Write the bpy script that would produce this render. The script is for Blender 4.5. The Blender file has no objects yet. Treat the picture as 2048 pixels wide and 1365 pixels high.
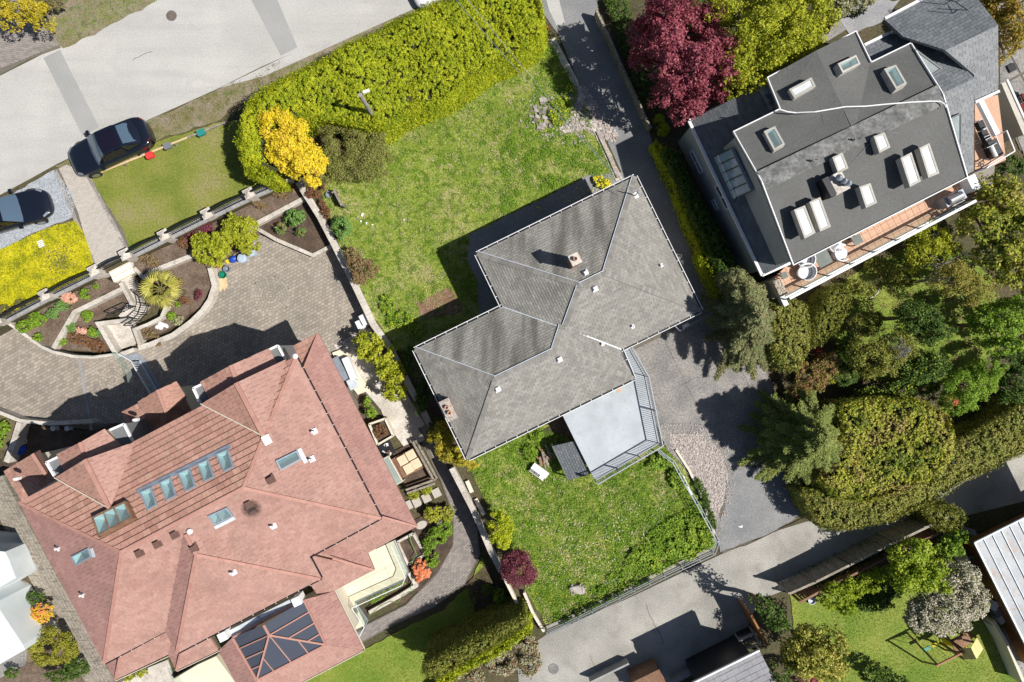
import bpy, math, random
import numpy as np
from mathutils import Vector, Matrix
R = random.Random(7)
NR = np.random.default_rng(7)
sc = bpy.context.scene
COL = sc.collection
# ---------------------------------------------------------------- camera, sky, sun, exposure
HC, FP = 38.0, 1365.33
cam_d = bpy.data.cameras.new('camera'); cam_d.lens = 24; cam_d.sensor_width = 36
cam_d.clip_start = .5; cam_d.clip_end = 3000
cam = bpy.data.objects.new('camera', cam_d); COL.objects.link(cam)
cam.location = (0, 0, HC); cam.rotation_euler = (0, 0, 0)
sc.camera = cam
SUN_EL, SUN_AZ = math.radians(53.5), math.radians(-14.5)
wd = bpy.data.worlds.new('World'); sc.world = wd; wd.use_nodes = True
_nt = wd.node_tree; _bg = _nt.nodes['Background']
_sky = _nt.nodes.new('ShaderNodeTexSky'); _sky.sky_type = 'NISHITA'; _sky.sun_disc = False
_sky.sun_elevation = SUN_EL; _sky.sun_rotation = math.pi/2 - SUN_AZ
_nt.links.new(_sky.outputs[0], _bg.inputs[0]); _bg.inputs[1].default_value = .052
_sl = bpy.data.lights.new('sun', 'SUN'); _sl.energy = 4.75; _sl.angle = math.radians(.5); _sl.color = (1, .955, .88)
_so = bpy.data.objects.new('sun', _sl); COL.objects.link(_so)
SUNV = Vector((math.cos(SUN_EL)*math.cos(SUN_AZ), math.cos(SUN_EL)*math.sin(SUN_AZ), math.sin(SUN_EL)))
_so.rotation_euler = SUNV.to_track_quat('Z', 'Y').to_euler(); _so.location = SUNV*60
sc.view_settings.view_transform = 'Standard'; sc.view_settings.look = 'None'
sc.view_settings.exposure = 0.33; sc.view_settings.gamma = 1; sc.view_settings.use_curve_mapping = False

# ---------------------------------------------------------------- helpers
def P(px, py, z=0.0):
    k = (HC - z)/FP
    return Vector(((px-1024)*k, (682.5-py)*k, z))
def PP(pts, z=0.0):
    return [P(p[0], p[1], p[2] if len(p) > 2 else z) for p in pts]
def mpp(z=0.0): return (HC-z)/FP
ORG = {}
def tag(o, label=None, cat=None, group=None, kind=None):
    if label: o['label'] = label
    if cat: o['category'] = cat
    if group: o['group'] = group
    if kind: o['kind'] = kind
    return o
def T(name, label, cat, loc, group=None):
    o = bpy.data.objects.new(name, None); o.empty_display_size = .3
    COL.objects.link(o); o.location = loc; ORG[o.name] = Vector(loc)
    return tag(o, label, cat, group)
def link(name, me, parent=None, mat=None):
    o = bpy.data.objects.new(name, me); COL.objects.link(o)
    if parent is not None: o.parent = parent
    ORG[o.name] = ORG[parent.name] if parent is not None else Vector((0, 0, 0))
    if mat: me.materials.append(mat)
    return o
class MB:
    def __init__(s): s.v = []; s.f = []; s.sm = False
    def face(s, pts):
        n = len(s.v); s.v += [tuple(p) for p in pts]; s.f.append(tuple(range(n, n+len(pts)))); return s
    def prism(s, poly, z0, z1):
        """poly: list of xy(z ignored) ; closed prism"""
        a = sum(poly[i][0]*poly[(i+1) % len(poly)][1]-poly[(i+1) % len(poly)][0]*poly[i][1] for i in range(len(poly)))
        if a < 0: poly = poly[::-1]
        n = len(s.v); m = len(poly)
        s.v += [(p[0], p[1], z0) for p in poly]+[(p[0], p[1], z1) for p in poly]
        s.f.append(tuple(range(n+m, n+2*m))); s.f.append(tuple(range(n+m-1, n-1, -1)))
        for i in range(m):
            j = (i+1) % m; s.f.append((n+i, n+j, n+m+j, n+m+i))
        return s
    def box(s, c, sx, sy, sz, ang=0.0, tilt=None):
        """c = centre of the bottom"""
        ca, sa = math.cos(ang), math.sin(ang); n = len(s.v)
        for z in (0, sz):
            for x, y in ((-sx/2, -sy/2), (sx/2, -sy/2), (sx/2, sy/2), (-sx/2, sy/2)):
                v = Vector((x*ca-y*sa, x*sa+y*ca, z))
                if tilt is not None: v = tilt @ v
                s.v.append(tuple(Vector(c)+v))
        s.f += [(n, n+3, n+2, n+1), (n+4, n+5, n+6, n+7), (n, n+1, n+5, n+4), (n+1, n+2, n+6, n+5), (n+2, n+3, n+7, n+6), (n+3, n, n+4, n+7)]
        return s
    def bar(s, p, q, w, h, up=Vector((0, 0, 1))):
        """box section bar, p->q along its bottom centre"""
        p, q = Vector(p), Vector(q); d = (q-p)
        if d.length < 1e-6: return s
        d.normalize()
        if abs(d.z) > .95: up = Vector((1, 0, 0))
        a = d.cross(up).normalized()*w/2; b = a.cross(d).normalized()*h
        n = len(s.v)
        for c in (p, q): s.v += [tuple(c-a), tuple(c+a), tuple(c+a+b), tuple(c-a+b)]
        s.f += [(n, n+1, n+2, n+3), (n+7, n+6, n+5, n+4), (n, n+4, n+5, n+1), (n+1, n+5, n+6, n+2), (n+2, n+6, n+7, n+3), (n+3, n+7, n+4, n)]
        return s
    def tube(s, pts, r, seg=6, caps=True):
        pts = [Vector(p) for p in pts]; rs = r if isinstance(r, (list, tuple)) else [r]*len(pts)
        n0 = len(s.v)
        for i, p in enumerate(pts):
            d = (pts[min(i+1, len(pts)-1)]-pts[max(i-1, 0)]).normalized()
            u = Vector((0, 0, 1)) if abs(d.z) < .9 else Vector((1, 0, 0))
            a = d.cross(u).normalized(); b = d.cross(a).normalized()
            for k in range(seg):
                t = 2*math.pi*k/seg; s.v.append(tuple(p+(a*math.cos(t)+b*math.sin(t))*rs[i]))
        for i in range(len(pts)-1):
            for k in range(seg):
                k2 = (k+1) % seg; s.f.append((n0+i*seg+k, n0+i*seg+k2, n0+(i+1)*seg+k2, n0+(i+1)*seg+k))
        if caps:
            s.f.append(tuple(n0+k for k in range(seg))); s.f.append(tuple(n0+(len(pts)-1)*seg+k for k in reversed(range(seg))))
        return s
    def lathe(s, c, prof, seg=16, sx=1.0, sy=1.0, ang=0.0):
        n0 = len(s.v); c = Vector(c); ca, sa = math.cos(ang), math.sin(ang)
        for r, z in prof:
            for k in range(seg):
                t = 2*math.pi*k/seg; x, y = r*math.cos(t)*sx, r*math.sin(t)*sy
                s.v.append((c.x+x*ca-y*sa, c.y+x*sa+y*ca, c.z+z))
        for i in range(len(prof)-1):
            for k in range(seg):
                k2 = (k+1) % seg; s.f.append((n0+i*seg+k, n0+i*seg+k2, n0+(i+1)*seg+k2, n0+(i+1)*seg+k))
        s.f.append(tuple(n0+k for k in reversed(range(seg)))); s.f.append(tuple(n0+(len(prof)-1)*seg+k for k in range(seg)))
        return s
    def build(s, name, mat, parent=None, smooth=False):
        org = ORG[parent.name] if parent is not None else Vector((0, 0, 0))
        me = bpy.data.meshes.new(name)
        me.from_pydata([(v[0]-org.x, v[1]-org.y, v[2]-org.z) for v in s.v], [], s.f)
        me.update()
        o = link(name, me, parent, mat)
        if smooth:
            for p in me.polygons: p.use_smooth = True
        return o
def rect_px(x0, y0, x1, y1, w, z=0):
    """quad around a centre line given in pixels, w in metres"""
    a, b = P(x0, y0, z), P(x1, y1, z); d = (b-a).normalized(); n = Vector((-d.y, d.x, 0))*w/2
    return [a-n, b-n, b+n, a+n]
def strip_poly(pts, w):
    """closed outline of a poly-line of width w (world xy)"""
    L, Rr = [], []
    for i, p in enumerate(pts):
        d1 = (pts[i]-pts[i-1]) if i > 0 else (pts[1]-pts[0])
        d2 = (pts[i+1]-pts[i]) if i < len(pts)-1 else d1
        d1 = Vector((d1.x, d1.y, 0)).normalized(); d2 = Vector((d2.x, d2.y, 0)).normalized()
        m = (d1+d2).normalized(); n = Vector((-m.y, m.x, 0)); k = 1/max(.5, m.dot(d1))
        L.append(p+n*w/2*k); Rr.append(p-n*w/2*k)
    return L+Rr[::-1]
def area2(poly):
    return abs(sum(poly[i][0]*poly[(i+1) % len(poly)][1]-poly[(i+1) % len(poly)][0]*poly[i][1] for i in range(len(poly))))/2
def inpoly(x, y, poly):
    ins = np.zeros(x.shape, bool); n = len(poly)
    for i in range(n):
        x1, y1 = poly[i][0], poly[i][1]; x2, y2 = poly[(i+1) % n][0], poly[(i+1) % n][1]
        if abs(y2-y1) < 1e-9: continue
        c = ((y1 > y) != (y2 > y)) & (x < (x2-x1)*(y-y1)/(y2-y1)+x1); ins ^= c
    return ins
def sample_poly(poly, n):
    xs = [p[0] for p in poly]; ys = [p[1] for p in poly]; out = []
    tot = 0; bb = (max(xs)-min(xs))*(max(ys)-min(ys)); fr = max(.02, area2(poly)/bb)
    while tot < n:
        m = int((n-tot)/fr*1.1)+50
        x = NR.uniform(min(xs), max(xs), m); y = NR.uniform(min(ys), max(ys), m)
        k = inpoly(x, y, poly); out.append(np.stack([x[k], y[k]], 1)); tot += k.sum()
    return np.concatenate(out)[:n]
def clip(poly, x0, x1, y0, y1):
    for ax, lim, sg in ((0, x0, 1), (0, x1, -1), (1, y0, 1), (1, y1, -1)):
        out = []
        for i in range(len(poly)):
            a, b = poly[i], poly[(i+1) % len(poly)]
            ia, ib = sg*(a[ax]-lim) >= 0, sg*(b[ax]-lim) >= 0
            if ia: out.append(a)
            if ia != ib:
                t = (lim-a[ax])/(b[ax]-a[ax]); out.append((a[0]+(b[0]-a[0])*t, a[1]+(b[1]-a[1])*t))
        poly = out
        if len(poly) < 3: return []
    return poly
# ---------------------------------------------------------------- materials
def ramp(nt, cols, pos=None, interp='LINEAR'):
    r = nt.nodes.new('ShaderNodeValToRGB'); r.color_ramp.interpolation = interp; e = r.color_ramp.elements
    while len(e) > 1: e.remove(e[-1])
    for i, c in enumerate(cols):
        p = pos[i] if pos else i/max(1, len(cols)-1)
        el = e[0] if i == 0 else e.new(p)
        el.position = p; el.color = (c[0], c[1], c[2], 1)
    return r
def M(name, cols, sc_=1.0, rough=.85, grain=.25, gsc=30, bump=0.0, bsc=40, island=None, imix=.6, metal=0, spec=.3,
      lo=.35, hi=.65, streak=None, leaf=0.0, stain=None, alpha=1.0, distort=0.0, coat=0):
    m = bpy.data.materials.new(name); m.use_nodes = True; nt = m.node_tree; N, L = nt.nodes, nt.links
    b = N['Principled BSDF']; g = N.new('ShaderNodeNewGeometry')
    def noise(s, det=4, vec=None, dist=0.0):
        n = N.new('ShaderNodeTexNoise'); n.inputs['Scale'].default_value = s; n.inputs['Detail'].default_value = det
        n.inputs['Distortion'].default_value = dist
        L.new(vec or g.outputs['Position'], n.inputs['Vector']); return n
    def mix(f, a, c, mode='MIX'):
        x = N.new('ShaderNodeMix'); x.data_type = 'RGBA'; x.blend_type = mode
        for s, v in ((x.inputs[0], f), (x.inputs[6], a), (x.inputs[7], c)):
            if isinstance(v, (int, float)): s.default_value = v
            elif isinstance(v, (tuple, list)): s.default_value = (v[0], v[1], v[2], 1)
            else: L.new(v, s)
        return x.outputs[2]
    if len(cols) > 1:
        n = noise(sc_, 5, None, distort); rp = ramp(nt, cols, [lo+(hi-lo)*i/(len(cols)-1) for i in range(len(cols))])
        L.new(n.outputs[0], rp.inputs[0]); col = rp.outputs[0]
    else:
        rg = N.new('ShaderNodeRGB'); rg.outputs[0].default_value = (*cols[0], 1); col = rg.outputs[0]
    if island:
        rp2 = ramp(nt, island, None, 'LINEAR'); L.new(g.outputs['Random Per Island'], rp2.inputs[0])
        col = mix(imix, col, rp2.outputs[0])
    if streak:
        ang, sx, sy, scol, amt, lo2, hi2 = streak
        mp = N.new('ShaderNodeMapping'); mp.inputs['Rotation'].default_value = (0, 0, -ang); mp.inputs['Scale'].default_value = (sx, sy, 0)
        L.new(g.outputs['Position'], mp.inputs['Vector']); n = noise(1, 3, mp.outputs[0])
        rp3 = ramp(nt, [(0, 0, 0), (amt, amt, amt)], [lo2, hi2]); L.new(n.outputs[0], rp3.inputs[0])
        col = mix(rp3.outputs[0], col, scol)
    for st in (stain or []):
        ssc, scol, lo2, hi2, amt = st
        n = noise(ssc, 6); rp4 = ramp(nt, [(0, 0, 0), (amt, amt, amt)], [lo2, hi2]); L.new(n.outputs[0], rp4.inputs[0])
        col = mix(rp4.outputs[0], col, scol)
    if grain:
        n = noise(gsc, 3); rp5 = ramp(nt, [(1-grain,)*3, (1+grain*.6,)*3], [.3, .7]); L.new(n.outputs[0], rp5.inputs[0])
        col = mix(1.0, col, rp5.outputs[0], 'MULTIPLY')
    L.new(col, b.inputs['Base Color']); b.inputs['Roughness'].default_value = rough
    b.inputs['Metallic'].default_value = metal; b.inputs['Specular IOR Level'].default_value = spec
    if coat: b.inputs['Coat Weight'].default_value = coat; b.inputs['Coat Roughness'].default_value = .05
    if bump:
        n = noise(bsc, 4); bp = N.new('ShaderNodeBump'); bp.inputs['Strength'].default_value = bump; bp.inputs['Distance'].default_value = .05
        L.new(n.outputs[0], bp.inputs['Height']); L.new(bp.outputs[0], b.inputs['Normal'])
    if leaf:
        tr = N.new('ShaderNodeBsdfTranslucent'); L.new(col, tr.inputs[0]); ms = N.new('ShaderNodeMixShader')
        ms.inputs[0].default_value = leaf; L.new(b.outputs[0], ms.inputs[1]); L.new(tr.outputs[0], ms.inputs[2])
        L.new(ms.outputs[0], N['Material Output'].inputs[0])
    if alpha < 1:
        b.inputs['Alpha'].default_value = alpha
    return m
def leafM(name, cols, patch=None, pm=.35, psc=.8, leaf=.22):
    return M(name, patch or [cols[0], cols[-1]], sc_=psc, island=cols, imix=1-pm if patch else .8, grain=0, rough=.6, spec=.25, leaf=leaf)
def glassM(name, col, rough=.05, trans=.0, spec=.8):
    m = bpy.data.materials.new(name); m.use_nodes = True; b = m.node_tree.nodes['Principled BSDF']
    b.inputs['Base Color'].default_value = (*col, 1); b.inputs['Roughness'].default_value = rough
    b.inputs['Specular IOR Level'].default_value = spec; b.inputs['Transmission Weight'].default_value = trans
    b.inputs['IOR'].default_value = 1.45
    return m
def clearM(name, tint=(.8, .9, .88), op=.25):
    m = bpy.data.materials.new(name); m.use_nodes = True; nt = m.node_tree; b = nt.nodes['Principled BSDF']
    b.inputs['Base Color'].default_value = (*tint, 1); b.inputs['Roughness'].default_value = .05; b.inputs['Specular IOR Level'].default_value = .6
    tr = nt.nodes.new('ShaderNodeBsdfTransparent'); tr.inputs[0].default_value = (tint[0], tint[1], tint[2], 1); ms = nt.nodes.new('ShaderNodeMixShader')
    ms.inputs[0].default_value = op; nt.links.new(tr.outputs[0], ms.inputs[1]); nt.links.new(b.outputs[0], ms.inputs[2])
    nt.links.new(ms.outputs[0], nt.nodes['Material Output'].inputs[0]); return m
A26 = math.radians(26)
m_street = M('street_concrete', [(.41, .405, .39), (.50, .49, .47)], .25, grain=.16, gsc=14, bump=.12, bsc=60, streak=(math.radians(26), .12, 1.1, (.34, .335, .33), .5, .45, .7), stain=[(1.2, (.35, .33, .32), .55, .8, .45), (5, (.30, .28, .27), .64, .74, .35)])
m_patch = M('patch_asphalt', [(.30, .305, .30), (.34, .34, .335)], .6, grain=.15, gsc=18, bump=.1, bsc=60)
m_lane = M('lane_concrete', [(.27, .26, .24), (.40, .385, .355)], .4, grain=.28, gsc=16, bump=.2, bsc=40, stain=[(.9, (.20, .185, .16), .52, .75, .6), (3.5, (.45, .43, .39), .6, .8, .4)])
m_drive = M('drive_asphalt', [(.20, .205, .215), (.27, .27, .275)], .5, grain=.3, gsc=16, bump=.25, bsc=40, stain=[(2, (.30, .29, .28), .55, .75, .4)])
m_slab = M('drive_concrete', [(.20, .195, .19), (.30, .285, .27)], .9, grain=.38, gsc=11, bump=.25, bsc=40, stain=[(1.4, (.24, .22, .21), .5, .75, .5)])
m_gravel = M('gravel_mix', [(.36, .31, .28), (.47, .41, .37)], 2, grain=.5, gsc=12, bump=.4, bsc=30)
m_gravelb = M('gravel_blue', [(.32, .345, .385), (.39, .415, .45)], 2, grain=.5, gsc=14, bump=.4, bsc=30)
m_stone = M('small_stones', [(.5, .48, .47)], grain=0, island=[(.20, .18, .17), (.42, .38, .36), (.38, .32, .29), (.58, .54, .52)], imix=1)
m_rubble = M('rubble_stones', [(.4, .4, .4)], grain=.3, gsc=14, island=[(.14, .12, .11), (.34, .31, .28), (.46, .42, .38), (.24, .21, .19)], imix=.95)
m_iron = M('cast_iron', [(.13, .10, .09), (.19, .15, .135)], 4, grain=.2)
m_stoneb = M('small_stones_blue', [(.5, .5, .5)], grain=0, island=[(.24, .265, .30), (.35, .38, .42), (.46, .485, .52)], imix=1)
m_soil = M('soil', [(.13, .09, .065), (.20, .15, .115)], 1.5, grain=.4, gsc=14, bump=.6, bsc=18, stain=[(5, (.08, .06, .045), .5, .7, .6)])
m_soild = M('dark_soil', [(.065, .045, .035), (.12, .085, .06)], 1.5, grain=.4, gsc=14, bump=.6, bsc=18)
m_verge = M('verge_dirt', [(.27, .22, .17), (.19, .17, .08)], 1.0, grain=.4, gsc=12, bump=.5, bsc=20, stain=[(2.5, (.10, .14, .03), .52, .66, .7)])
m_ground = M('ground_soil', [(.07, .07, .03), (.10, .08, .045)], .6, grain=.4, gsc=9, bump=.6, bsc=14)
G_A = [(.16, .21, .035), (.22, .25, .055), (.30, .29, .10), (.42, .38, .19)]
m_lawnb = M('back_lawn_soil', [(.12, .19, .018), (.25, .30, .05), (.36, .33, .14)], .45, lo=.3, hi=.7, grain=.45, gsc=9, bump=.8, bsc=14, stain=[(2.6, (.10, .17, .015), .52, .60, .7), (4.5, (.42, .36, .22), .60, .70, .6)])
m_lawnf = M('front_lawn_soil', [(.13, .17, .025), (.21, .22, .05), (.28, .24, .12)], .5, lo=.3, hi=.75, grain=.3, gsc=10, bump=.5, bsc=18)
m_lawng = M('green_lawn_soil', [(.14, .22, .025), (.24, .28, .05)], .5, grain=.3, gsc=10, bump=.5, bsc=18)
m_tuftb = M('back_lawn_grass', [(.09, .26, .006), (.25, .42, .016), (.54, .52, .14)], .55, lo=.34, hi=.64, grain=0, island=[(.05, .16, .006), (.20, .40, .012), (.42, .56, .04), (.72, .68, .32)], imix=.45, leaf=.3, rough=.7, stain=[(2.6, (.10, .19, .012), .52, .60, .7), (4.5, (.62, .52, .30), .60, .70, .6)])
m_tuftf = M('front_lawn_grass', [(.11, .24, .012), (.30, .38, .03), (.50, .44, .15)], .8, lo=.32, hi=.68, grain=0, island=[(.10, .20, .012), (.30, .39, .03), (.56, .52, .13)], imix=.4, leaf=.25, rough=.7, stain=[(1.6, (.20, .30, .02), .52, .64, .5), (3.5, (.48, .38, .22), .60, .72, .5)])
m_tuftg = M('green_lawn_grass', [(.13, .24, .012), (.30, .36, .04)], .6, grain=0, island=[(.12, .20, .012), (.28, .35, .04), (.42, .42, .09)], imix=.4, leaf=.25, rough=.7, stain=[(2.2, (.12, .24, .012), .50, .66, .5)])
m_tufts = M('south_lawn_grass', [(.07, .25, .005), (.20, .42, .012), (.50, .54, .10)], .8, lo=.32, hi=.68, grain=0, island=[(.05, .14, .008), (.19, .36, .018), (.36, .50, .04), (.64, .64, .34)], imix=.5, leaf=.25, rough=.7, stain=[(2.8, (.07, .17, .01), .50, .58, .75), (4.0, (.64, .56, .30), .61, .70, .6)])
m_paver = M('paver', [(.24, .21, .18), (.38, .335, .285)], .45, grain=.15, gsc=30, bump=.1, island=[(.22, .19, .17), (.34, .30, .255), (.45, .395, .335)], imix=.5, stain=[(.5, (.20, .19, .17), .5, .75, .5)])
m_paverg = M('paver_grey', [(.24, .215, .20), (.31, .28, .26)], .6, grain=.15, gsc=30, island=[(.17, .155, .15), (.27, .245, .23), (.36, .32, .30)], imix=.5)
m_paverl = M('paver_light', [(.42, .385, .345), (.48, .44, .40)], .6, grain=.15, gsc=30, island=[(.38, .35, .31), (.46, .42, .38), (.52, .48, .43)], imix=.5)
m_joint = M('joint_sand', [(.13, .12, .10), (.17, .15, .12)], 2, grain=.3, gsc=20)
m_jointl = M('joint_sand_light', [(.26, .24, .21), (.31, .28, .25)], 2, grain=.3, gsc=20)
m_brick = M('red_brick', [(.24, .13, .09)], grain=.2, island=[(.16, .09, .065), (.27, .15, .11), (.33, .20, .15)], imix=.9)
m_conc = M('wall_concrete', [(.46, .42, .37), (.62, .58, .53)], .9, grain=.22, gsc=12, bump=.2, bsc=30, stain=[(2.2, (.28, .24, .20), .55, .72, .55)])
m_concg = M('grey_cap_stone', [(.27, .27, .28), (.34, .34, .345)], .8, grain=.2, gsc=14, stain=[(2.5, (.2, .2, .2), .55, .7, .5)])
m_wood = M('weathered_wood', [(.26, .23, .19), (.36, .32, .27)], 1.2, grain=.35, gsc=9, bump=.3, bsc=20, streak=(math.radians(-62), 1.2, 9, (.14, .12, .10), .7, .5, .7), stain=[(1.2, (.16, .15, .12), .5, .7, .5)])
m_woodb = M('brown_wood', [(.20, .11, .07), (.27, .16, .10)], 1.5, grain=.3, gsc=12)
m_woodo = M('orange_wood', [(.26, .115, .045), (.33, .15, .055)], 1.5, grain=.3, gsc=12)
m_woodl = M('pale_wood', [(.55, .42, .24), (.62, .48, .28)], 1.5, grain=.2, gsc=12)
m_white = M('white_paint', [(.78, .78, .80)], grain=.08, gsc=8, rough=.5)
m_creamp = M('cream_paint', [(.66, .60, .50)], grain=.1, rough=.7)
m_black = M('black_metal', [(.015, .016, .02)], grain=0, rough=.4, spec=.5)
m_steel = M('grey_steel', [(.30, .33, .38)], grain=.15, gsc=10, rough=.45, metal=.3)
m_flash = M('metal_flashing', [(.50, .55, .62), (.60, .65, .72)], 4, grain=.1, rough=.5, metal=.1)
m_bgrey = M('blue_grey_metal', [(.22, .26, .32), (.30, .34, .40)], 4, grain=.1, rough=.45, metal=.2)
m_plast = M('grey_plastic', [(.17, .18, .19)], grain=.1, rough=.5)
m_shin = M('grey_shingle', [(.235, .228, .21), (.29, .282, .26)], .5, grain=.25, gsc=22, bump=.2, island=[(.18, .172, .158), (.26, .252, .232), (.34, .33, .305)], imix=.5, stain=[(1.3, (.17, .165, .155), .52, .72, .55)])
m_shind = M('stained_grey_shingle', [(.24, .235, .215), (.31, .30, .275)], .6, grain=.25, gsc=22, bump=.2, island=[(.19, .185, .17), (.27, .265, .245), (.36, .35, .33)], imix=.4, streak=(math.radians(26), 1.25, .22, (.085, .08, .07), .72, .44, .65))
m_shinw = M('west_grey_shingle', [(.24, .235, .21), (.30, .29, .265)], .5, grain=.25, gsc=22, island=[(.18, .175, .16), (.27, .265, .245), (.36, .35, .33)], imix=.45, stain=[(1.1, (.15, .145, .135), .45, .7, .7)])
m_ridge = M('ridge_cap_shingle', [(.24, .23, .21)], grain=.25, island=[(.18, .17, .16), (.30, .29, .27)], imix=.7)
RT = [(.34, .155, .115), (.43, .21, .16), (.50, .265, .205)]
m_tileN = M('red_roof_tile', [(.36, .195, .155), (.44, .25, .20)], .7, grain=.18, gsc=12, island=[(.26, .135, .105), (.38, .205, .16), (.45, .255, .205), (.52, .33, .25)], imix=.55, stain=[(1.6, (.26, .17, .12), .5, .7, .5)])
m_tileS = M('pink_roof_tile', [(.35, .20, .165), (.415, .245, .205)], .5, stain=[(.7, (.27, .17, .14), .5, .72, .45), (3.2, (.22, .15, .125), .60, .75, .4)], grain=.14, gsc=9, island=[(.30, .17, .145), (.395, .238, .206), (.47, .30, .26)], imix=.4)
m_tileW = M('dusty_roof_tile', [(.315, .175, .155), (.365, .21, .185)], .5, stain=[(.8, (.24, .155, .135), .5, .72, .5)], grain=.14, gsc=12, island=[(.29, .15, .135), (.37, .205, .18), (.43, .25, .215)], imix=.45)
m_tcap = M('ridge_tile', [(.42, .225, .185)], grain=.12, island=[(.38, .20, .165), (.48, .27, .22)], imix=.6)
m_memb = M('roof_membrane', [(.095, .097, .096), (.125, .127, .125)], .5, grain=.2, gsc=14, bump=.1, rough=.75, stain=[(.8, (.14, .142, .145), .5, .75, .5)], island=[(.095, .097, .096), (.128, .129, .127)], imix=.4)
m_membl = M('dusty_ridge_membrane', [(.11, .112, .11), (.23, .232, .23)], 2.2, lo=.35, hi=.68, grain=.35, gsc=7, rough=.8)
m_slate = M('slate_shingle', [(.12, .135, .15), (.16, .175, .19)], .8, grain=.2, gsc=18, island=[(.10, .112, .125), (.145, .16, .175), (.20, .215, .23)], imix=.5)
m_slatesun = M('sunlit_slate_shingle', [(.20, .21, .22), (.25, .26, .27)], .8, grain=.25, gsc=14, island=[(.17, .18, .19), (.24, .25, .26), (.29, .30, .31)], imix=.5)  # lighter copy of the slate: sun on the south-east slopes put into colour
m_siding = M('grey_siding', [(.38, .39, .39), (.44, .45, .45)], 1, grain=.12, gsc=10)
m_stucco = M('stucco', [(.50, .47, .42), (.56, .53, .48)], 1, grain=.15, gsc=14)
m_terra = M('terracotta', [(.52, .31, .21), (.60, .38, .27)], .8, grain=.15, gsc=16, island=[(.47, .28, .19), (.57, .36, .25), (.64, .43, .31)], imix=.5)
m_cream = M('cream_tile', [(.70, .62, .47), (.78, .71, .57)], .7, grain=.1, gsc=16, island=[(.66, .59, .44), (.78, .72, .58)], imix=.4)
m_deck = M('grey_vinyl_deck', [(.39, .43, .47), (.45, .49, .53)], .8, grain=.08, gsc=20, rough=.6, stain=[(1.1, (.30, .33, .35), .48, .75, .6), (6, (.26, .27, .27), .62, .75, .5)])
m_sglass = M('skylight_glass', [(.05, .13, .15)], grain=0, rough=.06, spec=.8)
m_well = M('white_skylight_well', [(.72, .78, .76)], grain=0, rough=.7)
m_dglass = glassM('dark_glass', (.012, .02, .035), .04)
m_wdome = M('white_dome', [(.62, .65, .66), (.72, .74, .75)], 3, grain=.05, rough=.35)
m_clear = clearM('clear_glass', (.86, .95, .92), .22)
m_clearp = clearM('window_pane', (.80, .90, .92), .10)
m_tint = clearM('tinted_pane', (.30, .34, .44), .22)
m_bark = M('bark', [(.12, .09, .065), (.18, .14, .10)], 3, grain=.3, gsc=12)
m_barkg = M('grey_bark', [(.30, .28, .25), (.36, .34, .30)], 3, grain=.3, gsc=12)
m_core = M('core_shade', [(.035, .045, .012), (.05, .055, .02)], 3, grain=.4, gsc=9)
# ---------------------------------------------------------------- foliage
def sn(X, freq, seed, k=7):
    g = np.random.default_rng(seed); o = np.zeros(len(X))
    for i in range(k):
        v = g.normal(size=X.shape[1]); v = v/np.linalg.norm(v)*freq*g.uniform(.5, 1.6)
        o += np.sin(X@v+g.uniform(0, 6.28))
    return o/k*1.6
def leafmesh(name, C, Nn, size, mat, parent=None, asp=.6, D=None, jit=.35):
    """C (n,3) centres, Nn normals, rhombic leaves"""
    n = len(C)
    if parent is not None: C = C-np.array(ORG[parent.name])
    Nn = Nn/(np.linalg.norm(Nn, axis=1, keepdims=True)+1e-9)
    t = NR.normal(size=(n, 3)) if D is None else D+NR.normal(size=(n, 3))*.25
    t -= Nn*np.sum(t*Nn, 1, keepdims=True); t /= np.linalg.norm(t, axis=1, keepdims=True)+1e-9
    b = np.cross(Nn, t); s = size*NR.uniform(1-jit, 1+jit, (n, 1))
    V = np.empty((n, 4, 3)); V[:, 0] = C+t*s; V[:, 1] = C+b*s*asp; V[:, 2] = C-t*s; V[:, 3] = C-b*s*asp
    me = bpy.data.meshes.new(name); me.vertices.add(4*n); me.vertices.foreach_set('co', V.ravel().astype(np.float32))
    me.loops.add(4*n); me.loops.foreach_set('vertex_index', np.arange(4*n, dtype=np.int32))
    me.polygons.add(n); me.polygons.foreach_set('loop_start', np.arange(0, 4*n, 4, dtype=np.int32))
    me.polygons.foreach_set('loop_total', np.full(n, 4, dtype=np.int32)); me.update(calc_edges=True)
    return link(name, me, parent, mat)
def tufts(name, poly, n, z, h, w, mat, parent=None, kind='stuff', blades=3):
    xy = sample_poly(poly, n); f = sn(xy, 1.2, 5)
    V = []; c = np.concatenate([xy, np.full((n, 1), z)], 1)
    hs = h*NR.uniform(.4, 1.3, n)*(1+.35*f)
    Vv = np.empty((n, blades, 3, 3))
    for k in range(blades):
        a = NR.uniform(0, 6.28, n); lean = NR.uniform(.3, 1.1, n)*hs
        bx = np.stack([np.cos(a+1.57), np.sin(a+1.57), 0*a], 1)*w*.5
        Vv[:, k, 0] = c+bx; Vv[:, k, 1] = c-bx
        Vv[:, k, 2] = c+np.stack([np.cos(a)*lean, np.sin(a)*lean, hs], 1)
    m = n*blades; me = bpy.data.meshes.new(name); me.vertices.add(3*m); me.vertices.foreach_set('co', Vv.ravel().astype(np.float32))
    me.loops.add(3*m); me.loops.foreach_set('vertex_index', np.arange(3*m, dtype=np.int32))
    me.polygons.add(m); me.polygons.foreach_set('loop_start', np.arange(0, 3*m, 3, dtype=np.int32))
    me.polygons.foreach_set('loop_total', np.full(m, 3, dtype=np.int32)); me.update(calc_edges=True)
    o = link(name, me, parent, mat); o['kind'] = kind
    return o
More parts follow.
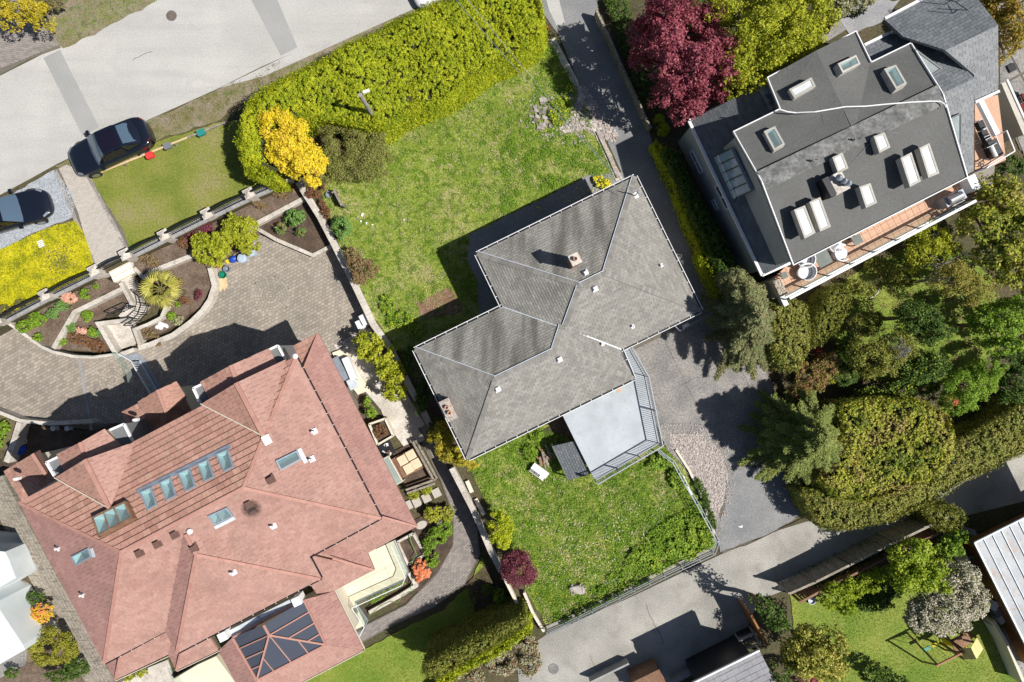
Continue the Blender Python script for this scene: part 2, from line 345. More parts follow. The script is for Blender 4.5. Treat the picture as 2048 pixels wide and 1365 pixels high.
def blob(c, r, rot, n, lump=.22, freq=2.6, seed=1, zmin=-.3, thick=.3, clump=.22, per=14, puff=None):
    """leaf centres and normals: small leafy puffs set over a lumpy ellipsoid; c world, r (rx,ry,rz)"""
    pr = puff or min(.40, max(.09, min(r[0], r[1])*.27)); area = 2.6*math.pi*((r[0]*r[1])**.5)*((r[0]*r[1])**.5+r[2])/2
    nc = int(min(900, max(7, area/(pr*pr*2.3)))); d = NR.normal(size=(nc*4+20, 3)); d /= np.linalg.norm(d, axis=1, keepdims=True)
    d = d[d[:, 2] > zmin][:nc]; nc = len(d)
    rad = (1+lump*sn(d*freq, 1, seed))*(1-thick*NR.uniform(0, 1, nc)**1.5)
    pc = d*rad[:, None]*(np.array(r)-pr*.6).clip(.03); ca, sa = math.cos(rot), math.sin(rot)
    def rt(q): return np.stack([q[:, 0]*ca-q[:, 1]*sa, q[:, 0]*sa+q[:, 1]*ca, q[:, 2]], 1)
    pc = rt(pc)+np.array(c); prr = pr*NR.uniform(.6, 1.25, nc)
    idx = NR.integers(0, nc, n); u = NR.normal(size=(n, 3)); u /= np.linalg.norm(u, axis=1, keepdims=True); u[:, 2] = np.abs(u[:, 2])*NR.choice([1, 1, 1, -.6], n)
    q = pc[idx]+u*(prr[idx]*NR.uniform(.45, 1.12, n))[:, None]*np.array([1, 1, .8])
    return q, u*.8+NR.normal(size=(n, 3))*.5+np.array([0, 0, .45])
def trunk(parent, base, top, r, limbs, mat=None, name='trunk'):
    mb = MB(); base, top = Vector(base), Vector(top); mid = base.lerp(top, .5)+Vector((R.uniform(-.1, .1), R.uniform(-.1, .1), 0))
    mb.tube([base, mid, top], [r, r*.75, r*.45], 7)
    for l in limbs:
        l = Vector(l); s = base.lerp(top, R.uniform(.35, .8)); m = s.lerp(l, .5)+Vector((0, 0, .15*(l-s).length))
        mb.tube([s, m, l], [r*.45, r*.3, r*.1], 5)
    return mb.build(name, mat or m_bark, parent)
def plant(name, label, cat, blobs, h, mat, z0=0.0, leaf=.07, cover=3.2, asp=.6, rzf=.45, trunkr=None, group=None, lump=.22, freq=2.6,
          clump=.2, thick=.3, extra=None, crown='crown', per=14, zmin=-.3, bark=None, jit=.35):
    """blobs: (px,py,rxpx,rypx,rotdeg[,dz]) measured where the crown is widest"""
    leaf *= .84; zc = z0+h*.62 if h > 1.2 else z0+h*.5
    bx = P(blobs[0][0], blobs[0][1], zc); base = Vector((bx.x, bx.y, z0))
    t = T(name, label, cat, base, group); Cs, Ns, lim = [], [], []
    for i, b in enumerate(blobs):
        dz = b[5] if len(b) > 5 else 0.0
        c = P(b[0], b[1], zc+dz); k = mpp(zc+dz); rz = max(.15, (h-(zc-z0))*(1 if rzf is None else rzf/.45*.9))
        r = (b[2]*k, b[3]*k, min(rz, h*.6)); ar = math.pi*r[0]*r[1]*1.5
        n = int(ar*cover/(2*leaf*leaf*asp)); n = max(40, n)
        q, nn = blob(c, r, math.radians(b[4]), n, lump, freq, seed=int(b[0]*7+b[1]), clump=clump, thick=thick, per=per, zmin=zmin)
        q[:, 2] = np.maximum(q[:, 2], z0+.02); Cs.append(q); Ns.append(nn); lim.append(c)
        for kk in range(3): a = R.uniform(0, 6.28); lim.append(c+Vector((math.cos(a)*r[0]*.6, math.sin(a)*r[1]*.6, 0)))
    leafmesh(crown, np.concatenate(Cs), np.concatenate(Ns), leaf, mat, t, asp, jit=jit)
    if h > .5:
        trunk(t, base, Vector((bx.x, bx.y, zc)), trunkr or max(.02, h*.03), lim[1:], bark, 'trunk' if h > 2 else 'stem')
    for e in (extra or []):      # (part name, mat, leaf, fraction)
        q = np.concatenate(Cs); nn = np.concatenate(Ns); k = NR.choice(len(q), int(len(q)*e[3]), replace=False)
        up = q[k]+np.array([0, 0, .04]); leafmesh(e[0], up, nn[k]+np.array([0, 0, 1.]), e[2], e[1], t, .9)
    return t
def hedge(name, label, poly, z0, z1, mat, leaf=.07, cover=3.5, lump=.18, freq=2.2, asp=.55, cat='hedge', group=None, clump=.12, side=1.0, soft=.3, puff=.11):
    """poly in px, measured at the hedge's top"""
    W = PP(poly, z1); c = sum(W, Vector())/len(W)
    t = T(name, label, cat, (c.x, c.y, z0), group); A = area2(W); n = int(A*cover/(2*leaf*leaf*asp))
    nc = max(20, int(A/(puff*puff*1.15))); xy = sample_poly(W, nc); f = sn(xy, freq, int(poly[0][0])+3); f2 = sn(xy, freq*3, int(poly[0][1])+9)
    # distance to border softens the shoulder
    d = np.full(nc, 9.)
    m = len(W)
    for i in range(m):
        a = np.array(W[i][:2]); b = np.array(W[(i+1) % m][:2]); ab = b-a; tt = np.clip(((xy-a)@ab)/(ab@ab+1e-9), 0, 1)
        d = np.minimum(d, np.linalg.norm(xy-(a+tt[:, None]*ab), axis=1))
    z = z1+lump*f+lump*.6*f2-soft*np.exp(-d/.25)
    z = z-NR.uniform(0, 1, nc)**2*puff*2.2
    p = np.stack([xy[:, 0], xy[:, 1], z], 1); idx = NR.integers(0, nc, n)
    u = NR.normal(size=(n, 3)); u /= np.linalg.norm(u, axis=1, keepdims=True); u[:, 2] = np.abs(u[:, 2])
    q = p[idx]+u*(puff*NR.uniform(.5, 1.15, n))[:, None]; nn = u*.7+NR.normal(size=(n, 3))*.5+np.array([0, 0, .5])
    per = sum((W[(i+1) % m]-W[i]).length for i in range(m)); ns = int(per*(z1-z0)*cover*.8*side/(2*leaf*leaf*asp))
    L = np.array([(W[(i+1) % m]-W[i]).length for i in range(m)]); e = NR.choice(m, ns, p=L/L.sum()); tt = NR.uniform(0, 1, ns)
    a = np.array([W[i][:2] for i in range(m)]); b = np.roll(a, -1, 0); s = a[e]+(b[e]-a[e])*tt[:, None]
    dr = b[e]-a[e]; dr /= np.linalg.norm(dr, axis=1, keepdims=True); sg = 1 if sum(W[i][0]*W[(i+1) % m][1]-W[(i+1) % m][0]*W[i][1] for i in range(m)) > 0 else -1
    out = np.stack([dr[:, 1], -dr[:, 0]], 1)*sg
    zz = z0+(z1-z0)*NR.uniform(0, .97, ns); s3 = np.stack([s[:, 0], s[:, 1], zz], 1)
    bul = lump*sn(s3, freq, 11)*.8; s3[:, :2] += out*(bul+NR.normal(size=ns)*.08)[:, None]; s3[:, 2] += NR.normal(size=ns)*.05
    n3 = np.concatenate([out, np.full((ns, 1), .4)], 1)+NR.normal(size=(ns, 3))*.5
    leafmesh('foliage', np.concatenate([q, s3]), np.concatenate([nn, n3]), leaf, mat, t, asp)
    cc = [c+(w-c)*.93 for w in W]
    MB().prism([v for v in cc], z0, z1-.42).build('shade_core', m_core, t)  # added solid core; shade inside the hedge is put into its dark colour
    return t
def conifer(name, label, blob_, h, mat, z0=0, nb=60, group=None, droop=.35, leaf=.11, top=None):
    px, py, rpx, rpy, rot = blob_; zc = z0+h*.35; c = P(px, py, zc); k = mpp(zc); rx, ry = rpx*k, rpy*k; base = Vector((c.x, c.y, z0))
    t = T(name, label, 'tree', base, group); apex = Vector((c.x, c.y, z0+h)) if top is None else P(top[0], top[1], z0+h)
    tb = MB(); tb.tube([base, base.lerp(apex, .5), apex], [h*.035, h*.02, .02], 7); Cs, Ns, Ds = [], [], []
    ro = math.radians(rot)
    for i in range(nb):
        u = (i+.5)/nb; a = i*2.39996+R.uniform(-.3, .3); hh = .12+.86*u; s = base.lerp(apex, hh)
        rr = (1-u)**.8*R.uniform(.62, 1.18)+.06; x, y = math.cos(a)*rx*rr, math.sin(a)*ry*rr
        e = Vector((s.x+x*math.cos(ro)-y*math.sin(ro), s.y+x*math.sin(ro)+y*math.cos(ro), s.z-droop*rr*1.6))
        m = s.lerp(e, .55)+Vector((0, 0, .18)); tb.tube([s, m, e], [.035, .022, .006], 4, False)
        ln = (e-s).length; n = int(ln*260*(.11/leaf)**2); tt = NR.uniform(.12, 1, n)**.75
        q = np.outer((1-tt)**2, s)+np.outer(2*tt*(1-tt), m)+np.outer(tt**2, e)
        d = np.array((e-s).normalized()); sd = np.array([-d[1], d[0], 0]); sd /= np.linalg.norm(sd)+1e-9
        w = (.07+.34*(1-tt))*min(1, ln*.7); off = NR.normal(size=n)*w*.6
        q = q+sd*off[:, None]+NR.normal(size=(n, 3))*.05; q[:, 2] -= np.abs(off)*.35
        Cs.append(q); Ns.append(NR.normal(size=(n, 3))*.45+np.array([0, 0, 1.])); Ds.append(d+sd*np.sign(off)[:, None]*.7)
    tb.build('trunk', m_bark, t)
    leafmesh('crown', np.concatenate(Cs), np.concatenate(Ns), leaf, mat, t, .22, np.concatenate(Ds))
    return t
# ---------------------------------------------------------------- surfaces of pieces
def roughen(w, amp=.07, step=.35):
    out = []
    for i in range(len(w)):
        p, q = w[i], w[(i+1) % len(w)]; L = (q-p).length; n = max(1, min(400, int(L/step))); d = (q-p)/n; nn_ = Vector((-d.y, d.x, 0)).normalized() if L > 0 else Vector()
        for k in range(n): out.append(p+d*k+(nn_*R.gauss(0, amp) if k and L < 60 else Vector()))
    return out
def setting(name, poly, z, mat, th=.3, parent=None):
    w = PP(poly, z); amp = {'small': 0}.get(name, .04 if any(k in name for k in ('lawn', 'verge', 'soil', 'gravel', 'shoulder', 'bed', 'border', 'rubble', 'side_yard', 'patch', 'garden', 'yard')) and 'trench' not in name else 0)
    if name == 'asphalt_patch': amp = .03
    if 'concrete' in name: amp = 0
    if amp: w = roughen(w, amp)
    o = MB().prism(w, z-th, z).build(name, mat, parent)
    if parent is None: o['kind'] = 'structure'
    return o
def flat_pieces(poly, z, w, h, ang, gap=.01, lift=.02, stag=.5, jit=.004, skip=None, minf=.12, org=None):
    """poly in world; yields prisms' (outline, top z)"""
    ca, sa = math.cos(ang), math.sin(ang); o = org or poly[0]
    q = [((p[0]-o[0])*ca+(p[1]-o[1])*sa, -(p[0]-o[0])*sa+(p[1]-o[1])*ca) for p in poly]
    x0, x1 = min(p[0] for p in q), max(p[0] for p in q); y0, y1 = min(p[1] for p in q), max(p[1] for p in q)
    out = []; j0 = math.floor(y0/h)
    for j in range(j0, math.ceil(y1/h)):
        off = stag*w*(j % 2)
        for i in range(math.floor((x0-off)/w), math.ceil((x1-off)/w)):
            a = i*w+off; r = clip(q, a+gap/2, a+w-gap/2, j*h+gap/2, j*h+h-gap/2)
            if len(r) < 3 or area2(r) < minf*w*h: continue
            r = [(o[0]+x*ca-y*sa, o[1]+x*sa+y*ca) for x, y in r]
            cx = sum(p[0] for p in r)/len(r); cy = sum(p[1] for p in r)/len(r)
            if skip and skip(cx, cy): continue
            out.append((r, z+lift+R.uniform(-jit, jit)))
    return out
def pieces_obj(pcs, z, name, mat, parent, split=0, restname=None):
    """largest `split` pieces as objects, the rest joined as stuff"""
    pcs = sorted(pcs, key=lambda p: -area2(p[0]))
    for r, zt in pcs[:split]: MB().prism(r, z-.01, zt).build(name, mat, parent)
    if pcs[split:]:
        mb = MB()
        for r, zt in pcs[split:]: mb.prism(r, z-.01, zt)
        o = mb.build(restname or name+'s', mat, parent); o['kind'] = 'stuff'; return o
def tile_face(pts, tw, th, lift=.02, gap=.006, stag=.5, maxs=None, jit=.003, holes=None):
    """pts: 3D polygon of one roof plane -> list of (verts, faces, area) tiles, lapped like shingles"""
    pts = [Vector(p) for p in pts]; n = Vector((0, 0, 0))
    for i in range(len(pts)):
        a, b = pts[i], pts[(i+1) % len(pts)]; n += Vector(((a.y-b.y)*(a.z+b.z), (a.z-b.z)*(a.x+b.x), (a.x-b.x)*(a.y+b.y)))
    n.normalize()
    if n.z < 0: n = -n
    if n.z > .99995: e = (pts[1]-pts[0]).normalized()
    else: e = Vector((0, 0, 1)).cross(n).normalized()
    s = n.cross(e)
    o = min(pts, key=lambda p: p.dot(s)); q = [((p-o).dot(e), (p-o).dot(s)) for p in pts]
    x0, x1 = min(p[0] for p in q), max(p[0] for p in q); y1 = max(p[1] for p in q)
    if maxs: y1 = min(y1, maxs)
    res = []
    for j in range(0, math.ceil(y1/th)):
        off = stag*tw*(j % 2)+R.uniform(-.02, .02)*tw
        for i in range(math.floor((x0-off)/tw), math.ceil((x1-off)/tw)):
            a = i*tw+off; r = clip(q, a+gap/2, a+tw-gap/2, j*th, min(j*th+th, y1))
            if len(r) < 3 or area2(r) < .04*tw*th: continue
            jz = R.uniform(-jit, jit)
            subs = [r]
            if holes:
                w3 = [o+e*x+s*y for x, y in r]; cx = sum(w.x for w in w3)/len(w3); cy = sum(w.y for w in w3)/len(w3)
                for hp in holes:
                    hc = sum(hp, Vector())/len(hp)
                    if (hc.x-cx)**2+(hc.y-cy)**2 < 1.6**2:
                        subs = []; N_ = 6
                        for i2 in range(N_):
                            for j2 in range(N_):
                                r2 = clip(r, a+tw*i2/N_, a+tw*(i2+1)/N_, j*th+th*j2/N_, j*th+th*(j2+1)/N_)
                                if len(r2) < 3: continue
                                mx = sum(q_[0] for q_ in r2)/len(r2); my = sum(q_[1] for q_ in r2)/len(r2); w = o+e*mx+s*my
                                if not any(inpoly(np.array([w.x]), np.array([w.y]), h_)[0] for h_ in holes): subs.append(r2)
                        if len(subs) == N_*N_: subs = [r]
                        break
            for rs_ in subs:
              top, bot = [], []
              for x, y in rs_:
                w = o+e*x+s*y; hh = lift*(1-.9*(y-j*th)/th)+jz+.006; top.append(w+n*hh); bot.append(w-n*.012)
              m = len(top)
              ar = sum(top[k].x*top[(k+1) % m].y-top[(k+1) % m].x*top[k].y for k in range(m))
              if ar < 0: top.reverse(); bot.reverse()
              V = [tuple(v) for v in top+bot]; F = [tuple(range(m))]+[(k, m+k, m+(k+1) % m, (k+1) % m) for k in range(m)]
              res.append((V, F, area2(rs_)))
    return res
def tiles_obj(tl, name, mat, parent, split=0, rest=None):
    tl = sorted(tl, key=lambda t: -t[2]) if split else tl
    org = ORG[parent.name]
    for V, F, _ in tl[:split]:
        mb = MB(); mb.v = list(V); mb.f = list(F); mb.build(name, mat, parent)
    if tl[split:]:
        mb = MB()
        for V, F, _ in tl[split:]:
            n = len(mb.v); mb.v += V; mb.f += [tuple(i+n for i in f) for f in F]
        o = mb.build(rest or name+'s', mat, parent); o['kind'] = 'stuff'; return o
def deck(faces, parent, mat, name='roof_deck', drop=.03, th=.12):
    mb = MB()
    for f in faces:
        pts = [Vector(p) for p in f]; c = sum(pts, Vector())/len(pts)
        mb.face([p-Vector((0, 0, drop)) for p in pts]); mb.face([p-Vector((0, 0, drop+th)) for p in reversed(pts)])
        for i in range(len(pts)):
            a, b = pts[i], pts[(i+1) % len(pts)]; d1, d2 = Vector((0, 0, drop)), Vector((0, 0, drop+th))
            mb.face([a-d1, a-d2, b-d2, b-d1])
    return mb.build(name, mat, parent)
def hip_faces(c4, pitch):
    """c4: four 3D eave corners in order; returns faces (each eave edge first), ridge ends, corners"""
    A, B, C, D = [Vector(c) for c in c4]; z = A.z
    u = ((B-A)+(C-D)); u.z = 0; u.normalize(); v = Vector((-u.y, u.x, 0)); cen = (A+B+C+D)/4
    Lh = ((B-A).length+(C-D).length)/4; Wh = ((D-A).length+(C-B).length)/4
    sg = 1 if (D-A).dot(v) > 0 else -1; v *= sg
    def pt(a, b, zz): q = cen+u*a+v*b; return Vector((q.x, q.y, zz))
    A, B, C, D = pt(-Lh, -Wh, z), pt(Lh, -Wh, z), pt(Lh, Wh, z), pt(-Lh, Wh, z)
    if Lh >= Wh:
        r1, r2 = pt(-(Lh-Wh), 0, z+Wh*pitch), pt(Lh-Wh, 0, z+Wh*pitch)
        return [[A, B, r2, r1], [B, C, r2], [C, D, r1, r2], [D, A, r1]], (r1, r2), (A, B, C, D)
    r1, r2 = pt(0, -(Wh-Lh), z+Lh*pitch), pt(0, Wh-Lh, z+Lh*pitch)
    return [[A, B, r1], [B, C, r2, r1], [C, D, r2], [D, A, r1, r2]], (r1, r2), (A, B, C, D)
def cap_line(mb, p, q, w=.2, step=.22, h=.05):
    p, q = Vector(p), Vector(q); L = (q-p).length; n = max(1, int(L/step)); d = (q-p)/n
    for i in range(n):
        a = p+d*i; b = p+d*(i+1.06); mb.bar(a+Vector((0, 0, .012)), b+Vector((0, 0, .012+.008)), w, h)
def gutter(parent, pts, closed, mat=None, lip=None, w=.12, dz=-.10, brk=.6):
    a = MB(); c = MB(); m = len(pts)
    cen = sum(pts, Vector())/m
    for i in range(m if closed else m-1):
        p, q = pts[i], pts[(i+1) % m]; d = (q-p).normalized(); o = Vector((d.y, -d.x, 0))
        if o.dot((p+q)/2-cen) < 0: o = -o
        off = o*(w/2+.004)
        a.bar(p+off+Vector((0, 0, dz)), q+off+Vector((0, 0, dz)), w-.02, .05)
        off2 = o*(w+.002); c.bar(p+off2+Vector((0, 0, dz)), q+off2+Vector((0, 0, dz)), .03, .11)
        if brk:
            n = int((q-p).length/brk)
            for k in range(1, n): s = p+d*brk*k; c.bar(s+Vector((0, 0, dz+.08)), s+o*w+Vector((0, 0, dz+.08)), .025, .012)
    a.build('gutter_trough', mat or m_black, parent); return c.build('gutter', lip or m_white, parent)
def rail(parent, pts, z, h, mat, post=1.5, bal=.12, r=.018, name='railing', toph=.04, closed=False, low=True, balr=None):
    """pts world xy; a railing with posts and balusters, each kind one part"""
    top = MB(); bl = MB()
    for i in range(len(pts)-(0 if closed else 1)):
        p, q = pts[i], pts[(i+1) % len(pts)]; p = Vector((p.x, p.y, z)); q = Vector((q.x, q.y, z)); d = q-p; L = d.length; d.normalize()
        top.bar(p+Vector((0, 0, h-toph)), q+Vector((0, 0, h-toph)), .05, toph)
        if low: top.bar(p+Vector((0, 0, .08)), q+Vector((0, 0, .08)), .03, .03)
        n = max(1, round(L/post))
        for k in range(n+(1 if i == len(pts)-2 and not closed else 0)):
            a = p+d*(L*k/n); MB().bar(a, a+Vector((0, 0, h-toph)), .05, .05).build('post', mat, parent)
        if bal:
            n = int(L/bal)
            for k in range(1, n): a = p+d*(L*k/n); bl.bar(a+Vector((0, 0, .08)), a+Vector((0, 0, h-toph)), balr or .02, balr or .02)
    top.build('top_rail', mat, parent)
    if bl.v: o = bl.build('balusters', mat, parent); o['kind'] = 'stuff'
# ================================================================ THE SETTING
ZC = -1.10                                       # level of the sunken court
# lower ground reaching to the horizon, upper terrain around the sunken lot
g0 = MB().prism([Vector((-900, -900, 0)), Vector((900, -900, 0)), Vector((900, 900, 0)), Vector((-900, 900, 0))], -2.2, ZC-.06).build('ground', m_ground); g0['kind'] = 'structure'
LOT = [(-260, 770), (-60, 690), (8, 652), (103, 602), (200, 552), (262, 521), (340, 482), (423, 442), (506, 401), (582, 369), (603, 376), (640, 440), (700, 560), (745, 650),
       (800, 745), (850, 850), (905, 955), (950, 1040), (1000, 1140), (1050, 1240), (1062, 1262), (960, 1330), (900, 1350), (860, 1400), (850, 1700)]
W = PP(LOT, 0)
up = [Vector((-900, 900, 0)), Vector((-900, W[0].y, 0))]+W+[Vector((W[-1].x, -900, 0)), Vector((900, -900, 0)), Vector((900, 900, 0))]
o = MB().prism(up, -1.6, -.03).build('terrain', m_ground); o['kind'] = 'structure'
# the street and its patches
setting('street', [(-900, 560), (-900, 620), (-400, 500), (-60, 418), (0, 390), (60, 358), (110, 330), (135, 318), (175, 300), (300, 238), (430, 180), (520, 135), (640, 82), (730, 40), (830, -2), (1000, -80), (1500, -320), (1500, -620), (320, -10), (0, 152), (-900, 530)][3:] + [(-900, 560)], .0, m_street, .2)
setting('patched_trench', [(87, 116), (120, 100), (198, 255), (165, 272)], .004, m_patch, .05)
setting('patched_trench', [(496, -12), (541, -32), (595, 95), (562, 112)], .004, m_patch, .05)
setting('road_shoulder', [(110, 333), (175, 303), (300, 240), (430, 182), (505, 146), (560, 118), (620, 92), (700, 56), (830, 0), (840, 40), (560, 170), (500, 200), (458, 216), (440, 240), (298, 286), (240, 330), (180, 345)], .004, m_verge, .1)
setting('concrete_kerb_strip', [(440, 176), (640, 80), (840, -12), (850, 8), (650, 98), (530, 152)], .012, m_street, .1)
# top left: brick drive and verge
SBD = setting('brick_driveway', [(-200, 60), (-200, 245), (0, 150), (60, 118), (122, 96), (110, 78), (92, 40), (80, 20), (20, -80), (-200, -80)], .004, m_joint, .1)
poly = PP([(-60, 80), (-60, 168), (0, 138), (120, 90), (108, 72), (92, 40), (70, 0), (20, -40)], 0)
pieces_obj(flat_pieces(poly, .004, .22, .11, math.radians(-8), .012, .02), .004, 'paver', m_paverg, SBD)
setting('grass_verge', [(92, 28), (105, 60), (118, 90), (126, 97), (200, 62), (270, 25), (330, -6), (380, -40), (300, -80), (100, -60)], .004, m_verge, .1)
setting('gravel_pad', [(-60, 432), (0, 404), (70, 362), (112, 338), (150, 400), (147, 434), (100, 452), (0, 500), (-60, 525)], .006, m_gravelb, .1)
setting('front_lawn', [(176, 348), (300, 288), (440, 245), (500, 240), (560, 345), (572, 362), (506, 398), (423, 436), (338, 474), (262, 508), (244, 462), (213, 410)], .005, m_lawnf, .1)
setting('flower_bed', [(0, 500), (100, 452), (150, 440), (170, 470), (186, 520), (190, 545), (103, 590), (10, 636), (-60, 668), (-60, 525)], .006, m_soil, .1)
# paved walk from the street to the stairs
SW = setting('front_walk', [(108, 340), (136, 328), (172, 342), (213, 410), (247, 460), (262, 508), (192, 540), (165, 480), (148, 420), (126, 372)], .008, m_joint, .1)
poly = PP([(118, 338), (134, 330), (166, 342), (205, 410), (238, 462), (256, 508), (196, 538), (172, 480), (156, 424), (134, 372)], 0)
pieces_obj(flat_pieces(poly, .008, .2, .1, math.radians(28), .008, .018), .008, 'paver', m_paverl, SW)
for a, b in (((110, 338), (194, 540)), ((136, 328), (262, 508))):
    pass
bp = flat_pieces(rect_px(112, 342, 190, 536, .22), .008, .2, .1, math.radians(-64), .008, .02)+flat_pieces(rect_px(172, 344, 258, 506, .2), .008, .2, .1, math.radians(-58), .008, .02)
pieces_obj(bp, .008, 'border_paver', m_paverg, SW)
# side drive, concrete yard, gravel and lane on the right of the grey house
setting('side_driveway', [(1112, -60), (1190, -60), (1196, 20), (1240, 130), (1290, 240), (1310, 300), (1350, 400), (1395, 510), (1430, 590), (1400, 640), (1380, 640), (1300, 480), (1245, 350), (1205, 262), (1160, 170), (1120, 75), (1075, 10)], .0, m_drive, .2)
setting('drive_apron', [(1082, -40), (1108, -40), (1132, 55), (1118, 62), (1098, 20)], .006, m_street, .1)
SD = setting('concrete_yard', [(1250, 690), (1400, 622), (1440, 600), (1500, 660), (1560, 800), (1600, 930), (1610, 1010), (1590, 1040), (1445, 1110), (1440, 1060), (1425, 1000), (1390, 960), (1345, 895), (1325, 840), (1300, 760), (1262, 700)], -.004, m_joint, .1)
poly = PP([(1252, 690), (1430, 602), (1500, 660), (1600, 925), (1500, 938), (1450, 950), (1335, 880), (1300, 750), (1262, 700)], 0)
pieces_obj(flat_pieces(poly, -.004, 3.1, 2.9, A26, .014, .014, 0, .002, org=P(1325, 672)), -.004, 'concrete_slab', m_slab, SD, 20)
setting('loose_gravel', [(1338, 868), (1400, 868), (1440, 900), (1456, 950), (1445, 1010), (1430, 1040), (1415, 1000), (1385, 955), (1345, 905)], .016, m_gravel, .1)
setting('asphalt_patch', [(1456, 945), (1500, 935), (1620, 940), (1640, 1000), (1604, 1030), (1545, 1065), (1440, 1105), (1436, 1060), (1450, 1010)], .012, m_drive, .1)
setting('lane', [(1035, 1330), (1062, 1290), (1100, 1265), (1250, 1200), (1436, 1112), (1560, 1060), (1640, 1035), (1800, 1000), (2060, 880), (2400, 740), (2700, 600), (2700, 800), (2200, 960), (2060, 1000), (1900, 1040), (1700, 1130), (1520, 1200), (1500, 1240), (1480, 1300), (1300, 1390), (1180, 1480), (700, 1700), (700, 1640), (1040, 1400)], .004, m_lane, .2)
# lawns and soil of the grey house's lot
setting('back_lawn', [(640, 380), (690, 300), (790, 240), (900, 175), (1000, 128), (1086, 80), (1112, 75), (1200, 262), (1243, 358), (1200, 380), (960, 500), (1000, 615), (830, 700), (790, 700), (720, 590), (672, 470)], .004, m_lawnb, .1)
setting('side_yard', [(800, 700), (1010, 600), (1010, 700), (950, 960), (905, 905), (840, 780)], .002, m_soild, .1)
setting('garden_path', [(940, 470), (1180, 350), (1250, 345), (1270, 400), (1000, 520), (1010, 620), (1004, 640), (960, 650), (955, 560), (935, 520)], .010, m_drive, .1)  # concrete path; darker asphalt colour carries the shade lying on it
setting('south_lawn', [(930, 915), (1090, 850), (1340, 895), (1392, 980), (1430, 1070), (1432, 1095), (1250, 1180), (1095, 1255), (1052, 1180), (1000, 1060), (950, 960)], .004, m_lawnb, .1)
setting('under_deck_shade', [(1082, 862), (1130, 832), (1190, 880), (1180, 945), (1140, 960), (1108, 900), (1096, 893)], .012, m_soild, .1)  # dark sheet: deep shade beside the deck put into the ground colour
BP = setting('brick_patio', [(831, 607), (900, 573), (925, 610), (925, 625), (844, 640)], .006, m_joint, .1)
pieces_obj(flat_pieces(PP([(831, 607), (900, 573), (925, 610), (925, 625), (846, 638)], 0), .006, .21, .105, A26, .012, .02), .006, 'brick', m_brick, BP)
setting('rubble_path', [(1140, 180), (1165, 175), (1200, 225), (1230, 270), (1232, 285), (1205, 280), (1170, 260), (1120, 268), (1118, 245), (1150, 230)], .010, m_gravel, .1)
setting('driveway_edging', [(1086, 80), (1110, 76), (1150, 150), (1198, 262), (1245, 358), (1232, 362), (1190, 270), (1140, 160), (1104, 92)], .05, m_conc, .2)
setting('lane_edging', [(1240, 690), (1262, 690), (1312, 760), (1345, 880), (1400, 940), (1440, 1040), (1444, 1080), (1436, 1092), (1428, 1040), (1390, 955), (1335, 900)], .03, m_slab, .2)
# east lots
setting('terrace_garden', [(1560, 620), (1990, 400), (2300, 300), (2300, 860), (2048, 860), (1700, 1000), (1500, 700)], -.006, m_ground, .1)
setting('shady_lawn', [(1690, 560), (1800, 500), (1880, 470), (1990, 560), (2000, 700), (1900, 760), (1700, 760), (1660, 660)], .004, m_lawng, .1)
setting('play_lawn', [(1580, 1190), (1640, 1180), (1900, 1060), (1945, 1070), (2060, 1420), (1700, 1480), (1600, 1350)], .004, m_lawng, .1)
setting('planting_bed', [(1560, 1170), (1900, 1020), (1930, 1060), (1620, 1200)], .008, m_soild, .1)
# ------- the sunken court
ZT = ZC
SC_ = setting('paved_court', [(-120, 660), (20, 650), (60, 676), (100, 704), (180, 716), (240, 712), (284, 694), (350, 672), (420, 600), (432, 570), (428, 535), (520, 470), (630, 515), (668, 492), (745, 648), (800, 760), (700, 830), (300, 900), (180, 860), (60, 845), (-20, 822), (-120, 810)], ZT, m_joint, .15)
poly = PP([(-60, 662), (14, 652), (60, 676), (100, 704), (180, 716), (240, 712), (284, 694), (350, 672), (420, 600), (432, 570), (428, 535), (520, 470), (630, 515), (668, 492), (745, 648), (770, 700), (690, 760), (430, 830), (188, 850), (100, 850), (0, 822), (-60, 810)], ZT)
CIR = [(P(541, 592, ZT), 1.1), (P(226, 760, ZT), 1.0)]
def skp(x, y): return any((x-c.x)**2+(y-c.y)**2 < (r-.05)**2 for c, r in CIR)
pcs = flat_pieces(poly, ZT, .235, .175, math.radians(28), .016, .022, .5, .004, skp)
pieces_obj(pcs, ZT, 'paver', m_paver, SC_, 0)
mb = MB()
for c, r in CIR:
    nr = int(r/.155)
    for k in range(nr):
        a0, a1 = r*(k)/nr+.006, r*(k+1)/nr-.006; n = max(4, int(2*math.pi*(a0+a1)/2/.19)); off = .5*(k % 2)
        for i in range(n):
            t0 = 2*math.pi*(i+off)/n+.008/(a0+.06); t1 = 2*math.pi*(i+1+off)/n-.008/(a0+.06)
            mb.prism([(c.x+math.cos(t)*q, c.y+math.sin(t)*q) for t, q in ((t0, a0), (t0, a1), (t1, a1), (t1, a0))], ZT-.01, ZT+.022+R.uniform(-.003, .003))
o = mb.build('circle_pavers', m_paver, SC_); o['kind'] = 'stuff'
# paved divider + channel at the left ramp
setting('drain_channel', [(155, 718), (160, 716), (186, 860), (180, 862)], ZT+.035, m_concg, .1)
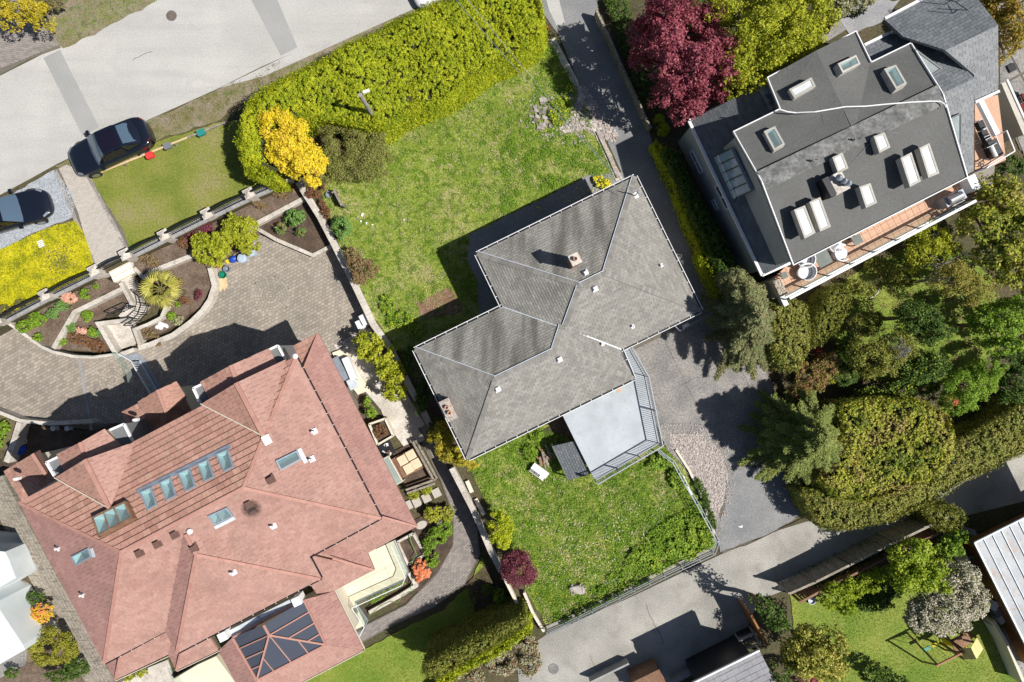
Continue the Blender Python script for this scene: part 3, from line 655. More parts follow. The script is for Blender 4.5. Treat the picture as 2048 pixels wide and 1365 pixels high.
# planter terraces (soil levels)
ZB1, ZB2 = -.45, -.80
setting('planter_soil', [(22, 646), (110, 602), (208, 556), (240, 572), (150, 622), (108, 696), (60, 674)], ZB1, m_soil, .5)
setting('planter_soil', [(245, 579), (262, 602), (196, 642), (226, 704), (112, 700), (148, 628)], ZB2, m_soil, .5)
setting('planter_soil', [(262, 530), (331, 494), (506, 404), (582, 372), (604, 380), (612, 392), (515, 442), (392, 508), (300, 545), (275, 548)], ZB1, m_soil, .5)
setting('planter_soil', [(300, 548), (380, 516), (420, 532), (424, 570), (400, 612), (364, 644), (282, 684), (276, 664), (322, 640), (330, 618), (306, 572)], ZB2, m_soil, .5)
setting('planter_soil', [(384, 514), (515, 446), (520, 466), (428, 536)], ZB2, m_soil, .5)
setting('planter_soil', [(513, 456), (612, 398), (668, 488), (626, 506), (556, 480)], ZB2+.1, m_soild, .5)
setting('planter_soil', [(-60, 818), (0, 828), (36, 846), (20, 900), (-60, 900)], ZC+.25, m_soil, .5)
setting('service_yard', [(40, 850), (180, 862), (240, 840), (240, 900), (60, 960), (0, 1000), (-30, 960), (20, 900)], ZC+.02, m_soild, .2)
# stair landings
setting('stair_landing', [(226, 564), (262, 549), (284, 600), (268, 620), (250, 592)], -.70, m_conc, .5)
setting('lower_landing', [(213, 648), (262, 634), (282, 680), (262, 694), (236, 700)], -.95, m_conc, .4)
# around the red house (bottom)
setting('south_walk', [(700, 1270), (730, 1250), (810, 1210), (870, 1150), (905, 1090), (905, 1030), (880, 960), (845, 890), (800, 760), (850, 800), (930, 970), (956, 1060), (960, 1110), (930, 1170), (870, 1215), (790, 1250), (700, 1300)], ZC+.004, m_joint, .1)
WP = bpy.data.objects['south_walk']
pieces_obj(flat_pieces(PP([(705, 1268), (730, 1252), (810, 1212), (872, 1152), (907, 1090), (907, 1030), (884, 962), (860, 900), (820, 810), (842, 812), (928, 975), (954, 1060), (957, 1108), (928, 1168), (868, 1213), (788, 1248), (705, 1292)], ZC), ZC+.004, .22, .12, math.radians(40), .012, .02), ZC+.004, 'paver', m_paverg, WP)
setting('garden_lawn', [(600, 1365), (727, 1300), (800, 1262), (880, 1225), (936, 1175), (964, 1115), (985, 1160), (1055, 1260), (960, 1330), (900, 1350), (860, 1420), (560, 1430)], ZC+.006, m_lawng, .1)
setting('flower_border', [(830, 1040), (900, 1010), (908, 1060), (900, 1120), (860, 1160), (815, 1200), (700, 1240), (740, 1210), (800, 1150)], ZC+.01, m_soild, .1)
setting('tree_bed', [(930, 1170), (970, 1130), (1040, 1250), (980, 1270), (945, 1215)], ZC+.012, m_soild, .1)
setting('side_path', [(668, 690), (740, 655), (760, 700), (850, 850), (812, 870), (770, 830), (720, 770)], ZC+.03, m_conc, .1)
setting('boardwalk_edge', [(0, 960), (40, 1000), (240, 1365), (170, 1365), (60, 1160), (0, 1040), (-40, 960)], ZC+.006, m_wood, .1)
setting('neighbour_yard', [(-80, 1160), (50, 1160), (110, 1240), (200, 1400), (-80, 1420)], ZC+.004, m_soil, .1)
setting('neighbour_patio', [(-80, 1130), (40, 1160), (62, 1200), (58, 1290), (50, 1330), (-80, 1400)], ZC+.012, m_slab, .1)

# ================================================================ RED TILED HOUSE
ZU, ZL = 6.2, 3.2
RH = T('red_tile_house', 'large house with a pink clay tile roof, five skylights in a row', 'house', P(400, 1000, ZC))
def tri_in(pts, z0): return pts
MU = [P(41, 1007, ZU), P(592, 712, ZU), P(762, 1039, ZU), P(207, 1326, ZU)]
f, rdg, cor = hip_faces(MU, .40); A_, B_, C_, D_ = cor
WG = [P(354, 1307, ZU), P(641, 1158, ZU), P(472, 833, ZU), P(185, 982, ZU)]
f2, rdg2, cor2 = hip_faces(WG, .40)
# outlines: main north, east, south, west, then the wing
south_wing = f2
HOLES = []
def on_plane(pts, px, py):
    """point of the plane through pts seen at pixel px,py"""
    a, b, c = [Vector(p) for p in pts[:3]]; n = (b-a).cross(c-a); d = Vector(((px-1024)/FP, (682.5-py)/FP, -1)); o = Vector((0, 0, HC))
    t = (a-o).dot(n)/d.dot(n); nn = n.normalized()
    return o+d*t, (nn if nn.z > 0 else -nn)
five = [((279, 986), (302.5, 976), (314.5, 1012.5), (294.5, 1023)), ((318, 967), (341, 956), (353, 993.5), (333, 1004)), ((355, 948.5), (379, 938), (392, 975), (371, 985.5)),
        ((394, 930), (416, 920), (429.5, 956), (409, 965.5)), ((431, 910.5), (455.5, 900), (468, 936), (448, 946))]
for q_, fc_ in [(x, f[0]) for x in five]+[(((184, 1040), (252, 1007), (268, 1042), (197, 1079)), f[0]), (((142, 1113), (176, 1096), (184, 1114), (153, 1132)), f[3]), (((414, 1031), (452, 1014), (466, 1032), (428, 1050)), f[2]), (((549, 923), (592, 902), (602, 920), (559, 943)), f[1])]:
    w_ = [on_plane(fc_, x, y)[0] for x, y in q_]; c_ = sum(w_, Vector())/4; HOLES.append([c_+(p-c_)*.93 for p in w_])
tn = tile_face(f[0], .36, .30, .075, .014, holes=HOLES[:6])
tiles_obj(tn, 'roof_tile', m_tileN, RH, 170, 'north_roof_tiles')
tiles_obj(tile_face(f[1], .34, .28, .022, .008, holes=HOLES[8:]), 'roof_tile', m_tileS, RH, 40, 'east_roof_tiles')
tiles_obj(tile_face(f[2], .34, .20, .014, .006, holes=HOLES[7:8]), 'roof_tile', m_tileS, RH, 0, 'south_roof_tiles')
tiles_obj(tile_face(f[3], .34, .30, .024, .010, holes=HOLES[6:7]), 'roof_tile', m_tileW, RH, 40, 'west_roof_tiles')
tiles_obj(tile_face(f2[0], .34, .20, .014, .006), 'roof_tile', m_tileS, RH, 0, 'wing_south_tiles')
tiles_obj(tile_face(f2[1], .34, .28, .022, .008), 'roof_tile', m_tileS, RH, 0, 'wing_east_tiles')
tiles_obj(tile_face(f2[3], .34, .30, .024, .010), 'roof_tile', m_tileW, RH, 0, 'wing_west_tiles')
# first-floor body
def inset(poly, k):
    c = sum(poly, Vector())/len(poly); return [c+(p-c)*k for p in poly]
MB().prism(inset(list(cor), .83), ZC-.1, ZU-.12).build('wall', m_creamp, RH)
MB().prism(inset(list(cor2), .76), ZC-.1, ZU-.14).build('wall', m_creamp, RH)
caps = MB()
for a, b in ((rdg[0], rdg[1]), (rdg[0], A_), (rdg[1], B_), (rdg[1], C_), (rdg[0], D_)):
    cap_line(caps, b, a, .14, .3, .05)
rw = sorted(rdg2, key=lambda p: -((p-rdg[0]).length+(p-rdg[1]).length))[0]
rwn = [p for p in rdg2 if p is not rw][0]
for b in (cor2[0], cor2[1]): cap_line(caps, b, rw, .14, .3, .05)
cap_line(caps, rw, rwn, .14, .3, .05)
# north gables
def gable(a, b, l, r, tw=.34, th=.3, mat=m_tileN, sp=10):
    fs = [[l, b, a], [r, a, b]]
    return fs
ga, gb, gl, gr = P(473, 766, ZU+1.15), P(528, 872, ZU+1.15), P(403, 808, ZU+.05), P(571, 719.5, ZU+.05)
ha, hb, hl, hr = P(170.6, 919, ZU+1.15), P(220, 1016, ZU+1.15), P(111, 955, ZU+.05), P(269.5, 884, ZU+.05)
for (a, b, l, r) in ((ga, gb, gl, gr), (ha, hb, hl, hr)):
    fs = [[l, b, a], [r, a, b]]
    deck(fs, RH, m_tileS, 'gable_deck', .04, .1)
    tiles_obj(tile_face(fs[0], .36, .30, .035, .012), 'roof_tile', m_tileN, RH, 20, 'gable_tiles')
    tiles_obj(tile_face(fs[1], .36, .30, .022, .012), 'roof_tile', m_tileS, RH, 20, 'gable_tiles')
    cap_line(caps, a, b, .2, .3, .06)
    m = MB(); m.face([l, r, a]); bk = (b-a).normalized()*.12; m.face([l+bk, a+bk, r+bk]); m.face([l, l+bk, r+bk, r]); m.build('gable_wall', m_tileW, RH)
    vf = MB(); vf.bar(b+Vector((0, 0, .07)), l+Vector((0, 0, .07)), .05, .03); vf.build('valley_flashing', m_creamp, RH)
# lower porch bays in front of the gables
def bay(lf, mf, rf, bl, bm, br, zr, zl, boxes):
    fs = [[P(*lf, zl), P(*bl, zl), P(*bm, zr), P(*mf, zr)], [P(*mf, zr), P(*bm, zr), P(*br, zl), P(*rf, zl)]]
    deck(fs, RH, m_tileS, 'bay_roof_deck', .03, .12)
    tiles_obj(tile_face(fs[0], .36, .30, .03, .012), 'roof_tile', m_tileN, RH, 10, 'bay_tiles')
    tiles_obj(tile_face(fs[1], .36, .30, .02, .012), 'roof_tile', m_tileS, RH, 10, 'bay_tiles')
    cap_line(caps, P(*mf, zr), P(*bm, zr), .18, .3, .05)
    foot = [P(*lf, zl), P(*rf, zl), P(*br, zl), P(*bl, zl)]
    MB().prism(inset(foot, .95), ZC, zl-.13).build('bay_wall', m_creamp, RH)
    for bx in boxes:
        w = PP(bx, zl-.15); MB().prism(w, ZC, zl-.15).build('side_bay', m_plast, RH)
        e = MB(); e.bar(w[0], w[1], .1, .12); e.bar(w[3 if bx is boxes[0] else 1], w[0 if bx is boxes[0] else 2], .1, .12); e.build('gutter', m_white, RH)
bay((401, 764), (462, 731), (538, 697), (424, 803), (480, 775), (556, 735), ZU+.25, ZU-.65, [[(388, 777), (407, 768), (420, 797), (403, 808)], [(537, 701), (557, 691.5), (571, 718), (552, 729)]])
bay((114, 908), (161, 885), (208, 860), (130, 945), (177, 928), (240, 892), ZU+.25, ZU-.65, [[(95, 925), (118, 914), (131, 940), (111, 952)], [(222, 860), (250, 848), (268, 884), (240, 896)]])
# small north porches (lower)
def porch(base, gab, white):
    w = [P(*p, 3.4) for p in base]; ff, rr, cc = hip_faces(w, .32); deck(ff, RH, m_tileN, 'porch_deck')
    for q in ff: tiles_obj(tile_face(q, .36, .3, .03, .012), 'roof_tile', m_tileN, RH, 0, 'porch_tiles')
    MB().prism(inset(w, .85), ZC, 3.3).build('porch_wall', m_creamp, RH)
    gutter(RH, [cc[0], cc[1]], False, brk=0); gutter(RH, [cc[3], cc[0]], False, brk=0)
    (lf, mf, rf, bl, bm, br) = gab; zl, zr = 4.0, 4.75
    fs = [[P(*lf, zl), P(*bl, zl), P(*bm, zr), P(*mf, zr)], [P(*mf, zr), P(*bm, zr), P(*br, zl), P(*rf, zl)]]
    deck(fs, RH, m_tileS, 'porch_gable_deck'); 
    for q in fs: tiles_obj(tile_face(q, .36, .3, .025, .012), 'roof_tile', m_tileN, RH, 12, 'porch_gable_tiles')
    cap_line(caps, P(*mf, zr), P(*bm, zr), .16, .3, .05)
    mb = MB(); mb.lathe(P(*white, 4.45), [(.1, 0), (.1, .25), (.06, .4)], 8); mb.build('finial', m_white, RH)
porch([(243, 825), (352, 768), (384, 826), (275, 884)], ((276, 803), (316, 780), (351, 764), (287, 826), (334, 826), (372, 796)), (276, 839))
porch([(10, 942), (76, 902), (108, 962), (42, 1002)], ((36, 926), (66, 908), (76, 901), (50, 952), (92, 948), (98, 940)), (40, 956))
MB().lathe(P(276, 850, 3.6), [(.02, 0), (.02, .01)], 5).build('pin', m_white, RH)
# lower skirt roofs
def skirt(p, q, w, rise, mp, mq, mat, tw=.34, th=.28, lift=.02, nm='lower_roof_tiles', split=0):
    p, q = Vector(p), Vector(q); d = (q-p).normalized(); n = Vector((-d.y, d.x, 0))
    c = (A_+B_+C_+D_)/4
    if n.dot(c-p) < 0: n = -n
    zz = Vector((0, 0, rise)); fc = [p, q, q+n*w+d*mq+zz, p+n*w+d*mp+zz]
    deck([fc], RH, mat, 'lower_roof_deck'); tiles_obj(tile_face(fc, tw, th, lift, .008), 'roof_tile', mat, RH, split, nm); return fc
nE, sE = P(636.5, 667, ZL), P(834, 1053, ZL)
skirt(nE, sE, 2.6, .75, 2.6, -2.6, m_tileW, split=10)
skirt(P(556, 708, ZL), nE, 2.6, .75, 0, -2.6, m_tileN, lift=.04, th=.3, split=10)
swq = P(640, 1157, ZL); skirt(sE, swq, 2.6, .75, 2.6, 0, m_tileS, th=.2, lift=.014)
e1, e2 = P(694, 1009, ZL), P(749, 1140, ZL)
skirt(e1, e2, 2.6, .72, 0, -2.6, m_tileW); skirt(e2, P(640, 1197, ZL), 2.6, .75, 2.6, 0, m_tileS, th=.2, lift=.014)
w1, w2 = P(230.5, 1360, ZL), P(336, 1311, ZL)
skirt(w1, P(384, 1286.5, ZL), 2.4, .7, 2.4, 0, m_tileS, th=.2, lift=.014); skirt(w1, P(160, 1220, ZL), 2.4, .7, 2.4, 0, m_tileW)
w3, w4 = P(353, 1341, ZL), P(437, 1301, ZL)
skirt(w3, w4, 2.4, .7, 2.4, 0, m_tileS, th=.2, lift=.014); skirt(w3, P(298, 1232, ZL), 2.4, .7, 2.4, 0, m_tileW)
for a, b in ((nE, sE), (sE, swq)): gutter(RH, [a, b], False, m_black, m_creamp, .07)
for a, b in ((e2, P(640, 1197, ZL)), (e1, e2), (w1, w2), (w3, w4)): gutter(RH, [a, b], False, m_black, m_creamp, .06, brk=0)
for p, q in ((nE, P(606, 744, ZL+.72)), (sE, P(755, 1031, ZL+.7)), (e2, P(666, 1117, ZL+.7)), (w1, P(242, 1306, ZL+.68)), (w3, P(368, 1280, ZL+.68))): cap_line(caps, p, q, .1, .3, .04)
# pool room roof around the glass pyramid
PR = [P(447, 1258, 3.25), P(610, 1178, 3.25), P(668, 1183, 3.25), P(727, 1300, 3.25), P(520, 1407, 3.25), P(473, 1388, 3.25), P(438, 1301, 3.25)]
po, pi = PR, [P(466, 1275, 3.7), P(608, 1200, 3.7), P(652, 1289, 3.7), P(514, 1360, 3.7)]
pf = [[P(668, 1183, ZL), P(727, 1300, ZL), pi[2], pi[1]], [P(727, 1300, ZL), P(500, 1418, ZL), pi[3], pi[2]], [P(500, 1418, ZL), P(438, 1301, ZL), pi[0], pi[3]]]
deck(pf, RH, m_tileS, 'pool_roof_deck')
for q in pf: tiles_obj(tile_face(q, .36, .30, .02, .010), 'roof_tile', m_tileW if q is not pf[1] else m_tileS, RH, 10, 'pool_roof_tiles')
MB().prism(inset([P(668, 1183, 3.1), P(727, 1300, 3.1), P(500, 1418, 3.1), P(440, 1290, 3.1)], .70), ZC, ZC+.1).build('pool_floor', m_cream, RH)
m = MB(); q = inset([P(668, 1183, 3.1), P(727, 1300, 3.1), P(500, 1418, 3.1), P(440, 1290, 3.1)], .70)
for i in range(4): m.prism(strip_poly([q[i], q[(i+1) % 4]], .2), ZC, 3.05)
m.build('pool_wall', m_creamp, RH)
gutter(RH, [P(668, 1183, ZL), P(727, 1300, ZL), P(500, 1418, ZL)], False, m_black, m_creamp, .06, brk=0)
MB().prism(PP([(500, 1262), (600, 1215), (640, 1290), (540, 1345)], ZC+.1), ZC+.1, ZC+.16).build('pool_water', m_dglass, RH)
ap0, ap1 = P(528, 1250, 4.35), P(539, 1270, 4.35)
GL = T('glass_pyramid', 'glass pyramid rooflight with brown bars over the pool room', 'skylight', (ap1.x, ap1.y, 3.7))
def pane(pts, parent, mat, name='pane', th=.02):
    mb = MB(); pts = [Vector(p) for p in pts]; dn = Vector((0, 0, -th)); mb.face(pts); mb.face([p+dn for p in reversed(pts)])
    for i in range(len(pts)): a, b = pts[i], pts[(i+1) % len(pts)]; mb.face([b, a, a+dn, b+dn])
    return mb.build(name, mat, parent)
def lrp(a, b, t): return a.lerp(b, t)
bars = MB()
def fan(edge0, edge1, top0, top1, n):
    """split quad/triangle face into n panes across"""
    for i in range(n):
        a, b = lrp(edge0, edge1, i/n), lrp(edge0, edge1, (i+1)/n); c, d = lrp(top0, top1, (i+1)/n), lrp(top0, top1, i/n)
        pts = [a, b, c]+([d] if (c-d).length > 1e-3 else []); pane(pts, GL, m_tint)
        if i: bars.bar(a+Vector((0, 0, .01)), d+Vector((0, 0, .01)), .06, .05)
q0, q1, q2, q3 = pi
up_ = Vector((0, 0, .02))
# east slope: q1->q2 eave; panes run up to ridge/hip
fan(q1, lrp(q1, q2, .26), ap0, ap1, 1)
fan(lrp(q1, q2, .26), q2, ap1, q2, 3)
fan(q2, lrp(q2, q3, 1), q2, q3, 1) if False else None
for i in range(4):
    t0, t1 = i/4*1.0, (i+1)/4*1.0
    def ht(t): return lrp(q2, ap1, t/.5) if t < .5 else lrp(ap1, q3, (t-.5)/.5)
    a, b = lrp(q2, q3, t0), lrp(q2, q3, t1); c, d = ht(t1*.999), ht(t0)
    pts = [a, b]+([c] if (c-b).length > .02 else [])+([d] if (d-a).length > .02 else []); pane(pts, GL, m_tint)
    if i: bars.bar(a+up_, d+up_, .045, .04)
fan(q3, lrp(q3, q0, .74), q3, ap1, 3); fan(lrp(q3, q0, .74), q0, ap1, ap0, 1)
bars.bar(lrp(q1, q2, .26)+up_, ap1+up_, .06, .05); bars.bar(lrp(q3, q0, .74)+up_, ap1+up_, .06, .05)
for a, b in ((q0, q1), (q1, q2), (q2, q3), (q3, q0)): bars.bar(a, b, .09, .08)
bars.build('glazing_bar', m_tcap, GL)
hb_ = MB(); hb_.bar(ap0+up_, ap1+up_, .12, .05); hb_.bar(ap1+up_, q2+up_, .09, .05); hb_.bar(ap1+up_, q3+up_, .09, .05); hb_.build('ridge_bar', m_tcap, GL)
MB().prism([q0, q1, ap0], 3.3, 3.68).build('upstand', m_creamp, GL)
# recessed balcony between the wing eave and the pyramid
m = MB(); m.prism(PP([(455, 1262), (596, 1190), (603, 1202), (466, 1272)], 3.4), 3.3, 3.55); m.build('balcony_cap', m_flash, RH)
m = MB(); m.prism(PP([(455, 1256), (592, 1185), (596, 1190), (460, 1261)], 3.3), 3.0, 3.35); m.build('balcony_floor', m_woodl, RH)
for px, py in ((602, 1193), (457, 1262)): MB().box(P(px, py, 3.3), .42, .42, .75, A26).build('pillar', m_white, RH)
capo = caps.build('ridge_tiles', m_tcap, RH); capo['kind'] = 'stuff'
def dark_gutter(p, q, w=.06):
    m1 = MB(); d_ = (q-p).normalized(); o_ = Vector((d_.y, -d_.x, 0)); cc0 = (A_+B_+C_+D_)/4
    if o_.dot((p+q)/2-cc0) < 0: o_ = -o_
    m1.bar(p+o_*(w/2+.02)+Vector((0, 0, -.08)), q+o_*(w/2+.02)+Vector((0, 0, -.08)), w, .07); m1.build('gutter', m_black, RH)
    m2 = MB(); n_ = int((q-p).length/.6)
    for k_ in range(1, n_): s_ = p+d_*(.6*k_); m2.bar(s_+o_*.02+Vector((0, 0, .0)), s_+o_*(w+.03)+Vector((0, 0, -.01)), .025, .01)
    o2 = m2.build('gutter_straps', m_creamp, RH); o2['kind'] = 'stuff'
for p_, q_ in ((B_, C_), (C_, P(619, 1114, ZU)), (P(330, 1262, ZU), D_), (P(642, 1157, ZU), P(354, 1307, ZU)), (P(619, 1114, ZU), P(642, 1157, ZU))): dark_gutter(p_, q_)
gutter(RH, [A_, B_], False, m_black, m_creamp, .05, brk=0)
gutter(RH, [D_, A_], False, m_black, m_white, .06, brk=0)
def on_plane(pts, px, py):
    """point of the plane through pts seen at pixel px,py"""
    a, b, c = [Vector(p) for p in pts[:3]]; n = (b-a).cross(c-a); d = Vector(((px-1024)/FP, (682.5-py)/FP, -1)); o = Vector((0, 0, HC))
    t = (a-o).dot(n)/d.dot(n); nn = n.normalized()
    return o+d*t, (nn if nn.z > 0 else -nn)
def skylight(name, label, parent_group, quad, plane, h, frame, glass, split=1, refl=False, cat='skylight', fl=None, well=None, fw=.07, wellw=.45):
    """curb + frame + panes standing proud of a roof plane; quad in px (top of the frame)"""
    pts = [on_plane(plane, x, y)[0] for x, y in quad]; n = on_plane(plane, *quad[0])[1]
    k = 1-h/(HC-pts[0].z); pts = [Vector((p.x*k, p.y*k, p.z)) for p in pts]
    c = sum(pts, Vector())/4; t = T(name, label, cat, c, parent_group)
    tops = [p+n*h for p in pts]; m = MB()
    for i in range(4): j = (i+1) % 4; m.face([pts[i]-n*.05, pts[j]-n*.05, tops[j], tops[i]])
    inn = [c+n*h+(q-(c+n*h))*(1-2*fw/((tops[(i+1) % 4]-tops[i]).length)) if False else q for i, q in enumerate(tops)]
    ex = (tops[1]-tops[0]).normalized(); ey = (tops[3]-tops[0]).normalized()
    inn = [tops[0]+(ex+ey)*fw, tops[1]+(-ex+ey)*fw, tops[2]+(-ex-ey)*fw, tops[3]+(ex-ey)*fw]
    for i in range(4): j = (i+1) % 4; m.face([tops[i], tops[j], inn[j], inn[i]]); m.face([inn[i], inn[j], inn[j]-n*.03, inn[i]-n*.03])
    m.build('frame', frame, t)
    lo = [q-n*.02 for q in inn]
    for s in range(split):
        a, b = s/split, (s+1)/split
        P4 = [lrp(lo[0], lo[1], a), lrp(lo[0], lo[1], b), lrp(lo[3], lo[2], b), lrp(lo[3], lo[2], a)]
        if well is None: pane(P4, t, glass, 'glass_pane', .01)
        else:
            pane(P4, t, m_clearp, 'glass_pane', .008)
            dn = -n*(h+.32) if h < .4 else -n*(h-.04); B4 = [q+dn for q in P4]; w = MB()
            w.face([B4[1], B4[0], P4[0]-n*.012, P4[1]-n*.012]); w.face([B4[2], B4[1], P4[1]-n*.012, P4[2]-n*.012]); w.face([B4[3], B4[2], P4[2]-n*.012, P4[3]-n*.012]); w.face([B4[0], B4[3], P4[3]-n*.012, P4[0]-n*.012])
            w.build('light_well', m_well, t); MB().face(B4).build('shaded_shaft', glass, t)  # well bottom: shade in the shaft put into the dark glass colour
        if s: mb = MB(); mb.bar(P4[0]+n*.005, P4[3]+n*.005, .05, .03, n); mb.build('glazing_bar', frame, t)
    if fl:
        fb = MB()
        for (x0, y0, x1, y1, w) in fl:
            a, na = on_plane(plane, x0, y0); b, _ = on_plane(plane, x1, y1); fb.bar(a+n*.03, b+n*.03, w, .03, n)
        fb.build('flashing', m_flash, t)
    return t
m_bframe = M('blue_grey_frame', [(.22, .27, .33), (.27, .32, .38)], 4, grain=.1, rough=.4)
# five skylights in the north slope; corners from the photograph
five = [((279, 986), (302.5, 976), (314.5, 1012.5), (294.5, 1023)), ((318, 967), (341, 956), (353, 993.5), (333, 1004)), ((355, 948.5), (379, 938), (392, 975), (371, 985.5)),
        ((394, 930), (416, 920), (429.5, 956), (409, 965.5)), ((431, 910.5), (455.5, 900), (468, 936), (448, 946))]
nmz = ['westernmost', 'second from the west', 'middle', 'second from the east', 'easternmost']
nmz = ['first tilted skylight of the five, beside the triple skylight', 'second tilted skylight of the five on the tiled slope', 'middle tilted skylight of the five on the tiled slope', 'fourth tilted skylight of the five on the tiled slope', 'last tilted skylight of the five, nearest the ridge valley']
for i, q in enumerate(five):
    skylight('skylight', nmz[i], 'five small skylights in the tiled north slope', q, f[0], .14, m_bframe, m_sglass, well=1, fw=.06)
fb = MB(); a, nn_ = on_plane(f[0], 276, 985); b, _ = on_plane(f[0], 462, 893); fb.bar(a+nn_*.06, b+nn_*.06, .22, .03, nn_); fb.build('flashing_strip', m_bgrey, RH)
skylight('skylight', 'large three-pane skylight box in the tiled slope with brown frame', None, ((184, 1040), (252, 1007), (268, 1042), (197, 1079)), f[0], .35, m_woodb, m_dglass, 3, fw=.09, well=1)
skylight('skylight', 'small skylight near the west edge of the pink tiled roof', None, ((142, 1113), (176, 1096), (184, 1114), (153, 1132)), f[3], .12, m_bframe, m_sglass, fl=[(184, 1096, 190, 1114, .16)], well=1)
skylight('skylight', 'double skylight just below the ridge beside a sooty vent', None, ((414, 1031), (452, 1014), (466, 1032), (428, 1050)), f[2], .12, m_bframe, m_sglass, 2, fl=[(430, 1055, 470, 1035, .16)], well=1)
skylight('skylight', 'single long skylight on the east pink slope between white pipes', None, ((549, 923), (592, 902), (602, 920), (559, 943)), f[1], .12, m_bframe, m_sglass, fl=[(598, 898, 612, 926, .18)], well=1)
def pipe_vent(px, py, plane, label, h=.35, mat=None, fl=True, group=None, base=.13):
    p, n = on_plane(plane, px, py); k = 1-.15/(HC-p.z); p = Vector((p.x*k, p.y*k, p.z)); t = T('vent_pipe', label, 'vent pipe', p, group)
    if fl: MB().box(p+n*.03, base*2.1, base*2.1, .02, A26).build('flashing', mat or m_white, t)
    m = MB(); m.lathe(p, [(.055, 0), (.055, h), (.045, h), (.045, h-.05)], 10); m.build('pipe', mat or m_white, t); return t
def box_vent(px, py, plane, label, mat, group=None, s=.3, h=.22):
    p, n = on_plane(plane, px, py); k = 1-h/(HC-p.z); p = Vector((p.x*k, p.y*k, p.z)); t = T('roof_vent', label, 'roof vent', p, group)
    MB().box(p+n*.02, s*1.3, s*1.3, .03, A26).build('flashing', mat, t)
    m = MB(); ca = A26
    m.box(p+n*.02, s*.8, s*.8, h*.7, ca); m.build('vent_body', mat, t)
    c = MB(); lo = [Vector((x*s/2, y*s/2, h*.65)) for x, y in ((-1, -1), (1, -1), (1, 1), (-1, 1))]; rot = Matrix.Rotation(ca, 3, 'Z')
    lo = [p+rot @ v for v in lo]; hi = [p+rot @ Vector((x*s*.36, y*s*.36, h)) for x, y in ((-1, -1), (1, -1), (1, 1), (-1, 1))]
    for i in range(4): j = (i+1) % 4; c.face([lo[i], lo[j], hi[j], hi[i]])
    c.face(hi); c.face(lo[::-1]); c.build('vent_cap', mat, t); return t
for px, py, fc, lb in ((116, 1097, f[3], 'upper white vent pipe near the west edge of the pink roof'), (165, 1190, f[3], 'lower white vent pipe on the west slope of the pink roof'), (627, 864, f[1], 'white vent pipe above the single skylight on the east slope'),
                       (622, 919.5, f[1], 'white vent pipe just right of the single east skylight'), (545, 1053, f[2], 'white vent pipe on the south slope by the sooty vent'), (465, 1146, f2[0], 'white vent pipe on the pink wing roof above the pyramid')):
    pipe_vent(px, py, fc, lb, group='white vent pipes on the pink roof')
m_bvent = M('brown_vent', [(.13, .075, .06), (.16, .09, .075)], 3, grain=.1)
for px, py, fc, lb in ((274, 1108, f[2], 'first brown roof vent of three below the ridge'), (310, 1090, f[2], 'middle brown roof vent of three below the ridge'), (345, 1071, f[2], 'last brown roof vent of three, nearest the wing ridge'),
                       (384, 1099, f2[3], 'brown roof vent on the narrow dark tile valley slope'), (538, 961, f[1], 'brown roof vent alone on the east slope of pink tiles'), (494, 1010, f[2], 'sooty brown vent hood with a black smudge below')):
    box_vent(px, py, fc, lb, m_bvent, 'brown box vents on the pink roof')
m = MB(); a, n = on_plane(f[1], 529, 872); b, _ = on_plane(f[1], 538, 889); m.bar(a+n*.1, b+n*.1, .34, .05, n); m.build('white_ridge_patch', m_white, RH)
for (x, y, z) in ((591, 713, ZU), (380, 1063, ZU+1.5)): MB().lathe(P(x, y, z+.05), [(.13, 0), (.12, .08), (.05, .12)], 10).build('hip_end_cap', m_white, RH)

# soot around the metal hood
sp_, sn_ = on_plane(f[2], 503, 1017); ms_ = bpy.data.materials.new('soot'); ms_.use_nodes = True; nt_ = ms_.node_tree; bs_ = nt_.nodes['Principled BSDF']; bs_.inputs['Base Color'].default_value = (.035, .025, .022, 1); bs_.inputs['Roughness'].default_value = 1
tc_ = nt_.nodes.new('ShaderNodeTexCoord'); gr_ = nt_.nodes.new('ShaderNodeTexGradient'); gr_.gradient_type = 'SPHERICAL'; mp_ = nt_.nodes.new('ShaderNodeMapping'); mp_.inputs['Scale'].default_value = (2.0, 2.0, 2.0)
nt_.links.new(tc_.outputs['Object'], mp_.inputs[0]); nt_.links.new(mp_.outputs[0], gr_.inputs[0]); nz_ = nt_.nodes.new('ShaderNodeTexNoise'); nz_.inputs['Scale'].default_value = 9; mt_ = nt_.nodes.new('ShaderNodeMath'); mt_.operation = 'MULTIPLY'
nt_.links.new(tc_.outputs['Object'], nz_.inputs[0]); nt_.links.new(gr_.outputs[1], mt_.inputs[0]); nt_.links.new(nz_.outputs[0], mt_.inputs[1]); m2_ = nt_.nodes.new('ShaderNodeMath'); m2_.operation = 'MULTIPLY'; m2_.inputs[1].default_value = 2.2; nt_.links.new(mt_.outputs[0], m2_.inputs[0]); nt_.links.new(m2_.outputs[0], bs_.inputs['Alpha'])
me_ = bpy.data.meshes.new('soot_stain'); ex_ = Vector((sn_.z, 0, -sn_.x)).normalized(); ey_ = sn_.cross(ex_)
me_.from_pydata([tuple((ex_*math.cos(t_)+ey_*math.sin(t_))*.5) for t_ in np.linspace(0, 6.283, 25)[:-1]], [], [tuple(range(24))]); so_ = bpy.data.objects.new('soot_stain', me_); COL.objects.link(so_); me_.materials.append(ms_)
so_.location = sp_+sn_*.03-ORG[RH.name]; so_.parent = RH; ORG[so_.name] = sp_
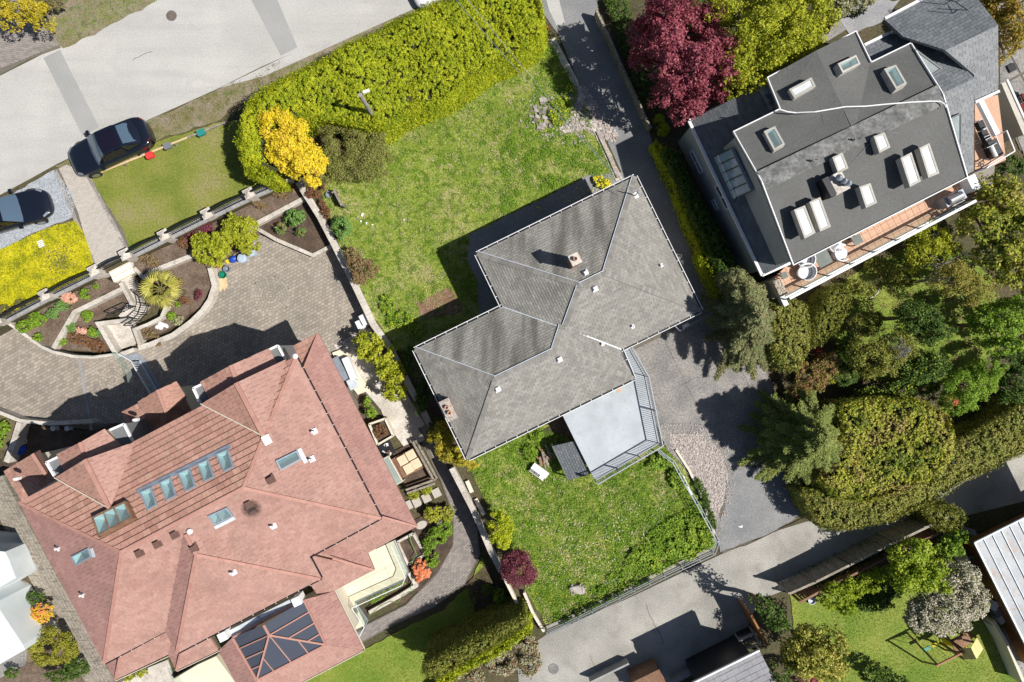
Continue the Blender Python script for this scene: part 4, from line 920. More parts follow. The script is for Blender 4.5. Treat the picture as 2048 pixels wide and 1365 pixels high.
# ================================================================ GREY SHINGLE HOUSE (centre)
ZE = 3.3
GH = T('grey_shingle_house', 'grey shingle hip-roofed house in the middle with a vinyl deck', 'house', P(1120, 650, 0))
G1 = [P(955, 508, ZE), P(1271, 353, ZE), P(1400, 622, ZE), P(1084, 777, ZE)]
G2 = [P(829, 700, ZE), P(1160, 539, ZE), P(1267, 757, ZE), P(936, 918, ZE)]
fa, ra, ca_ = hip_faces(G1, .42); fb_, rb_, cb_ = hip_faces(G2, .42)
deck(fa+fb_, GH, m_shin, 'roof_deck', .03, .1)
def gsh(face, mat, lift, nm): tiles_obj(tile_face(face, .30, .14, lift, .010, .5, None, .002), 'roof_shingle', mat, GH, 0, nm)
gsh(fa[0], m_shind, .026, 'north_shingles'); gsh(fa[3], m_shinw, .022, 'west_shingles'); gsh(fa[1], m_shin, .012, 'east_shingles'); gsh(fa[2], m_shin, .012, 'south_shingles')
gsh(fb_[0], m_shind, .026, 'north_shingles'); gsh(fb_[3], m_shinw, .022, 'west_shingles'); gsh(fb_[1], m_shin, .012, 'east_shingles'); gsh(fb_[2], m_shin, .012, 'south_shingles')
cp = MB(); fl = MB()
for c4, rr in ((ca_, ra), (cb_, rb_)):
    A, B, C, D = c4
    for p, q in ((rr[0], A), (rr[0], D), (rr[1], B), (rr[1], C), (rr[0], rr[1])):
        if (c4 is cb_ and q in (B,)) : 
            q = lrp(p, q, .33)
        if c4 is ca_ and q is D: q = lrp(p, q, .38)
        cap_line(cp, q, p, .24, .16, .028)
o = cp.build('ridge_cap_shingles', m_ridge, GH); o['kind'] = 'stuff'
for p, q in ((ra[0], ca_[0]), (ra[1], ca_[1]), (ra[0], ra[1]), (rb_[0], rb_[1]), (rb_[0], cb_[0]), (ra[0], lrp(ra[0], ca_[3], .38)), (rb_[1], lrp(rb_[1], cb_[1], .3))):
    d = (q-p).normalized(); s = Vector((-d.y, d.x, 0)).normalized()
    if s.dot(Vector((-.4, .9, 0))) < 0: s = -s
    fl.bar(p+s*.15+Vector((0, 0, .0)), q+s*.15+Vector((0, 0, .0)), .035, .045)
# valley flashings
v1 = on_plane(fa[3], 1122, 655)[0]; n1 = P(1005, 614, ZE); v2 = on_plane(fb_[1], 1126, 654)[0]; n2 = P(1242, 699, ZE)
fl.bar(v1+Vector((0, 0, .03)), n1+Vector((0, 0, .03)), .05, .03); fl.bar(v2+Vector((0, 0, .04)), n2+Vector((0, 0, .04)), .05, .03)
fl.build('ridge_flashing', m_flash, GH)
A, B, C, D = ca_; E, F_, Gc, H_ = cb_      # E west, F_ (hidden), Gc SE, H_ S
gutter(GH, [n1, A, B, C, n2], False); gutter(GH, [n2, Gc, H_, E, n1], False)
MB().prism(inset(list(ca_), .90), -.1, ZE-.08).build('wall', m_stucco, GH); MB().prism(inset(list(cb_), .90), -.1, ZE-.08).build('wall', m_stucco, GH)
# soffits
MB().prism(inset(list(ca_), .995), ZE-.14, ZE-.10).build('soffit', m_creamp, GH); MB().prism(inset(list(cb_), .995), ZE-.15, ZE-.11).build('soffit', m_creamp, GH)
# chimneys
def chimney(label, px, py, z0, w, l, h, ang, flues, mat, cowl=False, cap=m_conc):
    k = P(px, py, z0+h); t = T('chimney', label, 'chimney', (k.x, k.y, z0)); c = Vector((k.x, k.y, z0))
    n = int(h/.075); ca, sa = math.cos(ang), math.sin(ang); mb = MB(); mb.box(c-Vector((0, 0, .3)), w-.03, l-.03, h+.27, ang); mb.build('mortar_core', m_conc, t)
    bk = []
    for j in range(-3, n):
        for s in range(4):
            L = w if s % 2 == 0 else l; m = max(1, round(L/.2)); bl = L/m
            for i in range(m):
                u = -L/2+bl*(i+.5); off = (l if s % 2 == 0 else w)/2
                x, y = (u, -off) if s == 0 else (u, off) if s == 2 else (-off, u) if s == 1 else (off, u)
                bk.append((c+Vector((x*ca-y*sa, x*sa+y*ca, j*.075)), (bl-.012, .04) if s % 2 == 0 else (.04, bl-.012)))
    mb = MB()
    for q, (a, b) in bk: mb.box(q, a, b, .065, ang)
    o = mb.build('bricks', mat, t); o['kind'] = 'stuff'
    MB().box(c+Vector((0, 0, h)), w+.1, l+.1, .07, ang).build('crown', cap, t)
    for i in range(flues):
        u = (i-(flues-1)/2)*.3; x, y = (0, u) if l > w else (u, 0)
        p = c+Vector((x*ca-y*sa, x*sa+y*ca, h+.07)); MB().lathe(p, [(.11, 0), (.10, .22), (.075, .22), (.075, .05)], 12).build('flue', m_terra if not cowl else m_steel, t)
    return t
chimney('brick chimney with a concrete top on the stained north slope', 1150, 519, 4.1, .40, .44, 2.0, A26, 1, m_brick)
chimney('wide stone-topped brick chimney at the west gutter of the grey roof', 897, 820, 2.6, .45, 1.0, 1.5, A26, 2, m_brick, cap=m_gravel)
for px, py, fc, lb in ((1172, 546, fa[0], 'white box vent on the north slope beside the ridge'), (1190.5, 577, fa[2], 'white box vent just below the upper ridge'), (1119, 719, fb_[2], 'white box vent beside the lower ridge'), (995, 779, fb_[2], 'white box vent near the west hip of the lower wing')):
    box_vent(px, py, fc, lb, m_white, 'white box vents on the grey roof', .22, .2)
for px, py, fc, lb in ((1323, 531, fa[1], 'short white pipe on the east slope with a pale stain'), (1266, 653, fa[2], 'short white pipe near the south-east eave of the grey roof'), (1205, 689, fb_[1], 'small white pipe by the roof valley above the deck')):
    pipe_vent(px, py, fc, lb, .22, group='short white pipes on the grey roof', base=.09)
# service mast with antenna
p, n = on_plane(fa[1], 1270, 392); t = T('service_mast', 'short metal service mast with wires at the north corner of the grey roof', 'mast', p)
m = MB(); m.tube([p, p+Vector((.0, 0, .9))], .03, 8); m.build('pole', m_steel, t); m = MB(); m.bar(p+Vector((-.25, .1, .8)), p+Vector((.25, -.1, .8)), .04, .04); m.build('crossbar', m_steel, t); MB().box(p, .3, .3, .04, A26).build('flashing', m_white, t)
# deck
ZD = 1.6
DK = [(1232, 702), (1258, 695), (1291, 753), (1318, 887), (1190, 962), (1124, 829), (1150, 800)]
DKT = T('vinyl_deck', 'pale grey vinyl deck with metal railing on the south side', 'deck', P(1230, 830, 0))
dkw = PP(DK, ZD); MB().prism(dkw, ZD-.22, ZD-.006).build('floor', m_deck, DKT)
for r_, z_ in flat_pieces(dkw, ZD, 8, 1.83, math.radians(-63), .008, .0, 0, .0015, minf=.02): MB().prism(r_, ZD-.008, z_).build('deck_sheet', m_deck, DKT)
m = MB()
for q in (dkw[2], dkw[3], dkw[4], dkw[5]): 
    c = sum(dkw, Vector())/7; b = q+(c-q)*.06; MB().bar(Vector((b.x, b.y, -.05)), Vector((b.x, b.y, ZD-.23)), .14, .14).build('post', m_wood, DKT)
rail(DKT, [dkw[1], dkw[2], dkw[3], dkw[4]], ZD, 1.0, m_steel, 1.5, .115, toph=.05, balr=.022)
rail(DKT, [dkw[4]+(dkw[5]-dkw[4])*.02, dkw[4]+(dkw[5]-dkw[4])*.03], ZD, 1.0, m_steel, 1.5, 0)
MB().prism(PP([(1231, 774), (1240, 771), (1243, 782), (1236, 786)], ZD+.012), ZD-.01, ZD+.012).build('paper_scrap', m_terra, DKT)
# canopy under deck
CN = T('canopy', 'small dark tiled canopy tucked against the west side of the deck', 'canopy', P(1140, 925, 0))
cf = [P(1104, 893, 1.45), P(1135, 960, 1.15), P(1182, 949, 1.3), P(1152, 882, 1.5)]
cfb = [P(1104, 893, 1.05), P(1136, 960, 1.05), P(1180, 950, 1.35), P(1150, 882, 1.35)]
deck([cfb], CN, m_slate, 'roof_deck', .02, .05); tiles_obj(tile_face(cfb, .2, .14, .03, .012), 'roof_tile', m_slate, CN, 0)
for q in cfb: MB().bar(Vector((q.x*.998, q.y*.998, 0)), Vector((q.x*.998, q.y*.998, 1.0)), .08, .08).build('post', m_wood, CN)
# carport at the east corner: small glazed porch frame
PF = T('metal_porch_frame', 'small metal frame with a shelf at the east corner of the grey house', 'frame', P(1375, 650, 0))
m = MB()
w = PP([(1345, 648), (1360, 662), (1436, 620), (1425, 605)], 1.2)
for i in range(4): m.bar(w[i], w[(i+1) % 4], .05, .05)
m.build('frame_bars', m_steel, PF)
for q in w: MB().bar(Vector((q.x, q.y, 0)), q, .05, .05).build('leg', m_steel, PF)
MB().box(P(1371, 651, .8), .35, .16, .12, A26).build('shelf_box', m_white, PF)

# ================================================================ DARK MEMBRANE-ROOF HOUSE
DH = T('dark_roof_house', 'large house with dark membrane roof, eleven skylights and tiled terrace', 'house', P(1680, 300, 0))
zu, zr_ = 6.2, 6.85
a, b, c, d, e, f_, g, h, i_, j = (1466, 264.5, zu), (1559, 219, zu+.1), (1533.5, 156.7, zu), (1710.4, 64, zu), (1740.7, 126, zu+.15), (1820, 87.6, zu), (1884, 189, zr_), (1933, 356, zu), (1585.6, 531, zu), (1522, 363, zr_)
mm, nn = (1633, 101, zr_-.1), (1709, 268, zr_)
DF = {'roof_west': [a, b, nn, j], 'roof_ext_west': [c, mm, nn, b][::-1], 'roof_light': [mm, d, e, nn], 'roof_north': [e, f_, g, nn], 'roof_south': [j, nn, g, h, i_]}
DFW = {k: PP(v) for k, v in DF.items()}
deck(list(DFW.values()), DH, m_memb, 'roof_base', .02, .14)
for k, v in DFW.items():
    tl = tile_face(v, 6.0, .95, .012, .004, .37, None, 0); tiles_obj(tl, 'roof_sheet', m_memb, DH, 60)
rl = MB(); rl.bar(P(*j)+Vector((0, 0, .02)), P(*g)+Vector((0, 0, .02)), .95, .012); rl.build('ridge_sheet', m_membl, DH)
body = PP([a, c, d, f_, h, i_], zu)
MB().prism([P(1476, 270, 6), P(1564, 226, 6), P(1541, 166, 6), P(1704, 74, 6), P(1736, 134, 6), P(1815, 98, 6), P(1922, 350, 6), P(1590, 520, 6)], 0, 5.95).build('wall', m_siding, DH)
eb = MB(); ebl = [P(*q) for q in (i_, j, a, b, c, d, e, f_, g, h, i_)]
for q1_, q2_ in zip(ebl[:-1], ebl[1:]): eb.bar(q1_+Vector((0, 0, -.02)), q2_+Vector((0, 0, -.02)), .045, .12)
eb.build('parapet_edge', m_white, DH)
cd_ = MB(); cd_.tube([P(x, y, 7.04 if x > 1600 else 6.75) for x, y in ((1559, 219), (1575, 224), (1592, 226), (1630, 224), (1660, 219), (1690, 214), (1730, 213), (1770, 209), (1820, 205), (1860, 203), (1880, 203), (1888, 208), (1892, 216))], .032, 6); cd_.build('cable_conduit', m_white, DH)
w1_ = MB(); w1_.tube([P(x, y, z) for x, y, z in ((1771, 266, 6.9), (1800, 266, 6.7), (1840, 266, 6.6), (1870, 264, 6.6), (1890, 268, 6.4), (1908, 276, 6.3))], .012, 4); w1_.tube([P(1697, 333, 6.7), P(1738, 288, 6.8)], .012, 4); w1_.build('thin_wire', m_steel, DH)
sk = [((1581, 178), (1626, 154), (1635, 172), (1592, 196), 'roof_ext_west', 'wide skylight on the north-west wing, west of its ridge', 0), ((1673, 130), (1710, 112.5), (1719, 131), (1683, 149), 'roof_light', 'wide skylight with a dark pane on the paler sloping panel', 1),
      ((1769, 141.5), (1793, 133), (1815, 171), (1793, 182), 'roof_north', 'tall skylight on the north-east slope beside the shingled roof', 1), ((1529.5, 265), (1552, 254.5), (1572, 291), (1550, 304), 'roof_west', 'tall skylight alone at the west corner of the dark roof', 1),
      ((1747.5, 273), (1769.4, 265), (1781, 295), (1759, 306.6), 'roof_south', 'white squarish skylight right of centre with a thin wire', 0), ((1664.5, 315), (1685, 305.5), (1697, 337), (1676.5, 347), 'roof_south', 'white squarish skylight just above the chimney', 0),
      ((1801, 316.5), (1823, 305), (1842, 363), (1820, 374.5), 'roof_south', 'left one of the long white skylight pair near the terrace', 0), ((1838.5, 296.5), (1859, 286.5), (1879, 347), (1857, 356), 'roof_south', 'right one of the long white skylight pair near the east edge', 0),
      ((1718.5, 374), (1741, 366.5), (1754.5, 406), (1732, 416.5), 'roof_south', 'single grey-white skylight right of the chimney', 0), ((1588, 420), (1610, 411), (1631, 466), (1609.5, 478), 'roof_south', 'left one of the long skylight pair at the south-west corner', 0),
      ((1619, 404.5), (1640.5, 394.5), (1662, 454), (1640.5, 463.5), 'roof_south', 'right one of the long skylight pair at the south-west corner', 0)]
m_curb = M('skylight_curb', [(.42, .40, .36), (.50, .48, .44)], 3, grain=.1)
for q0_, q1_, q2_, q3_, fc, lb, dk in sk:
    skylight('skylight', lb, 'curb skylights on the dark roof', (q3_, q2_, q1_, q0_), DFW[fc], .36, m_curb, m_sglass if dk else m_wdome, fw=.09, well=1 if dk else None)
# chimney with metal cowls
CH = T('chimney', 'dark clad chimney with metal cowls on the membrane roof', 'chimney', P(1672, 368, 6.5)); cc_ = P(1668, 372, 7.0)
MB().box(Vector((cc_.x, cc_.y, 6.4)), .62, .85, .75, math.radians(28)).build('stack', m_black, CH)
MB().box(Vector((cc_.x-.36, cc_.y-.12, 6.4)), .3, .9, .95, math.radians(28)).build('black_baffle', m_black, CH)
MB().box(Vector((cc_.x+.12, cc_.y+.08, 7.16)), .72, .9, .05, math.radians(28)).build('top_slab', m_conc, CH)
for dx, dy, r in ((-.02, .25, .12), (.22, .1, .11), (.40, .0, .11)):
    MB().lathe(Vector((cc_.x+dx, cc_.y+dy, 7.21)), [(r*.8, 0), (r*.8, .3), (r*1.25, .3), (r*1.3, .36), (r*.9, .42), (r*.3, .5)], 14).build('cowl', m_steel, CH)
for x, y, lb in ((1706, 281, 'thin bent pipe on the dark roof ridge, right one'), (1622, 323, 'thin bent pipe on the dark roof ridge, left one')):
    p = P(x, y, 6.9); t = T('vent_pipe', lb, 'vent pipe', (p.x, p.y, 6.8)); m = MB(); m.tube([Vector((p.x, p.y, 6.75)), p+Vector((0, 0, .25)), p+Vector((.18, 0, .3))], .04, 8); m.build('pipe', m_plast, t)
# lower west shingled roof
zl_ = 3.2
LWp = [P(1377, 243, zl_), P(1523, 552, zl_), P(1612, 508, 4.6)]
LW = [on_plane(LWp, x, y)[0] for x, y in ((1377, 243), (1523, 552), (1605, 512), (1500, 262), (1566, 226), (1541, 160))]
deck([LW], DH, m_slate, 'lower_roof_deck', .02, .12)
sl = tile_face(LW, .3, .14, .007, .006, .5, None, .001); tiles_obj(sl, 'roof_shingle', m_slate, DH, 0, 'lower_roof_shingles')
eb = MB(); lwq = [P(1560, 152, zl_), P(1377, 243, zl_), P(1523, 552, zl_), P(1586, 524, zl_)]
LN = [P(1377, 243, zl_), P(1470, 197, 4.2), P(1580, 190, 4.2), P(1560, 152, zl_)]
eb.bar(lwq[0], lwq[1], .12, .12); eb.bar(lwq[1], lwq[2], .14, .12); eb.bar(lwq[2], lwq[3], .12, .12); eb.build('gutter', m_white, DH)
LN = [P(1377, 243, zl_), P(1420, 255, 3.75), P(1580, 190, 3.75), P(1560, 152, zl_)]
MB().prism(PP([(1384, 250), (1560, 164), (1610, 500), (1526, 540)], 3.05), 0, 3.06).build('lower_wall', m_siding, DH)
# west wall windows (seen below the lower eave)
def wallwin(px0, py0, px1, py1, z0, z1, parent, off=Vector((-.03, -.015, 0))):
    a, b = P(px0, py0, z1), P(px1, py1, z1); fr = MB(); d = (b-a).normalized(); n = Vector((-d.y, d.x, 0)); n = n if n.dot(off) > 0 else -n
    fo = n*.04; H_ = z1-z0; dn = Vector((0, 0, -H_))
    for s, e2_ in ((a, b), (a+dn, b+dn)): fr.bar(s+fo, e2_+fo, .07, .07)
    for s in (a, b, (a+b)/2): fr.bar(s+fo+dn, s+fo, .07, .07)
    w = fr.build('window_frame', m_white, parent); g_ = MB(); g_.face([a+n*.05, b+n*.05, b+n*.05+dn, a+n*.05+dn]); g_.build('window_pane', m_dglass, parent)
wa, wb = P(1384, 250, 3.05), P(1526, 540, 3.05)
def onwall(t, z): q = wa.lerp(wb, t); return Vector((q.x, q.y, z))
for t0, t1, z0, z1 in ((.12, .27, 1.1, 1.55), (.40, .56, 2.2, 2.7), (.46, .53, .8, 1.2)):
    a, b = onwall(t0, z1), onwall(t1, z1); d = (b-a).normalized(); n = Vector((d.y, -d.x, 0)); n = n if n.x < 0 else -n; fr = MB(); dn = Vector((0, 0, z0-z1))
    for s, e2_ in ((a, b), (a+dn, b+dn)): fr.bar(s+n*.04, e2_+n*.04, .07, .07)
    for s in (a, b, (a+b)/2): fr.bar(s+n*.04+dn, s+n*.04, .07, .07)
    wf = fr.build('window', m_white, DH); g_ = MB(); g_.face([a+n*.02, b+n*.02, b+n*.02+dn, a+n*.02+dn]); g_.build('pane', m_dglass, wf)
# lean-to glass on the lower roof
LG = T('lean_to_rooflight', 'five-bay blue glass lean-to rooflight on the shaded lower roof', 'skylight', P(1465, 345, 3.6))
o0, o1 = P(1435, 311, 4.15), P(1472, 396, 4.15); t0_, t1_ = P(1463, 297, 5.1), P(1504, 382, 5.1); s0, s1 = P(1428, 314, 3.75), P(1467, 399, 3.75)
lb_ = MB(); mg = M('blue_glass', [(.24, .34, .42), (.32, .42, .50)], 2, grain=0, rough=.08, spec=.9)
for k in range(5):
    pane([lrp(o0, o1, k/5), lrp(o0, o1, (k+1)/5), lrp(t0_, t1_, (k+1)/5), lrp(t0_, t1_, k/5)], LG, mg, 'glass_pane')
    pane([lrp(s0, s1, k/5), lrp(s0, s1, (k+1)/5), lrp(o0, o1, (k+1)/5), lrp(o0, o1, k/5)], LG, mg, 'side_pane')
for k in range(6): lb_.bar(lrp(o0, o1, k/5), lrp(t0_, t1_, k/5), .05, .05); lb_.bar(lrp(s0, s1, k/5), lrp(o0, o1, k/5), .05, .05)
lb_.build('glazing_bars', m_black, LG); m = MB(); m.bar(o0, o1, .06, .07); m.build('eave_bar', m_white, LG); m = MB(); m.bar(t0_, t1_, .14, .1); m.build('head_flashing', m_bgrey, LG)
for A_1, B_1, C_1 in ((s0, o0, t0_), (s1, o1, t1_)): pane([A_1, B_1, C_1, Vector((C_1.x, C_1.y, 3.5))], LG, mg, 'end_pane')
AC = T('air_conditioner', 'grey air-conditioning unit on the lower roof against the wing wall', 'air conditioner', P(1537, 204, 5.0))
MB().box(P(1536, 201, 4.9), .75, 1.15, .75, math.radians(28)).build('casing', m_bgrey, AC); q = P(1536, 201, 5.65)
m = MB()
for r in (.12, .2, .28): m.tube([q+Vector((math.cos(t)*r, math.sin(t)*r, .02)) for t in np.linspace(0, 6.28, 18)], .012, 4)
m.build('fan_grille', m_black, AC)
for k in range(7): pass
# shingled east roofs
zn = 5.4
def shr(face, mat, nm, lift=.02): deck([face], DH, mat, 'east_roof_deck', .03, .12); tiles_obj(tile_face(face, .34, .17, lift, .012), 'roof_shingle', mat, DH, 0, nm)
R1, R2 = P(1890, 101, 6.9), P(1996, 51, 6.9)
def onp(pl, pts): return [on_plane(PP(pl), x, y)[0] for x, y in pts]
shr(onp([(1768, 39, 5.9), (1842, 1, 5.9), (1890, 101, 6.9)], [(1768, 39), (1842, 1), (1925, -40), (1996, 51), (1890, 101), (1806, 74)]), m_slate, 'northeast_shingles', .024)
shr(onp([(1890, 101, 6.9), (1996, 51, 6.9), (1948, 206, 5.7)], [(1890, 101), (1996, 51), (1996, 184), (1948, 206), (1948, 150)]), m_slatesun, 'southeast_shingles', .012)
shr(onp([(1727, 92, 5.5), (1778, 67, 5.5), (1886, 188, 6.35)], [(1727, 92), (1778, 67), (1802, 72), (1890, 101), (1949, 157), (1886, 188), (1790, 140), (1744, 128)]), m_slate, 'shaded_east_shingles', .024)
shr(onp([(1886, 188, 6.35), (1948, 157, 6.35), (1947, 342, 5.3)], [(1884, 187), (1948, 157), (1947, 342), (1931, 351)]), m_slatesun, 'east_strip_shingles', .012)
for q1_, q2_ in ((P(1768, 39, 5.92), P(1842, 0, 5.92)), (P(1727, 92, 5.52), P(1778, 67, 5.52)), (P(1948, 206, 5.72), P(1996, 184, 5.72))): eb = MB(); eb.bar(q1_, q2_, .12, .12); eb.build('gutter', m_white, DH)
MB().prism(PP([(1790, 56), (1850, 16), (1980, 55), (1980, 176), (1938, 196), (1922, 330), (1810, 110), (1780, 80)], 5.2), 0, 5.15).build('east_wall', m_siding, DH)
# triangular rooflights
m_triglass = M('frosted_pane', [(.24, .28, .28), (.32, .36, .36)], 3, grain=0, rough=.1, spec=.8)
def triglass(pts, lb):
    t = T('triangular_rooflight', lb, 'skylight', pts[0]); pane(pts, t, m_triglass, 'glass_pane', .02); m = MB()
    for k in range(3): m.bar(pts[k], pts[(k+1) % 3], .07, .06)
    m.build('frame', m_plast, t)
triglass([P(1829, 100, 6.35), P(1862, 152, 6.35), P(1882, 139, 6.1)], 'dark-framed triangular rooflight beside the north-east slope')
triglass([P(1901, 238, 6.3), P(1921, 228, 6.1), P(1921, 302, 6.0)], 'pale triangular rooflight on the narrow east shingle strip')
t = T('roof_ladder', 'metal frame and cables lying on the north-east shingles', 'roof frame', P(1900, 10, 6.4)); m = MB()
m.tube([P(1862, -6, 6.5), P(1912, 4, 6.6), P(1930, -6, 6.6)], .02, 5); m.tube([P(1912, 5, 6.5), P(1935, 21, 6.9), P(1945, 14, 6.9)], .02, 5); m.tube([P(1875, 18, 6.5), P(1935, 21, 6.9)], .018, 5); m.build('metal_bars', m_black, t)
# roof edge right of the picture (upper block between shingle roof and picture top)
# terrace
zt = 2.7
TF = [(1537, 566), (1585, 540), (1700, 478), (1935, 352), (1990, 330), (1986, 372), (1925, 408), (1562, 598), (1545, 598)]
tw = PP(TF, zt); TR = MB().prism(tw, zt-.25, zt).build('terrace', m_jointl, DH)
pieces_obj(flat_pieces(PP([(1538, 566), (1585, 520), (1700, 460), (1930, 345), (1955, 392), (1926, 404), (1564, 594), (1547, 590)], zt), zt, .36, .36, math.radians(27.5), .016, .02, 0, .001), zt, 'tile', m_terra, TR, 300)
MB().prism(inset(tw, .96), 0, zt-.26).build('terrace_wall', m_stucco, DH)
RL = T('terrace_railing', 'glass and white steel railing along the terracotta terrace edge', 'railing', P(1740, 500, zt))
pw = [P(1563, 600, zt), P(1925, 410, zt)]
def up3(p, z): return Vector((p.x, p.y, z))
m = MB(); m.bar(up3(pw[0], zt+1.0), up3(pw[1], zt+1.0), .13, .05); m.build('top_rail', m_white, RL)
m = MB(); m.bar(up3(pw[0], zt-.02), up3(pw[1], zt-.02), .09, .05); m.build('bottom_rail', m_white, RL)
for k in range(9):
    q = lrp(pw[0], pw[1], k/8); MB().bar(up3(q, zt), up3(q, zt+.98), .07, .07).build('post', m_steel, RL)
    if k < 8:
        q2 = lrp(pw[0], pw[1], (k+1)/8); m = MB(); m.face([lrp(q, q2, .06)+Vector((0, 0, .1)), lrp(q, q2, .94)+Vector((0, 0, .1)), lrp(q, q2, .94)+Vector((0, 0, .92)), lrp(q, q2, .06)+Vector((0, 0, .92))]); m.build('glass_pane', m_clear, RL)
m = MB(); m.box(P(1561, 603, zt-.2), .25, .55, .5, A26); m.build('end_block', m_white, RL)
# outside steps at the east end of the terrace
ST = T('metal_stair', 'light concrete stair with black railing at the terrace east end', 'staircase', P(1955, 385, 0))
for k in range(7): MB().prism(PP([(1925+k*4.5, 384-k*2.3), (1929.5+k*4.5, 381.7-k*2.3), (1938+k*4.5, 400-k*2.3), (1933.5+k*4.5, 402.3-k*2.3)], 2.5-k*.2), .0, 2.6-k*.22).build('step', m_conc, ST)
rail(ST, [P(1932, 402, 1.9), P(1972, 394, 1.9), P(1968, 352, 1.9), P(1950, 338, 1.9)], 1.3, 1.0, m_black, 1.0, .12)
EP = setting('east_patio', [(1950, 200), (1996, 190), (2012, 320), (1950, 350)], 2.4, m_terra, .3); 
m = MB(); m.bar(P(1956, 206, 3.4), P(1989, 272, 3.4), .26, .25); o = m.build('white_beam', m_white); tag(o, 'thick white beam along the east patio beside the stacked chairs', 'beam')
t = T('patio_railing', 'thin white railing round the east patio corner', 'railing', P(2000, 310, 2.4)); rail(t, [P(1989, 272, 2.4), P(2005, 312, 2.4), P(1950, 345, 2.4)], 2.4, .9, m_white, 1.2, 0, toph=.06)
# ================================================================ NEIGHBOURS
# top right slabs and wall
ND = setting('neighbour_slabs', [(1985, 0), (2060, -30), (2120, 200), (2100, 330), (2040, 300), (1995, 190), (1985, 60)], .02, m_joint, .1)
pieces_obj(flat_pieces(PP([(1990, -10), (2060, -30), (2110, 200), (2100, 330), (2060, 340), (2000, 190), (1998, 60)], .02), .02, 1.35, 1.35, math.radians(28), .12, .025, 0, .003, org=P(2040, 150, 0)), .02, 'slab', m_slab, ND, 60)
NB = T('neighbour_building', 'pale neighbour wall with small square openings at the right edge', 'building', P(2045, 230, 0))
m = MB(); m.prism(strip_poly(PP([(2008, 165), (2052, 268)], 1.4), .3), 0, 1.4); m.build('wall', m_stucco, NB)
m = MB(); m.prism(strip_poly(PP([(2014, 160), (2060, 262)], 1.43), .1), 1.4, 1.46); m.build('coping', m_white, NB)
for x, y in ((2022, 137),): MB().box(P(x, y, .05), .42, .42, .1, A26).build('drain_grate', m_black, NB)
for x, y, l in ((2028, 244, 'upper one of two small dark planter boxes by the pale wall'), (2028, 262, 'lower one of two small dark planter boxes by the pale wall')):
    o = MB().box(P(x, y, .05), .2, .2, .15, A26).build('planter_box', m_black); tag(o, l, 'planter', 'small dark boxes by the pale wall')
# standing-seam roof building lower right
MR = T('metal_roof_house', 'orange-walled building with pale standing-seam metal roof', 'house', P(2060, 1200, 0)); zm = 2.6
ml = M('seam_metal', [(.27, .285, .31), (.34, .36, .385)], .8, grain=.1, gsc=10, rough=.5, metal=.15, stain=[(1.1, (.30, .20, .15), .55, .68, .6), (7, (.28, .18, .13), .62, .7, .8)])
p0, p1 = P(1949, 1086, zm), P(2110, 1005, zm+.5); dn = P(2056, 1300, zm)-P(1949, 1086, zm); dirr = (p1-p0); L = dirr.length; dirr.normalize(); npan = 14; pw_ = .48
for k in range(npan):
    a = p0+dirr*(pw_*k+.02); b = p0+dirr*(pw_*(k+1)-.02); m = MB(); m.face([a, b, b+dn*1.2, a+dn*1.2][::-1]); m.face([a-Vector((0, 0, .04)), b-Vector((0, 0, .04)), b+dn*1.2-Vector((0, 0, .04)), a+dn*1.2-Vector((0, 0, .04))]); m.face([a, a-Vector((0, 0, .04)), b-Vector((0, 0, .04)), b]); m.build('roof_panel', ml, MR)
    s = MB(); q = p0+dirr*pw_*(k+1); s.bar(q-Vector((0, 0, .02)), q+dn*1.2-Vector((0, 0, .02)), .035, .07); s.build('standing_seam', m_bgrey, MR)
m = MB(); m.bar(p0+Vector((0, 0, -.06)), p0+dn*1.2+Vector((0, 0, -.06)), .08, .1); m.bar(p0+Vector((0, 0, -.06)), p1+Vector((0, 0, -.06)), .08, .1); m.build('roof_edge', m_flash, MR)
q0_ = P(1984, 1112, 2.4)
MB().prism([q0_, P(2200, 1010, 2.4), P(2300, 1200, 2.4), q0_+dn*1.2], 0, 2.45).build('wall', m_woodo, MR)
setting('side_passage', [(1880, 1040), (1950, 1060), (2060, 1320), (2100, 1500), (2010, 1450), (1960, 1250)], .0, m_concg, .1)
t = T('basket_chair', 'round wire chair in the shade beside the orange wall', 'chair', P(1945, 1122, 0)); m = MB(); q = P(1945, 1124, .45)
for k in range(9):
    m.tube([q+Vector((-.35+.08*k, -.3*math.sqrt(max(0.05, 1-((k-4)/4.5)**2)), .1)), q+Vector((-.35+.08*k, .3*math.sqrt(max(.05, 1-((k-4)/4.5)**2)), .1))], .015, 4)
m.tube([q+Vector((math.cos(a_)*.42, math.sin(a_)*.36, .16)) for a_ in np.linspace(0, 6.28, 20)], .02, 5); m.build('seat', m_steel, t)
for k in range(4): a_ = k*1.57+.7; MB().tube([q+Vector((math.cos(a_)*.25, math.sin(a_)*.25, .1)), q+Vector((math.cos(a_)*.3, math.sin(a_)*.3, -.45))], .018, 5).build('leg', m_steel, t)
# white edge walls of the bottom right garden
def wallthing(name, label, cat, pts, z0, z1, w, mat, pieces=None, zt=None):
    ps = PP(pts, z1); t = T(name, label, cat, Vector((sum(p.x for p in ps)/len(ps), sum(p.y for p in ps)/len(ps), z0)))
    MB().prism(strip_poly(ps, w), z0, z1).build('body', mat, t); return t
wallthing('garden_wall', 'long white-capped garden wall beside the metal roof house', 'wall', [(1907, 1060), (1965, 1185)], 0, 1.2, .16, m_creamp)
wallthing('garden_wall', 'lower stretch of white-capped wall beyond the pale blossom tree', 'wall', [(1988, 1243), (2016, 1290), (2050, 1370)], 0, 1.1, .16, m_creamp)
